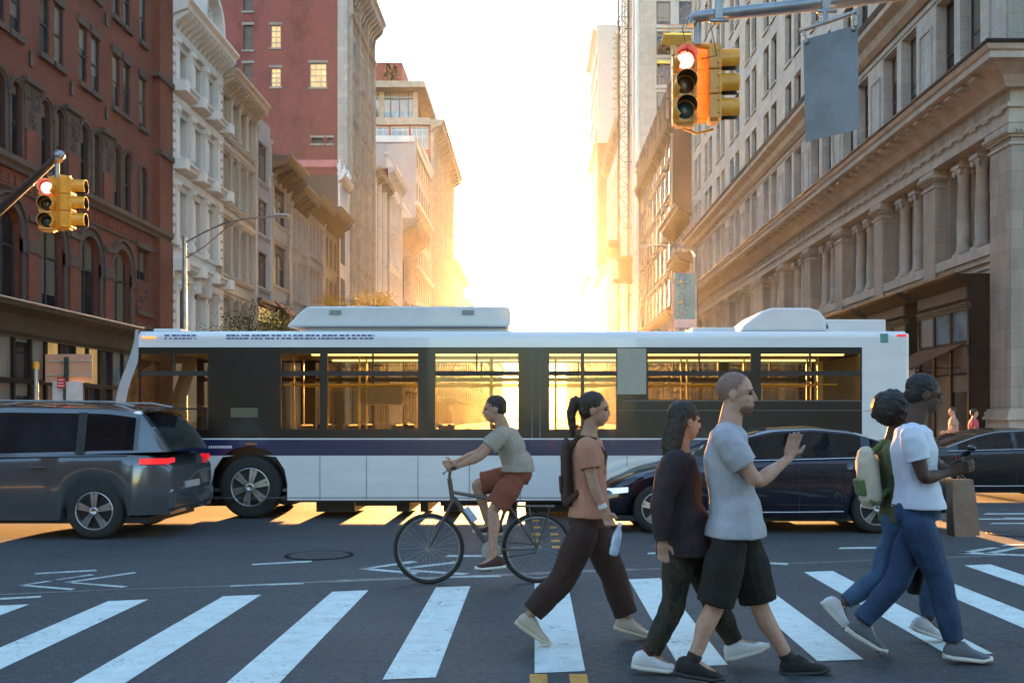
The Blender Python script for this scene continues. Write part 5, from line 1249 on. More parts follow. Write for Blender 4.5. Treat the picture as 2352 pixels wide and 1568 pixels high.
# ---------------------------------------------------------------- cars
def interp(pts, x):
    if x <= pts[0][0]: return pts[0][1]
    for (a, b_), (c_, d) in zip(pts, pts[1:]):
        if x <= c_:
            t = (x-a)/(c_-a); return b_+(d-b_)*t
    return pts[-1][1]
def smooth_interp(pts, x, w=.05):
    return sum(interp(pts, x+w*k) for k in (-2,-1,0,1,2))/5
def car(name, label, X0, Yn, L, Wd, hood, belt, roof, wheels, wr, paint, pillars, glassx, rocker=.22, spokes=5, tail=None, cat='car', facing=-1, group='cars in the crossing traffic', wave=.0, trimline=True, tumble=.80):
    """front at X0 facing -X; x local runs from the front (0) to the rear (L); profiles are (x,z) lists"""
    yc = Yn+Wd/2; root = thing(name, label, cat, (X0+L/2, yc, 0), group)
    N = 96; xs = [L*k/N for k in range(N+1)]; hw = Wd/2
    def plan(x):      # half width narrowing at the ends
        t = min(x/.75, 1); u = min((L-x)/.6, 1); return hw*(1-.30*(1-t)**2.2)*(1-.16*(1-u)**2.2)
    paintm = MB(); rings = []
    for x in xs:
        w = plan(x); zb = rocker + (.06 if x < .5 or x > L-.5 else 0); zd = smooth_interp(hood, x); side_b = zb
        for wx in wheels:
            rr = wr+.055
            if abs(x-wx) < rr: side_b = max(side_b, wr+math.sqrt(rr*rr-(x-wx)**2))
        zs = min(smooth_interp(belt, x), zd+.0); zs = max(zs, side_b+.05); zd = max(zd, zs)
        zm = side_b+(zs-side_b)*.45; fl = .012 if any(abs(x-wx) < wr+.2 for wx in wheels) else 0
        half = [(0,zb),(w*.84,zb),(w*.965+fl,side_b),(w*.985+fl,side_b+(zm-side_b)*.35),(w*1.0+fl,zm),(w*.995,zs-(zs-zm)*.42),(w*.965,zs-.03),(w*.93,zs),(w*.80,zs+(zd-zs)*.6+.004),(w*.45,zd+.004),(0,zd+.012)]
        rings.append([Vector((X0+x, yc-y, z_)) for y, z_ in half] + [Vector((X0+x, yc+y, z_)) for y, z_ in half[-2:0:-1]])
    paintm.rings(rings, 0, True, True)
    bo = smooth_angle(paintm.build('body', paint, root, fix=True), 38)
    # wheel wells
    m = MB()
    for wx in wheels:
        for s in (-1, 1):
            yo = yc+s*(hw-.02); yi = yc+s*(hw-.35); a, b_ = sorted((yo, yi)); N2 = 14
            pr = [(X0+wx+(wr+.05)*math.cos(math.pi*k/N2), wr+(wr+.05)*math.sin(math.pi*k/N2)) for k in range(N2+1)]
            for k in range(N2): m.add([(pr[k][0],a,pr[k][1]),(pr[k+1][0],a,pr[k+1][1]),(pr[k+1][0],b_,pr[k+1][1]),(pr[k][0],b_,pr[k][1])], [(0,1,2,3)])
            m.add([(p[0], yi, p[1]) for p in pr], [tuple(range(N2+1))])
    m.build('wheel_well', BLACKP, root)
    m = MB(); m.box(X0+.25, X0+L-.25, yc-hw*.86, yc+hw*.86, rocker-.05, rocker+.03); m.build('underbody', BLACKP, root)
    # greenhouse
    g0, g1 = glassx; gx = [g0+(g1-g0)*k/80 for k in range(81)]; gr = []
    rf, wins_, ws, bw = MB(), {}, MB(), MB()
    def gring(x):
        w = plan(x)*.93; zb = smooth_interp(belt, x)-.005; zt = max(smooth_interp(roof, x, .03), zb+.002); h = zt-zb; tw = w*(1-(1-tumble)*min(1, h/.45))
        return [(w, zb), (w-(w-tw)*.12, zb+h*.06), (w-(w-tw)*.8, zb+h*.84), (tw, zb+h*.93), (tw*.86, zt-.006), (tw*.5, zt+.012), (0, zt+.018)], h
    for k in range(80):
        (ra, ha), (rb_, hb) = gring(gx[k]), gring(gx[k+1]); xm = (gx[k]+gx[k+1])/2
        slope = abs(hb-ha)/(gx[k+1]-gx[k])
        for s in (-1, 1):
            for j in range(6):
                q = [(X0+gx[k], yc+s*ra[j][0], ra[j][1]), (X0+gx[k+1], yc+s*rb_[j][0], rb_[j][1]), (X0+gx[k+1], yc+s*rb_[j+1][0], rb_[j+1][1]), (X0+gx[k], yc+s*ra[j+1][0], ra[j+1][1])]
                tgt = rf
                if j == 1 and min(ha, hb) > .10:
                    if not any(a <= xm <= b_ for a, b_ in pillars):
                        idx = sum(1 for a, b_ in pillars if b_ < xm); tgt = wins_.setdefault((idx, s), MB())
                elif j >= 4 and slope > .32: tgt = ws if xm < (g0+g1)/2 else bw
                tgt.add(q, [(0,1,2,3)], 0, True)
    smooth_angle(rf.build('roof', paint, root, fix=True), 38)
    for (i_, s_), w_ in wins_.items(): w_.build('side_window', CARG, root)
    if ws.v: ws.build('windscreen', CARG, root)
    if bw.v: bw.build('rear_window', CARG, root)
    # pillars blacked out, door seams, handles, mirrors
    for s in (-1, 1):
        m = MB()
        for a, b_ in pillars:
            if b_-a > .14: continue
            x = (a+b_)/2; w = plan(x)*.93; zb = interp(belt, x); zt = interp(roof, x)
            m.add([(X0+a-.004, yc+s*(w+.003), zb),(X0+b_+.004, yc+s*(w+.003), zb),(X0+b_+.004, yc+s*(w*(tumble+.04)+.004), zb+(zt-zb)*.86),(X0+a-.004, yc+s*(w*(tumble+.04)+.004), zb+(zt-zb)*.86)], [(0,1,2,3)])
        m.build('pillar_trim', BLACKP, root)
    for s in (-1, 1):
        m = MB()
        seams = [wheels[0]+wr+.14] + [(a+b_)/2 for a, b_ in pillars if b_-a <= .14]
        for x in seams:
            zb = interp(belt, x); w = plan(x)
            zm = rocker+(zb-rocker)*.45; pts = [(w*.975, rocker+.04), (w*1.002, zm), (w*.997, zb-(zb-zm)*.42), (w*.967, zb-.03)]
            for p, q in zip(pts, pts[1:]): m.add([(X0+x-.004, yc+s*(p[0]+.003), p[1]), (X0+x+.004, yc+s*(p[0]+.003), p[1]), (X0+x+.004, yc+s*(q[0]+.003), q[1]), (X0+x-.004, yc+s*(q[0]+.003), q[1])], [(0,1,2,3)])
        m.build('door_seam', BLACKP, root)
        for x in seams:
            zb = interp(belt, x)-.13; w = plan(x); h_ = MB(); h_.box(X0+x+.62, X0+x+.80, *(sorted((yc+s*(w*.99), yc+s*(w+.028)))), zb-.014, zb+.014)
            if x < L-1.6: h_.build('door_handle', paint, root, bevel=.008)
        xm = glassx[0]+.62; zb = interp(belt, xm); w = plan(xm)
        h_ = MB(); h_.ball((X0+xm, yc+s*(w+.08), zb+.06), (.08,.09,.06), 12, 8); h_.box(X0+xm-.03, X0+xm+.05, *(sorted((yc+s*w*.9, yc+s*(w+.05)))), zb+.0, zb+.05); h_.build('wing_mirror', paint, root)
        if trimline:
            c_ = MB(); pts = [(gx[k], gring(gx[k])[0]) for k in range(6, 76, 2)]
            c_.tube([(X0+x, yc+s*(r_[0][0]+.006), r_[0][1]+.012) for x, r_ in pts], .011, 5)
            c_.tube([(X0+x, yc+s*(r_[3][0]+.004), r_[3][1]-.01) for x, r_ in pts], .009, 5); c_.build('window_trim', CHROME, root)
            c_ = MB(); c_.tube([(X0+x, yc+s*(plan(x)*.99+.012), rocker+.10-.02*math.sin((x-wheels[0])/(wheels[1]-wheels[0])*math.pi)) for x in [wheels[0]+wr+.12+(wheels[1]-wheels[0]-2*wr-.24)*k/10 for k in range(11)]], .012, 5); c_.build('sill_trim', CHROME, root)
        for wx in wheels: wheel(root, (X0+wx, yc+s*(hw-.015), wr), wr, .22, spokes, s)
        # lights
        zf = interp(hood, .12); m = MB(); m.rings([[(X0+.05+.0*k, yc+s*(plan(.05)-.02-.35*k/6), zf-.20+dz) for dz in (0,.07)] + [(X0+.28-.02*k, yc+s*(plan(.3)+.006-.35*k/6*.7), zf-.13+dz) for dz in (.045,0)] for k in range(1)], 0, False, False) if False else None
        hl = MB(); p1 = [(.03,.70),(.10,.86),(.24,.965),(.42,1.0)]
        top_, bot_ = [], []
        for j, (dx, f) in enumerate(p1):
            top_.append((X0+dx-.012, yc+s*(plan(dx)*min(1,f+.03)+.006), zf-.10+.05*j/3)); bot_.append((X0+dx-.012, yc+s*(plan(dx)*min(1,f+.03)+.008), zf-.19+.07*j/3))
        for j in range(3): hl.add([top_[j], top_[j+1], bot_[j+1], bot_[j]], [(0,1,2,3)])
        hl.build('headlight', HEADL, root)
        zt_ = interp(hood, L-.1); tl_ = MB(); tz = tail or zt_-.16; top_, bot_ = [], []
        for dx in (.34, .2, .1, .03): 
            top_.append((X0+L-dx+.008, yc+s*(plan(L-dx)*(1.0 if dx > .15 else .97)+.006), tz+.035)); bot_.append((X0+L-dx+.008, yc+s*(plan(L-dx)*(1.0 if dx > .15 else .97)+.008), tz-.04))
        top_.append((X0+L+.014, yc+s*plan(L)*.82, tz+.04)); bot_.append((X0+L+.014, yc+s*plan(L)*.82, tz-.02))
        for j in range(4): tl_.add([top_[j], top_[j+1], bot_[j+1], bot_[j]], [(0,1,2,3)])
        tl_.build('tail_light', REDL if tail else M_plain('tail_lens', (.2,.01,.01), .2), root)
    m = MB(); m.box(X0-.015, X0+.05, yc-.5, yc+.5, rocker+.12, rocker+.30); m.build('grille', BLACKP, root, bevel=.02)
    m = MB(); m.box(X0+L-.03, X0+L+.02, yc-.26, yc+.26, .55, .69); m.build('number_plate', M_plain('plate', (.45,.42,.42), .5), root)
    return root
HEADL = emm('headlight_glass', (.85,.9,1.0), .05)
def M_carpaint(name, c, rough=.22, metal=.5):
    t = NT(name); t.setb(Roughness=rough, Metallic=metal, Coat_Weight=1.0, Coat_Roughness=.04)
    n = t.noise(t.pos(), 1.4, 3); t.link(t.ramp(n, [(.3, tuple(x*.85 for x in c)), (.7, c)]), t.b.inputs['Base Color']); return t.m
# minivan on the left
XV = -4.62-5.1
van = car('minivan', 'dark grey minivan with silver alloy wheels stopped at the left edge, tail light glowing', XV, 12.45, 5.1, 1.93,
    [(0,.62),(.15,.80),(1.0,1.0),(1.3,1.04),(4.6,1.06),(4.95,1.04),(5.1,.86)], [(0,.60),(.5,.80),(1.2,1.0),(3,1.04),(5.1,1.10)],
    [(.9,1.02),(1.2,1.10),(1.9,1.50),(2.3,1.64),(3.0,1.70),(4.3,1.67),(4.72,1.60),(4.95,1.30),(5.08,1.05)], (1.0, 4.20), .355, M_carpaint('grey_van_paint', (.115,.117,.125)), [(1.0,1.6),(2.75,2.85),(3.95,4.05),(4.72,5.1)], (1.0, 5.07), .24, 5, tail=.98, cat='minivan', trimline=False, tumble=.84)
for s in (-1, 1):
    m = MB(); m.tube([(XV+2.2, 13.41+s*.68, 1.70), (XV+2.5, 13.41+s*.68, 1.745), (XV+4.3, 13.41+s*.68, 1.725), (XV+4.6, 13.41+s*.68, 1.67)], .018, 6)
    m.build('roof_rail', GALV, van)
m = MB(); m.box(XV+4.98, XV+5.15, 12.6, 14.2, .34, .62); m.build('rear_bumper', M_carpaint('grey_bumper', (.09,.10,.12)), van, bevel=.05)
m = MB(); m.box(XV+4.70, XV+4.98, 12.75, 14.1, 1.635, 1.66); m.build('spoiler', M_carpaint('grey_spoiler', (.09,.10,.12)), van, bevel=.01)
m = MB(); m.tube([(XV+2.85, 12.475, 1.02), (XV+4.6, 12.50, 1.045)], .008, 5); m.build('slide_rail', BLACKP, van)
# purple sedan
X1 = P(1372, 0, 13.15).x
car('parked_car', 'dark purple four door sedan behind the walking people on the right', X1, 13.1, 4.72, 1.84,
    [(0,.50),(.12,.66),(.6,.84),(1.25,.95),(1.5,.97),(3.9,1.02),(4.5,1.02),(4.68,.97),(4.72,.7)], [(0,.48),(.4,.74),(1.2,.93),(2.5,.96),(4.0,1.0),(4.72,.98)],
    [(1.1,.94),(1.35,1.0),(2.0,1.30),(2.35,1.385),(2.9,1.41),(3.4,1.36),(3.9,1.20),(4.3,1.04),(4.4,1.0)], (.80, 3.68), .325, M_carpaint('purple_paint', (.010,.008,.020)), [(1.2,1.75),(2.62,2.70),(3.50,3.62),(4.0,4.45)], (1.2, 4.38), .20, 5, cat='car')
X2 = P(1985, 0, 18.1).x
car('parked_car', 'black sedan with chrome window trim at the right edge beyond the purple one', X2, 18.1, 4.9, 1.86,
    [(0,.50),(.12,.66),(.6,.82),(1.4,.92),(1.7,.95),(4.0,.99),(4.7,1.0),(4.88,.95),(4.9,.7)], [(0,.48),(.4,.74),(1.3,.90),(2.5,.93),(4.0,.97),(4.9,.96)],
    [(1.25,.91),(1.5,.98),(2.15,1.22),(2.5,1.30),(3.0,1.325),(3.5,1.29),(4.0,1.15),(4.4,1.0),(4.5,.97)], (.85, 3.8), .33, M_carpaint('black_paint', (.012,.014,.018)), [(1.3,1.75),(2.75,2.83),(3.62,3.72),(4.1,4.6)], (1.3, 4.5), .20, 6, cat='car')
# ================================================================== people
def M_skin(name, c):
    t = NT(name); t.setb(Roughness=.62, Subsurface_Weight=.03); t.b.inputs['Subsurface Radius'].default_value = (.01,.004,.002)
    n = t.noise(t.pos(), 22, 5); t.bump(t.noise(t.pos(), 60, 4), .25, .004); t.link(t.ramp(n, [(.3, tuple(x*.74 for x in c)), (.7, tuple(min(1,x*1.08) for x in c))]), t.b.inputs['Base Color']); return t.m
def M_cloth(name, c, var=.18, rough=.85, sc=9, stripes=None):
    t = NT(name); t.setb(Roughness=rough, Sheen_Weight=.0); p = t.pos()
    n = t.noise(p, sc, 6, .7); col = t.ramp(n, [(.3, tuple(x*(1-var) for x in c)), (.7, tuple(min(1, x*(1+var)) for x in c))])
    t.link(col, t.b.inputs['Base Color']); t.bump(t.mix(t.noise(t.mul(p, (1.3,1.3,.35)), 11, 3), t.noise(p, 220, 2), .25), .38, .016); return t.m
SKL, SKT, SKD = M_skin('light_skin', (.50,.29,.21)), M_skin('tan_skin', (.42,.24,.16)), M_skin('deep_skin', (.075,.038,.025))
HBR, HBL = M_cloth('dark_brown_hair', (.028,.016,.010), .4, .6, 40), M_cloth('black_hair', (.012,.010,.009), .4, .6, 40)
EYE = M_plain('eye', (.05,.035,.03), .15, var=0); LIPS = M_plain('lips', (.16,.045,.04), .5, var=0)
WHITE_SH, SOLE = M_cloth('white_shoe', (.62,.63,.66), .08), M_plain('white_sole', (.62,.60,.55), .6, var=.08)
def soft(mb, name, mat, root, voxel=.007, it=4, wrinkle=0, wsize=.12, parent=None):
    o = mb.build(name, mat, parent or root)
    r = o.modifiers.new('remesh', 'REMESH'); r.mode = 'VOXEL'; r.voxel_size = voxel; r.use_smooth_shade = True
    s = o.modifiers.new('smooth', 'SMOOTH'); s.factor = .5; s.iterations = it
    if wrinkle:
        tx = bpy.data.textures.new(name, 'CLOUDS'); tx.noise_scale = wsize; tx.noise_depth = 2
        d = o.modifiers.new('folds', 'DISPLACE'); d.texture = tx; d.strength = wrinkle; d.mid_level = .5; d.texture_coords = 'GLOBAL'
    return o
def lerp(a, b, t): return a + (b-a)*t
def limb(mb, pts, rs, up=None, n=14):
    """smooth tapered limb through points; rs scalar or (lateral, frontal) pairs; rounded ends"""
    pts = [Vector(p) for p in pts]; P_, R_ = [], []
    def rr(r): return r if isinstance(r, tuple) else (r, r)
    for i in range(len(pts)-1):
        p0 = pts[max(i-1, 0)]; p1 = pts[i]; p2 = pts[i+1]; p3 = pts[min(i+2, len(pts)-1)]
        for k in range(5):
            t = k/5; P_.append(.5*((2*p1)+(p2-p0)*t*.6+(2*p0-5*p1+4*p2-p3)*t*t*.0+Vector((0,0,0))) if False else p1.lerp(p2, t)); a, b = rr(rs[i]), rr(rs[i+1]); s = t*t*(3-2*t)
            R_.append((a[0]+(b[0]-a[0])*s, a[1]+(b[1]-a[1])*s))
    P_.append(pts[-1]); R_.append(rr(rs[-1]))
    Q = [P_[0]] + [(P_[i-1]+P_[i]*2+P_[i+1])/4 for i in range(1, len(P_)-1)] + [P_[-1]]
    mb.tube(Q, R_, n, up=up)
def hand(mb, w, d, side_v, palm_n, s=1.0, curl=.5, spread=1):
    """w wrist, d direction of the fingers, side_v towards the thumb, palm_n where the fingers curl to"""
    d = d.normalized(); side_v = (side_v - d*side_v.dot(d)).normalized(); palm_n = d.cross(side_v) if palm_n.dot(d.cross(side_v)) > 0 else -d.cross(side_v)
    c = w + d*.05*s
    limb(mb, [w - d*.01, w + d*.045*s, w + d*.088*s], [(.026*s,.019*s), (.040*s,.015*s), (.039*s,.012*s)], up=palm_n)
    tips = []
    for k, (off, ln) in enumerate(((.029,.070),(.010,.080),(-.010,.074),(-.028,.058))):
        p = w + d*.085*s + side_v*off*s; q = d + side_v*off*3*spread
        a = curl*(.8+.15*k); q1 = (q*math.cos(a*.5)+palm_n*math.sin(a*.5)).normalized(); q2 = (q*math.cos(a*1.3)+palm_n*math.sin(a*1.3)).normalized(); q3 = (q*math.cos(a*1.9)+palm_n*math.sin(a*1.9)).normalized()
        p1 = p+q1*ln*.45*s; p2 = p1+q2*ln*.32*s; p3 = p2+q3*ln*.23*s
        limb(mb, [p-d*.012, p1, p2, p3], [.0098*s,.0092*s,.0086*s,.0070*s], n=8); tips.append(p3)
    p = w + d*.028*s + side_v*.026*s; q = (d*.65+side_v*.75+palm_n*.3).normalized(); p1 = p+q*.036*s; q2 = (d*.9+side_v*.25+palm_n*.5*max(.3,curl)).normalized()
    limb(mb, [p-side_v*.012, p1, p1+q2*.03*s, p1+q2*.048*s], [.015*s,.0125*s,.0105*s,.008*s], n=8)
    return w + d*.10*s + palm_n*.02*s
def headm(mb, c, f, s=1.0, tilt=0):
    """face direction f"""
    f = f.normalized(); up = Vector((0,0,1)); up = (up - f*up.dot(f)).normalized(); l = up.cross(f)
    Mx = Matrix((( l.x, f.x, up.x, c.x), (l.y, f.y, up.y, c.y), (l.z, f.z, up.z, c.z), (0,0,0,1)))
    sc = Matrix.Scale(s, 4); M = Mx @ sc
    mb.ball((0,-.012,.03), (.076,.098,.092), 20, 14, 0, M); mb.ball((0,.028,-.035), (.060,.066,.080), 16, 12, 0, M); mb.ball((0,.048,-.088), (.032,.030,.024), 12, 8, 0, M)
    mb.ball((0,.075,.028), (.052,.018,.014), 12, 8, 0, M)
    for sx in (-1, 1):
        mb.ball((sx*.036,.068,-.022), (.020,.016,.014), 10, 8, 0, M); mb.ball((sx*.077,-.010,-.008), (.009,.018,.032), 10, 8, 0, M)
    mb.tube([M @ Vector((0,.088,.018)), M @ Vector((0,.104,-.012)), M @ Vector((0,.106,-.026))], [.008*s,.011*s,.014*s], 8)
    mb.ball((0,.095,-.028), (.018,.013,.009), 10, 6, 0, M); mb.ball((0,.088,-.052), (.024,.012,.006), 10, 6, 0, M); mb.ball((0,.086,-.061), (.021,.012,.006), 10, 6, 0, M)
    return M
def eyes(root, M):
    for sx in (-1, 1): m = MB(); m.ball((sx*.033,.091,.030), (.017,.008,.004), 8, 6, 0, M); m.build('eyebrow', HBR, root)
    m = MB(); m.ball((0,.098,-.0565), (.019,.006,.0035), 10, 6, 0, M); m.build('lips', LIPS, root)
    for sx in (-1, 1): m = MB(); m.ball((sx*.032,.080,.010), (.013,.011,.010), 10, 8, 0, M); m.build('eye', EYE, root)
def shoe(root, ankle, toe, mat, solem=SOLE, s=1.0, h=.075, wd=.046, name='shoe', pitch=None):
    """ankle joint and toe tip (on the sole line)"""
    ankle, toe = Vector(ankle), Vector(toe); 
    d = toe-ankle; f = Vector((d.x, d.y, d.z)).normalized()
    # foot frame: sole lies below; heel behind the ankle
    up0 = Vector((0,0,1)); L = .285*s
    # choose heel so that |heel->toe| = L and the ankle is h+.03 above the sole near the heel
    hh = .095*s; base = math.sqrt(max(d.length**2-hh**2, .01)); ang = math.atan2(hh, base)
    side = f.cross(up0).normalized(); rot = Matrix.Rotation(ang, 3, side); fx = rot @ f       # sole direction
    if fx.z > f.z: rot = Matrix.Rotation(-ang, 3, side); fx = rot @ f
    fx = Matrix.Rotation(-ang, 3, side) @ f if (Matrix.Rotation(-ang, 3, side) @ f).dot(Vector((0,0,-1))) < (Matrix.Rotation(ang, 3, side) @ f).dot(Vector((0,0,-1))) else Matrix.Rotation(ang, 3, side) @ f
    up = side.cross(fx).normalized()
    o = toe - fx*L
    def W_(x, y, z): return o + fx*x*s + side*y*s + up*z*s
    st = [(-.004,.026,.075),(.012,.036,.108),(.04,.040,.122),(.08,.042,.128),(.11,.043,.118),(.14,.045,.096),(.18,.049,.076),(.22,.050,.064),(.255,.044,.054),(.285,.022,.036)]
    m = MB(); m.rings([[W_(x, w*math.copysign(abs(math.cos(a))**.7, math.cos(a)), .018+(z_-.018)*(.5+.5*math.copysign(abs(math.sin(a))**.8, math.sin(a)))) for a in [2*math.pi*k/16 for k in range(16)]] for x, w, z_ in st], 0, True, True)
    uo = m.build(name, mat, root)
    m = MB(); m.rings([[W_(x, (w+.006)*math.cos(a), .016+.016*math.copysign(abs(math.sin(a))**.5, math.sin(a))+(.012 if x > .25 else 0)+(.006 if x < .03 else 0)) for a in [2*math.pi*k/16 for k in range(16)]] for x, w, z_ in [(-.008,.02,0)]+st+[(.29,.012,0)]], 0, True, True); m.build('sole', solem, uo)
    m = MB()
    for k in range(5):
        x = .105+.020*k; z_ = .119-.013*k; m.tube([W_(x,-.024,z_-.012), W_(x+.008,0,z_+.001), W_(x+.016,.024,z_-.012)], .0035*s, 5)
    m.tube([W_(.11,0,.122), W_(.10,.03,.125), W_(.125,.035,.11)], .003*s, 4); m.build('laces', SOLE if solem is SOLE else mat, uo)
    return W_
def person(label, D, f, J, skin, group='pedestrians crossing from left to right', sex='m', sc=1.0):
    """J: joints as (px, py, depth offset)"""
    j = {k: P(v[0], v[1], D+v[2]) for k, v in J.items()}
    fx = Vector(f).normalized(); lat = Vector((0,0,1)).cross(fx)       # lateral (left of the walker)
    feet = min(j['toe1'].z, j['toe2'].z)
    root = thing('person', label, 'person', (j['pel'].x, j['pel'].y, 0), group)
    b = MB(); m_ = sex == 'm'
    sw = (.185 if m_ else .160)*sc
    up = fx
    limb(b, [j['pel']-Vector((0,0,.03)), j['pel']+Vector((0,0,.06)), lerp(j['pel'], j['chest'], .5), j['chest'], j['neck']-Vector((0,0,.09)), j['neck']-Vector((0,0,.03))],
         [(.145*sc,.10), (.15*sc,.108), (.128*sc,.092), (.155*sc,.11), (.17*sc,.095), (.09*sc,.065)], up=up)
    limb(b, [j['neck']-Vector((0,0,.06)), lerp(j['neck'], j['head'], .45), j['head']-Vector((0,0,.03))], [.065*sc,.055*sc,.052*sc])
    hf = Vector(J.get('face', f)) if isinstance(J.get('face'), Vector) else fx
    return root, j, b, fx, lat, sw
def S(*a): return a
def build_person(label, D, f, J, skin, face=None, sex='m', sc=1.0, hands=(.5,.5), hd=(None, None), voxel=.0065, group='pedestrians crossing from left to right', heads=1.0, nohand=()):
    j = {k: P(v[0], v[1], D+v[2]) for k, v in J.items()}
    if group and 'crossing' in group:
        for i_ in '12':
            t_ = j['toe'+i_]
            if abs(t_.z) < .08: dz_ = .002-t_.z; t_.z += dz_; j['an'+i_].z += dz_*.8
    fx = Vector(f).normalized(); lat = Vector((0,0,1)).cross(fx); m_ = sex == 'm'
    root = thing('person', label, 'person', (j['pel'].x, j['pel'].y, 0), group); root['kind'] = 'thing'
    b = MB(); up = fx; Z = Vector((0,0,1))
    limb(b, [j['pel']-Z*.04, j['pel']+Z*.05, lerp(j['pel'], j['chest'], .5), j['chest'], lerp(j['chest'], j['neck'], .72), j['neck']-Z*.01],
         [(.14*sc,.10*sc), (.15*sc,.105*sc), (.125*sc,.088*sc), (.15*sc,.108*sc), (.15*sc,.085*sc), (.07*sc,.06*sc)], up=up)
    nb = j['neck']-Z*.05; limb(b, [nb, lerp(j['neck'], j['head'], .5), j['head']-Z*.02], [.07*sc,.063*sc if m_ else .052*sc,.062*sc if m_ else .052*sc])
    HM = headm(b, j['head'], Vector(face) if face else fx, heads)
    for i in ('1', '2'):
        sh, el, wr = j['sh'+i], j['el'+i], j['wr'+i]
        limb(b, [lerp(j['neck'], sh, .45)-Z*.03, sh, lerp(sh, el, .35), el, lerp(el, wr, .3), lerp(el, wr, .8), wr], [.055*sc,.058*sc,.050*sc,.039*sc,.042*sc,.028*sc,.025*sc])
        b.ball(sh, .057*sc, 12, 8)
        if i not in nohand:
            d = (wr-el).normalized(); dd = Vector(hd[int(i)-1]) if hd[int(i)-1] else d
            sv = fx*.8+Z*.3 if abs(d.z) > .5 else Z; hand(b, wr, dd, sv, -lat if i == '2' else lat, sc*.98, hands[int(i)-1])
        hp, kn, an, to = j['hip'+i], j['kn'+i], j['an'+i], j['toe'+i]
        limb(b, [lerp(hp, j['pel'], .3), lerp(hp, kn, .3), lerp(hp, kn, .75), kn, lerp(kn, an, .28)-fx*.012, lerp(kn, an, .65), an], [.080*sc,.084*sc,.062*sc,.054*sc,.056*sc,.042*sc,.036*sc])
        b.ball(lerp(hp, j['pel'], .6)-fx*.035, (.088*sc,.082*sc,.09*sc), 12, 8)
        limb(b, [an, lerp(an, to, .55), lerp(an, to, .85)], [.035*sc,.034*sc,.026*sc])
    bo = soft(b, 'body', skin, root, voxel, 3); eyes(root, HM)
    return root, j, fx, lat, HM
def shirt(root, j, fx, mat, sc=1.0, z_hem=-.04, sleeve=.55, loose=.02, flare=.0, name='shirt', wr_=.022, neck=.0, longs=False, arms=('1','2')):
    m = MB(); Z = Vector((0,0,1)); L = loose; up = fx
    pts = [j['pel']+Z*z_hem, j['pel']+Z*.08, lerp(j['pel'], j['chest'], .5), j['chest'], lerp(j['chest'], j['neck'], .70), j['neck']-Z*.005]
    limb(m, pts, [(.178*sc+L+flare,.132*sc+L+flare), (.168*sc+L+flare*.6,.122*sc+L), (.138*sc+L,.105*sc+L), (.158*sc+L,.118*sc+L*.8), (.158*sc+L*.6,.092*sc+L*.6), (.070*sc,.066*sc)], up=up, n=20)
    for i in arms:
        limb(m, [j['neck']-Z*.035, lerp(j['neck'], j['sh'+i], .55)-Z*.025, j['sh'+i]-Z*.01], [.058*sc,.056*sc,.055*sc])
        sh, el, wr = j['sh'+i], j['el'+i], j['wr'+i]
        ps = [lerp(j['neck'], sh, .5)-Z*.03, sh, lerp(sh, el, .3), lerp(sh, el, min(sleeve, 1))]; rs = [.062*sc+L*.4,.066*sc+L*.5,.062*sc+L*.8,.055*sc+L]
        if longs: ps = ps[:3]+[el, lerp(el, wr, .5), wr]; rs = rs[:3]+[.05*sc+L*.7,.044*sc+L*.6,.034*sc+L*.5]
        limb(m, ps, rs)
    return soft(m, name, mat, root, .0075, 3, wr_*1.0, .14)
def trousers(root, j, fx, mat, sc=1.0, to=1.0, loose=.015, wide=0, name='trousers', wr_=.02, hem=None):
    m = MB(); Z = Vector((0,0,1)); L = loose
    limb(m, [j['pel']+Z*.11, j['pel']+Z*.02, j['pel']-Z*.07], [(.15*sc+L*.6,.108*sc+L*.6), (.158*sc+L,.12*sc+L), (.14*sc+L,.11*sc+L)], up=fx, n=20)
    for i in ('1', '2'):
        hp, kn, an = j['hip'+i], j['kn'+i], j['an'+i]
        m.ball(lerp(hp, j['pel'], .6)-fx*.04, (.095*sc+L*.4,.088*sc+L*.4,.10*sc+L*.5), 14, 8)
        if to <= 1: e = lerp(hp, kn, to); limb(m, [lerp(hp, j['pel'], .35), lerp(hp, kn, .12), lerp(hp, kn, .38), e], [.078*sc+L*.5,.094*sc+L*.7,.10*sc+L+wide*.5,.088*sc+L+wide])
        else:
            t = to-1; limb(m, [lerp(hp, j['pel'], .35), lerp(hp, kn, .12), lerp(hp, kn, .38), kn, lerp(kn, an, .4), lerp(kn, an, t)], [.078*sc+L*.5,.092*sc+L*.7,.088*sc+L,.066*sc+L+wide*.5,.062*sc+L+wide*.7,.047*sc+L+wide])
    return soft(m, name, mat, root, .0075, 3, wr_*1.0, .13)
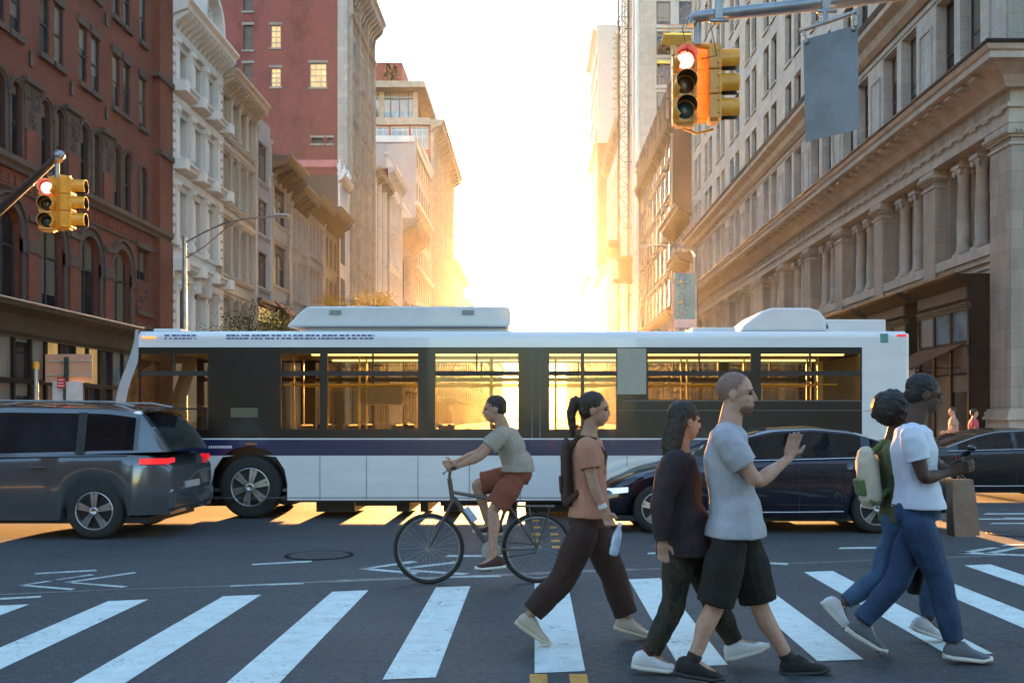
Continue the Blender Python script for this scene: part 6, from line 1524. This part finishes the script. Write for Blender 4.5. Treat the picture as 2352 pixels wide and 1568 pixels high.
def hair(root, HM, mat, kind, name='hair'):
    m = MB()
    if kind == 'short': m.ball((0,-.022,.045), (.081,.098,.088), 20, 12, 0, HM); m.ball((0,-.05,-.005), (.072,.066,.06), 14, 8, 0, HM)
    if kind == 'afro':
        m.ball((0,-.05,.05), (.135,.135,.13), 20, 12, 0, HM)
        for k in range(60):
            a, b_ = random.random()*6.28, random.uniform(-.6, 1.4); m.ball((.125*math.cos(a)*math.cos(b_), -.05+.125*math.sin(a)*math.cos(b_), .05+.12*math.sin(b_)), .022, 8, 6, 0, HM)
    if kind == 'tied':
        m.ball((0,-.022,.045), (.083,.098,.090), 20, 12, 0, HM); m.ball((0,-.05,0), (.074,.062,.07), 14, 8, 0, HM)
        m.ball((0,-.135,.05), (.035,.045,.045), 12, 8, 0, HM); m.tube([HM @ Vector(p) for p in ((0,-.14,.05),(0,-.165,-.03),(.0,-.15,-.13),(0,-.14,-.20))], [.035,.034,.026,.010], 10)
    if kind == 'long':
        m.ball((0,-.022,.045), (.086,.103,.092), 20, 12, 0, HM); m.tube([HM @ Vector(p) for p in ((0,-.05,.05),(0,-.075,-.06),(0,-.085,-.17),(0,-.08,-.26))], [(.085,.055),(.095,.055),(.10,.045),(.06,.03)], 14, up=HM.to_3x3() @ Vector((0,1,0)))
    if kind == 'buzz': m.ball((0,-.018,.034), (.0775,.0985,.0925), 20, 14, 0, HM); return soft(m, name, mat, root, .006, 1)
    if kind == 'beard': m.ball((0,.045,-.075), (.056,.048,.042), 14, 8, 0, HM)
    return soft(m, name, mat, root, .006, 1, .014, .016)

def M_camo():
    t = NT('olive_camo_cloth'); t.setb(Roughness=.9); n = t.noise(t.mul(t.pos(), (1,1,.7)), 11, 3, .5)
    c = t.ramp(n, [(.40, (.016,.014,.010)), (.46, (.034,.028,.016)), (.54, (.024,.024,.013)), (.62, (.048,.040,.024))])
    c.node.color_ramp.interpolation = 'CONSTANT'; t.link(c, t.b.inputs['Base Color']); t.bump(t.noise(t.pos(), 14, 4), .4, .015); return t.m
def detail(root, j, fx, mat, sides=('2',), to=.95, r=.0028, off=.075, full=True):
    '''outer seam of trousers and a pocket edge'''
    Z = Vector((0,0,1)); y = Vector((0,1,0))
    for i in sides:
        s = -1 if (j['hip'+i].y < j['pel'].y) else 1; hp, kn, an = j['hip'+i], j['kn'+i], j['an'+i]
        m = MB(); m.tube([hp+Z*.09+y*s*.055-fx*.0, hp+Z*.045+y*s*.075+fx*.035, hp+Z*.0+y*s*.075+fx*.06], .0035, 5); m.build('pocket_edge', mat, root)
# --- bald man in grey t-shirt
J = dict(head=(1692,906,0), neck=(1674,972,0), chest=(1672,1062,0), pel=(1688,1200,0), sh1=(1664,1002,.17), sh2=(1662,1005,-.19),
 el1=(1655,1112,.25), wr1=(1692,1188,.25), el2=(1740,1108,-.22), wr2=(1812,1052,-.14), hip1=(1705,1235,.09), hip2=(1678,1235,-.10),
 kn1=(1745,1392,.08), an1=(1812,1500,.10), toe1=(1905,1527,.10), kn2=(1640,1398,-.10), an2=(1590,1527,-.12), toe2=(1662,1578,-.12))
r3, j, fx, lat, HM = build_person('bald man in a pale grey t-shirt and black shorts raising one hand while walking', 5.85, (1,0,0), J, SKL, face=(1,-.35,-.05), hands=(.6,.25), hd=(None,(.25,-.05,1)), sc=1.02, heads=1.06)
BRD = M_cloth('short_beard', (.16,.085,.06), .3, .7, 40); hair(r3, HM, BRD, 'beard', 'beard'); hair(r3, HM, M_cloth('shaved_hair', (.22,.13,.10), .25, .7, 40), 'buzz', 'shaved_hair')
shirt(r3, j, fx, M_cloth('pale_grey_jersey', (.36,.37,.42), .08), 1.04, -.075, .62, .024, .02)
trousers(r3, j, fx, M_cloth('black_shorts_cloth', (.010,.007,.006), .2), 1.02, .93, .012, .012, name='shorts')
BLK = M_cloth('black_shoe', (.020,.018,.018), .2); BSOLE = M_plain('black_sole', (.02,.02,.02), .6)
shoe(r3, j['an1'], j['toe1'], BLK, BSOLE); shoe(r3, j['an2'], j['toe2'], BLK, BSOLE)
for q_, t_ in (('1', .14), ('2', .16)):
    m = MB(); limb(m, [j['an'+q_]+(j['kn'+q_]-j['an'+q_])*t_, j['an'+q_]], [.045,.043]); soft(m, 'sock', BLK, r3, .008, 2)
# --- dark clad woman beside him
J = dict(head=(1574,968,.05), neck=(1560,1035,.05), chest=(1556,1095,.05), pel=(1572,1225,.05), sh1=(1556,1058,.20), sh2=(1550,1060,-.11),
 el1=(1585,1155,.26), wr1=(1612,1240,.24), el2=(1520,1150,-.16), wr2=(1522,1240,-.16), hip1=(1588,1250,.12), hip2=(1560,1250,-.03),
 kn1=(1638,1380,.12), an1=(1690,1478,.13), toe1=(1768,1490,.13), kn2=(1548,1385,-.04), an2=(1492,1510,-.06), toe2=(1556,1553,-.06))
r2, j, fx, lat, HM = build_person('person with long dark hair in a plum jacket, olive trousers and white trainers', 6.0, (1,0,0), J, SKT, face=(1,.35,-.1), sex='f', sc=.92, hands=(.7,.7), heads=.95)
shirt(r2, j, fx, M_cloth('plum_jacket_cloth', (.030,.018,.022), .25), .95, -.12, 1, .032, .02, name='jacket', longs=True, wr_=.03)
trousers(r2, j, fx, M_camo(), .93, 1.93, .012, .005)
hair(r2, HM, HBR, 'long')
shoe(r2, j['an1'], j['toe1'], WHITE_SH, s=.95); shoe(r2, j['an2'], j['toe2'], WHITE_SH, s=.95)
m = MB(); limb(m, [j['an2']+Vector((0,0,.08)), j['an2']], [.04,.04]); soft(m, 'sock', M_cloth('maroon_sock', (.12,.02,.03)), r2, .008, 2)
def backpack(label, j, fx, mat, w=.13, d=.085, h=.42, strap=True, name='backpack', sc=1.0, patch=None):
    Z = Vector((0,0,1)); ax = (j['neck']-j['pel']).normalized(); c = lerp(j['chest'], j['pel'], .22)-fx*(.115*sc+d)
    t = thing(name, label, 'backpack', c-Z*h*.5); m = MB()
    limb(m, [c-ax*h*.5, c-ax*h*.38, c+ax*h*.2, c+ax*h*.42, c+ax*h*.5], [(w*.75,d*.7),(w,d),(w*.98,d*.92),(w*.75,d*.6),(w*.3,d*.3)], up=fx, n=20)
    soft(m, 'bag', mat, t, .009, 3, .012, .09)
    m = MB(); limb(m, [c-ax*h*.32-fx*d*.8, c-ax*h*.05-fx*d*.95], [(w*.75,d*.38),(w*.72,d*.33)], up=fx); soft(m, 'pocket', patch or mat, t, .009, 3)
    if strap:
        for s in (-1, 1):
            sh = j['sh1'] if s > 0 else j['sh2']; inn = lerp(j['neck'], sh, .55); p0 = c+ax*h*.38+lerp(j['neck'], sh, .4)-j['neck']
            m = MB(); m.tube([p0, inn-fx*.05+Z*.035*sc, inn+fx*.05+Z*.015, inn+fx*.115-Z*.09, inn+fx*.10-Z*.20, c-ax*h*.3+(inn-j['neck'])*1.5], [(.022,.007)]*6, 8, up=(0,1,0)); m.build('strap', patch or mat, t)
    return t
# --- woman in the terracotta top
J = dict(head=(1366,942,0), neck=(1350,1000,0), chest=(1352,1055,0), pel=(1354,1185,0), sh1=(1352,1026,.15), sh2=(1346,1028,-.16),
 el1=(1330,1110,.20), wr1=(1348,1178,.22), el2=(1362,1108,-.20), wr2=(1388,1172,-.22), hip1=(1364,1210,.08), hip2=(1346,1210,-.09),
 kn1=(1408,1322,.08), an1=(1443,1432,.09), toe1=(1496,1479,.09), kn2=(1292,1330,-.09), an2=(1212,1412,-.11), toe2=(1258,1478,-.11))
r1, j, fx, lat, HM = build_person('woman with tied back hair in a terracotta top and brown trousers', 6.75, (1,0,0), J, SKT, face=(1,-.1,-.05), sex='f', sc=.93, hands=(.6,1.1), heads=.97)
shirt(r1, j, fx, M_cloth('terracotta_cloth', (.42,.19,.12), .12), .95, -.0, .6, .018, .005, name='top')
trousers(r1, j, fx, M_cloth('brown_trouser_cloth', (.038,.016,.011), .2), .95, 1.86, .022, .014)
hair(r1, HM, HBR, 'tied')
BEI = M_cloth('beige_shoe', (.50,.41,.33), .08); shoe(r1, j['an1'], j['toe1'], BEI, M_plain('cream_sole', (.60,.52,.36), .6), .93); shoe(r1, j['an2'], j['toe2'], BEI, M_plain('cream_sole2', (.60,.52,.36), .6), .93)
m = MB(); w0 = j['wr2']; d = (j['wr2']-j['el2']).normalized(); m.tube([w0-d*.045, w0-d*.015], .030, 12); m.build('bracelet', M_plain('pale_band', (.6,.6,.6), .4), r1)
backpack('slim dark brown backpack worn by the woman in the terracotta top', j, fx, M_cloth('dark_brown_canvas', (.05,.022,.014), .2), .11, .045, .46, sc=.9)
d = (j['wr2']-j['el2']).normalized(); hnd = j['wr2']+d*.10
bt = thing('water_bottle', 'clear plastic water bottle hanging from the hand of the woman in terracotta', 'bottle', hnd-Vector((0,0,.18)))
BOT = M_plain('bottle_plastic', (.42,.55,.72), .12, coat=.5, var=.1, scale=20); m = MB()
Mb = Matrix.Translation(hnd+Vector((.02,0,-.20))) @ Matrix.Rotation(R(12), 4, 'Y')
m.lathe([(.02,0),(.031,.01),(.032,.05),(.029,.06),(.032,.07),(.032,.12),(.028,.15),(.014,.185),(.0125,.20)], 18, 0, Mb); m.build('bottle', BOT, bt)
m = MB(); m.lathe([(.015,.198),(.015,.218),(.013,.221)], 14, 0, Mb); m.build('cap', M_plain('bottle_cap', (.7,.72,.75), .4), bt)
# --- man in the white t-shirt
J = dict(head=(2122,908,0), neck=(2100,972,0), chest=(2098,1035,0), pel=(2110,1165,0), sh1=(2100,998,.17), sh2=(2094,1000,-.18),
 el1=(2155,1075,.22), wr1=(2195,1082,.12), el2=(2122,1098,-.22), wr2=(2176,1086,-.13), hip1=(2116,1192,.09), hip2=(2102,1192,-.10),
 kn1=(2060,1335,.09), an1=(1975,1432,.10), toe1=(2030,1505,.10), kn2=(2158,1330,-.09), an2=(2192,1468,-.10), toe2=(2276,1508,-.11))
r4, j, fx, lat, HM = build_person('dark haired man in a white t-shirt and blue jeans holding a phone', 6.3, (1,0,0), J, SKD, face=(1,-.05,-.25), hands=(.7,.9), hd=((1,-.1,.35),(1,.1,.35)), sc=1.0, heads=1.05)
shirt(r4, j, fx, M_cloth('white_jersey', (.60,.66,.78), .05), 1.02, .0, .6, .016, .006)
JEAN = M_cloth('dark_blue_denim', (.022,.050,.115), .35, sc=7); trousers(r4, j, fx, JEAN, 1.0, 1.93, .012, .004, name='jeans')
m = MB(); m.tube([j['pel']+Vector((.155*math.cos(a), .125*math.sin(a)*1.3, .015)) for a in [2*math.pi*k/24 for k in range(25)]], .006, 6); m.build('belt', BLACKP, r4)
hair(r4, HM, HBL, 'short')
GSH = M_cloth('grey_shoe', (.13,.145,.17), .15); shoe(r4, j['an2'], j['toe2'], GSH); shoe(r4, j['an1'], j['toe1'], GSH)
hnd = j['wr2']+Vector((.11,.03,.04)); ph = thing('phone', 'dark phone with a small red light held by the man in the white t-shirt', 'phone', hnd)
m = MB(); Mp = Matrix.Translation(hnd) @ Matrix.Rotation(R(-35), 4, 'Y'); m.box(-.004,.004,-.036,.036,-.04,.09, 0, Mp); m.build('case', BLACKP, ph, bevel=.003)
m = MB(); m.box(-.0055,-.0042,-.012,.0,.07,.08, 0, Mp); m.build('light', REDL, ph)
w1 = P(2196, 1086, 6.42); pb = thing('paper_bag', 'brown paper carrier bag hanging at the side of the man in white', 'bag', P(2205, 1232, 6.42))
c = P(2206, 1100, 6.42); e = P(2214, 1230, 6.42); m = MB()
m.rings([[c+Vector((-.07,-.05,0)), c+Vector((.06,-.05,0)), c+Vector((.06,.05,0)), c+Vector((-.07,.05,0))], [lerp(c,e,.5)+Vector((-.085,-.06,0)), lerp(c,e,.5)+Vector((.07,-.065,0)), lerp(c,e,.5)+Vector((.075,.06,0)), lerp(c,e,.5)+Vector((-.08,.055,0))], [e+Vector((-.085,-.065,0)), e+Vector((.075,-.065,.01)), e+Vector((.075,.065,.01)), e+Vector((-.085,.065,0))]], 0, False)
m.build('bag', M_plain('kraft_paper', (.30,.20,.14), .8, var=.14, scale=14, bump=.2), pb)
m = MB()
for y_ in (-.045, .045): m.tube([c+Vector((-.035,y_,-.01)), w1+Vector((0,y_*.4,.01)), c+Vector((.035,y_,-.01))], .003, 5)
m.build('handle', M_plain('paper_handle', (.3,.22,.17), .8), pb)
# --- woman with the afro behind him
J = dict(head=(2062,955,.1), neck=(2048,1012,.1), chest=(2052,1065,.1), pel=(2068,1190,.1), sh1=(2054,1034,.24), sh2=(2050,1036,-.04),
 el1=(2080,1110,.28), wr1=(2110,1165,.26), el2=(2080,1115,-.06), wr2=(2112,1160,-.04), hip1=(2078,1212,.18), hip2=(2066,1212,.02),
 kn1=(2130,1320,.18), an1=(2135,1440,.18), toe1=(2174,1486,.18), kn2=(2022,1325,.0), an2=(1928,1390,-.01), toe2=(1948,1452,-.01))
r5, j, fx, lat, HM = build_person('woman with a round afro and blue jeans just behind the man in the white t-shirt', 6.6, (1,0,0), J, SKD, face=(1,-.15,-.1), sex='f', sc=.9, hands=(.6,.6), heads=.95)
shirt(r5, j, fx, M_cloth('olive_top_cloth', (.10,.12,.05), .15), .92, -.02, .6, .015, 0, name='top')
trousers(r5, j, fx, M_cloth('mid_blue_denim', (.045,.095,.18), .3, sc=7), .92, 1.86, .010, .0, name='jeans')
hair(r5, HM, HBL, 'afro')
shoe(r5, j['an1'], j['toe1'], WHITE_SH, s=.9); shoe(r5, j['an2'], j['toe2'], WHITE_SH, s=.9)
backpack('pale cream backpack with an olive front panel on the woman with the afro', j, fx, M_cloth('cream_canvas', (.50,.46,.36), .15), .13, .075, .40, patch=M_cloth('olive_canvas', (.10,.15,.05), .2), sc=.9)
tb = thing('tote_bag', 'black cloth tote hanging low between the jeans of the couple on the right', 'bag', P(2098, 1365, 6.55)); m = MB(); c = P(2100, 1290, 6.52)
limb(m, [c+Vector((0,0,.24)), c+Vector((0,0,.1)), c, P(2100, 1362, 6.52)], [(.04,.09),(.05,.13),(.055,.14),(.04,.07)], up=(0,1,0)); soft(m, 'bag', M_cloth('black_canvas', (.012,.012,.012), .2), tb, .009, 3, .02, .1)
m = MB(); m.tube([c+Vector((-.06,0,.22)), P(2104,1160,6.55), c+Vector((.06,0,.22))], .008, 6); m.build('strap', BLACKP, tb)

# --- cyclist and bicycle
DB = 9.15
J = dict(head=(1136,940,0), neck=(1160,985,0), chest=(1172,1022,0), pel=(1190,1082,0), sh1=(1154,996,-.17), sh2=(1154,994,.18),
 el1=(1104,1048,-.22), wr1=(1052,1070,-.24), el2=(1098,1040,.22), wr2=(1044,1062,.24), hip1=(1186,1096,-.08), hip2=(1186,1094,.09),
 kn1=(1132,1172,-.10), an1=(1132,1284,-.13), toe1=(1092,1310,-.13), kn2=(1094,1112,.10), an2=(1124,1206,.12), toe2=(1086,1226,.12))
r0, j, fx, lat, HM = build_person('cyclist in a grey t-shirt and rust shorts leaning over the handlebars against the glare', DB, (-1,0,0), J, SKT, face=(-1,0,-.12), hands=(1.35,1.35), hd=((-1,0,-.15),(-1,0,-.15)), group=None, voxel=.008, sc=.98)
shirt(r0, j, fx, M_cloth('grey_cycle_jersey', (.32,.27,.22), .12), 1.0, -.0, .6, .02, .0)
trousers(r0, j, fx, M_cloth('rust_shorts', (.20,.055,.03), .2), 1.0, .86, .012, .01, name='shorts')
hair(r0, HM, HBR, 'short')
shoe(r0, j['an1'], j['toe1'], M_cloth('dark_trainer', (.06,.03,.025), .15), s=.95); shoe(r0, j['an2'], j['toe2'], M_cloth('dark_trainer2', (.06,.03,.025), .15), s=.95)
bk = thing('bicycle', 'dark hybrid bicycle with a rear rack ridden towards the left under the glare', 'bicycle', P(1110, 1339, DB)); bk.location.z = 0
wr_ = .325; FW = Vector((P(985,0,DB).x, DB, wr_)); RW = Vector((P(1234,0,DB+.05).x, DB+.05, wr_)); FR = M_plain('bicycle_frame_paint', (.09,.075,.065), .4, .3, coat=.3, var=0)
def bwheel(c, nm):
    m = MB(); N = 48
    def tor(R_, r, yy=0): return [[(c.x+(R_+r*math.cos(b_))*math.cos(a), c.y+r*math.sin(b_)*1.0, c.z+(R_+r*math.cos(b_))*math.sin(a)) for b_ in [2*math.pi*q/8 for q in range(8)]] for a in [2*math.pi*k/N for k in range(N)]]
    m.rings(tor(wr_-.018, .019), 0, True, False, closed=True); o = m.build(nm, TYRE, bk)
    m = MB(); m.rings(tor(wr_-.042, .009), 0, True, False, closed=True); m.build('rim', GALV, o)
    m = MB()
    for k in range(28):
        a = 2*math.pi*k/28; b_ = a+(.35 if k % 2 else -.35); yy = .03 if k % 4 < 2 else -.03
        m.tube([(c.x+.02*math.cos(b_), c.y+yy, c.z+.02*math.sin(b_)), (c.x+(wr_-.045)*math.cos(a), c.y, c.z+(wr_-.045)*math.sin(a))], .0016, 4)
    m.build('spokes', GALV, o); m = MB(); m.tube([(c.x,c.y-.05,c.z),(c.x,c.y+.05,c.z)], .018, 10); m.build('hub', GALV, o)
bwheel(FW, 'front_wheel'); bwheel(RW, 'rear_wheel')
BBk = P(1128, 1262, DB); HT0, HT1 = P(1040, 1150, DB), P(1032, 1098, DB); ST_ = P(1178, 1120, DB)
m = MB(); m.tube([HT0, HT1], .022, 10); m.tube([HT0+Vector((.01,0,.03)), BBk], .022, 10); m.tube([HT0+Vector((0,0,.08)), lerp(BBk, ST_, .78)], .017, 10); m.tube([BBk, ST_], .017, 10)
for s in (-.05, .05): m.tube([BBk+Vector((0,s*.4,0)), RW+Vector((0,s,0))], .010, 8); m.tube([lerp(BBk, ST_, .75)+Vector((0,s*.3,0)), RW+Vector((0,s,0))], .009, 8)
m.build('frame', FR, bk)
m = MB()
for s in (-.045, .045): m.tube([HT0+Vector((0,s*.7,-.0)), lerp(HT0, FW, .3)+Vector((0,s,0)), FW+Vector((0,s,0))], [.014,.013,.009], 8)
m.tube([HT0+Vector((0,-.05,0)), HT0+Vector((0,.05,0))], .016, 8); m.build('fork', FR, bk)
m = MB(); hb_ = P(1034, 1076, DB); m.tube([HT1, hb_], .014, 8); m.tube([hb_+Vector((.06,-.30,.02)), hb_+Vector((-.0,-.12,.0)), hb_, hb_+Vector((0,.12,0)), hb_+Vector((.06,.30,.02))], .012, 8); m.build('handlebar', FR, bk)
m = MB()
for s in (-1, 1): m.tube([hb_+Vector((.065,s*.31,.02)), hb_+Vector((.02,s*.19,.012))], .017, 8); m.tube([hb_+Vector((.01,s*.17,-.005)), hb_+Vector((-.05,s*.22,-.03)), hb_+Vector((-.03,s*.28,-.035))], .005, 5)
m.build('grip', BLACKP, bk)
m = MB(); sp = P(1186, 1112, DB); m.tube([ST_, sp], .013, 8); m.build('seat_post', GALV, bk); m = MB(); m.rings([[sp+Vector((x, w*math.cos(a), .02+.02*math.sin(a))) for a in [2*math.pi*k/10 for k in range(10)]] for x, w in ((-.16,.014),(-.10,.022),(0,.05),(.07,.075),(.11,.05))]); m.build('saddle', BLACKP, bk)
m = MB(); m.rings([[(BBk.x+r_*math.cos(a), BBk.y-.05+y_, BBk.z+r_*math.sin(a)) for a in [2*math.pi*k/24 for k in range(24)]] for r_, y_ in ((.085,-.003),(.09,0),(.085,.003))]); m.build('chainring', GALV, bk)
pe1, pe2 = Vector((P(1118,0,DB).x, DB-.12, BBk.z-.16)), Vector((P(1118,0,DB).x-.0, DB+.12, BBk.z+.16))
m = MB(); m.tube([BBk+Vector((0,-.07,0)), pe1+Vector((0,.05,0))], .010, 6); m.tube([BBk+Vector((0,.07,0)), pe2-Vector((0,.05,0))], .010, 6); m.build('crank', GALV, bk)
for p_ in (pe1, pe2): m = MB(); m.box(p_.x-.05, p_.x+.05, p_.y-.05, p_.y+.05, p_.z-.012, p_.z+.012); m.build('pedal', BLACKP, bk)
m = MB()
for dz in (.088, -.088): m.tube([BBk+Vector((0,-.05,dz)), RW+Vector((0,-.05,dz*.4))], .004, 4)
m.build('chain', BLACKP, bk)
m = MB(); rk = RW.z+wr_+.06
for s in (-.06, .06): m.tube([ST_+Vector((.02,s*.5,-.10)), (RW.x-.18,RW.y+s,rk), (RW.x+.16,RW.y+s,rk)], .006, 6); m.tube([(RW.x,RW.y+s,RW.z),(RW.x-.08,RW.y+s,rk)], .006, 6); m.tube([(RW.x,RW.y+s,RW.z),(RW.x+.12,RW.y+s,rk)], .006, 6)
for x in (-.15,-.03,.09): m.tube([(RW.x+x,RW.y-.06,rk),(RW.x+x,RW.y+.06,rk)], .005, 5)
m.build('rear_rack', FR, bk)
m = MB(); bo_ = lerp(BBk, HT0, .5); m.tube([bo_+Vector((.03,0,.04)), bo_+Vector((-.06,0,.16))], .033, 12); m.build('bottle', BOT, bk)

# --- far pavement
def walker(label, X, D, fdir, top, bottom, skin, hm_, h=1.68, sc=1.0, sex='m', stride=.22, tname='shirt', face=None, z0=.14):
    k = FPX/D; x0 = CX + X*k; py = lambda z: CY - (z0+z-HC)*k; s = h/1.75; q = fdir*k; cosd = lambda v: v
    J = dict(head=(x0+.03*q, py(1.62*s), 0), neck=(x0, py(1.46*s), 0), chest=(x0, py(1.28*s), 0), pel=(x0, py(.95*s), 0), sh1=(x0, py(1.40*s), .17), sh2=(x0, py(1.40*s), -.17),
      el1=(x0-.08*q, py(1.12*s), .2), wr1=(x0+.10*q, py(.92*s), .2), el2=(x0+.03*q, py(1.12*s), -.2), wr2=(x0+.22*q, py(1.05*s), -.17), hip1=(x0, py(.90*s), .09), hip2=(x0, py(.90*s), -.09),
      kn1=(x0+.5*stride*q, py(.50*s), .09), an1=(x0+stride*q, py(.09), .09), toe1=(x0+(stride+.2)*q, py(.01), .09), kn2=(x0-.2*stride*q, py(.50*s), -.09), an2=(x0-stride*q, py(.12), -.09), toe2=(x0-(stride-.18)*q, py(.01), -.09))
    r, j, fx, lat, HM = build_person(label, D, (fdir,0,0), J, skin, face=face, sex=sex, sc=.95, voxel=.014, group='pedestrians on the far pavement')
    shirt(r, j, fx, top, .96, -.03, .6, .02, 0, name=tname); trousers(r, j, fx, bottom, .95, 1.9, .014, .004); hair(r, HM, hm_, 'short'); shoe(r, j['an1'], j['toe1'], BLK); shoe(r, j['an2'], j['toe2'], BLK)
walker('passer-by in a dusky pink shirt on the far pavement beside the shop window', P(2236,0,27.5).x, 27.5, 1, M_cloth('pink_cloth', (.45,.06,.10)), JEAN, SKT, HBR, 1.62, sex='f')
walker('passer-by in a tan top on the far pavement just right of the man in white', P(2190,0,27).x, 27, -1, M_cloth('tan_cloth', (.38,.22,.16)), JEAN, SKL, HBR, 1.66)
# ------------------------------------------------------------------ air
hz = MB(); hz.box(-62, 62, -130, 560, -1.5, 100)
ho = hz.build('haze', [], None); ho['kind'] = 'stuff'
hm_ = bpy.data.materials.new('haze'); hm_.use_nodes = True; nn = hm_.node_tree.nodes; nn.clear()
out = nn.new('ShaderNodeOutputMaterial'); pv = nn.new('ShaderNodeVolumePrincipled')
pv.inputs['Color'].default_value = (.97,.95,.92,1); pv.inputs['Density'].default_value = .000048; pv.inputs['Anisotropy'].default_value = .88
hm_.node_tree.links.new(pv.outputs[0], out.inputs['Volume']); ho.data.materials.append(hm_)
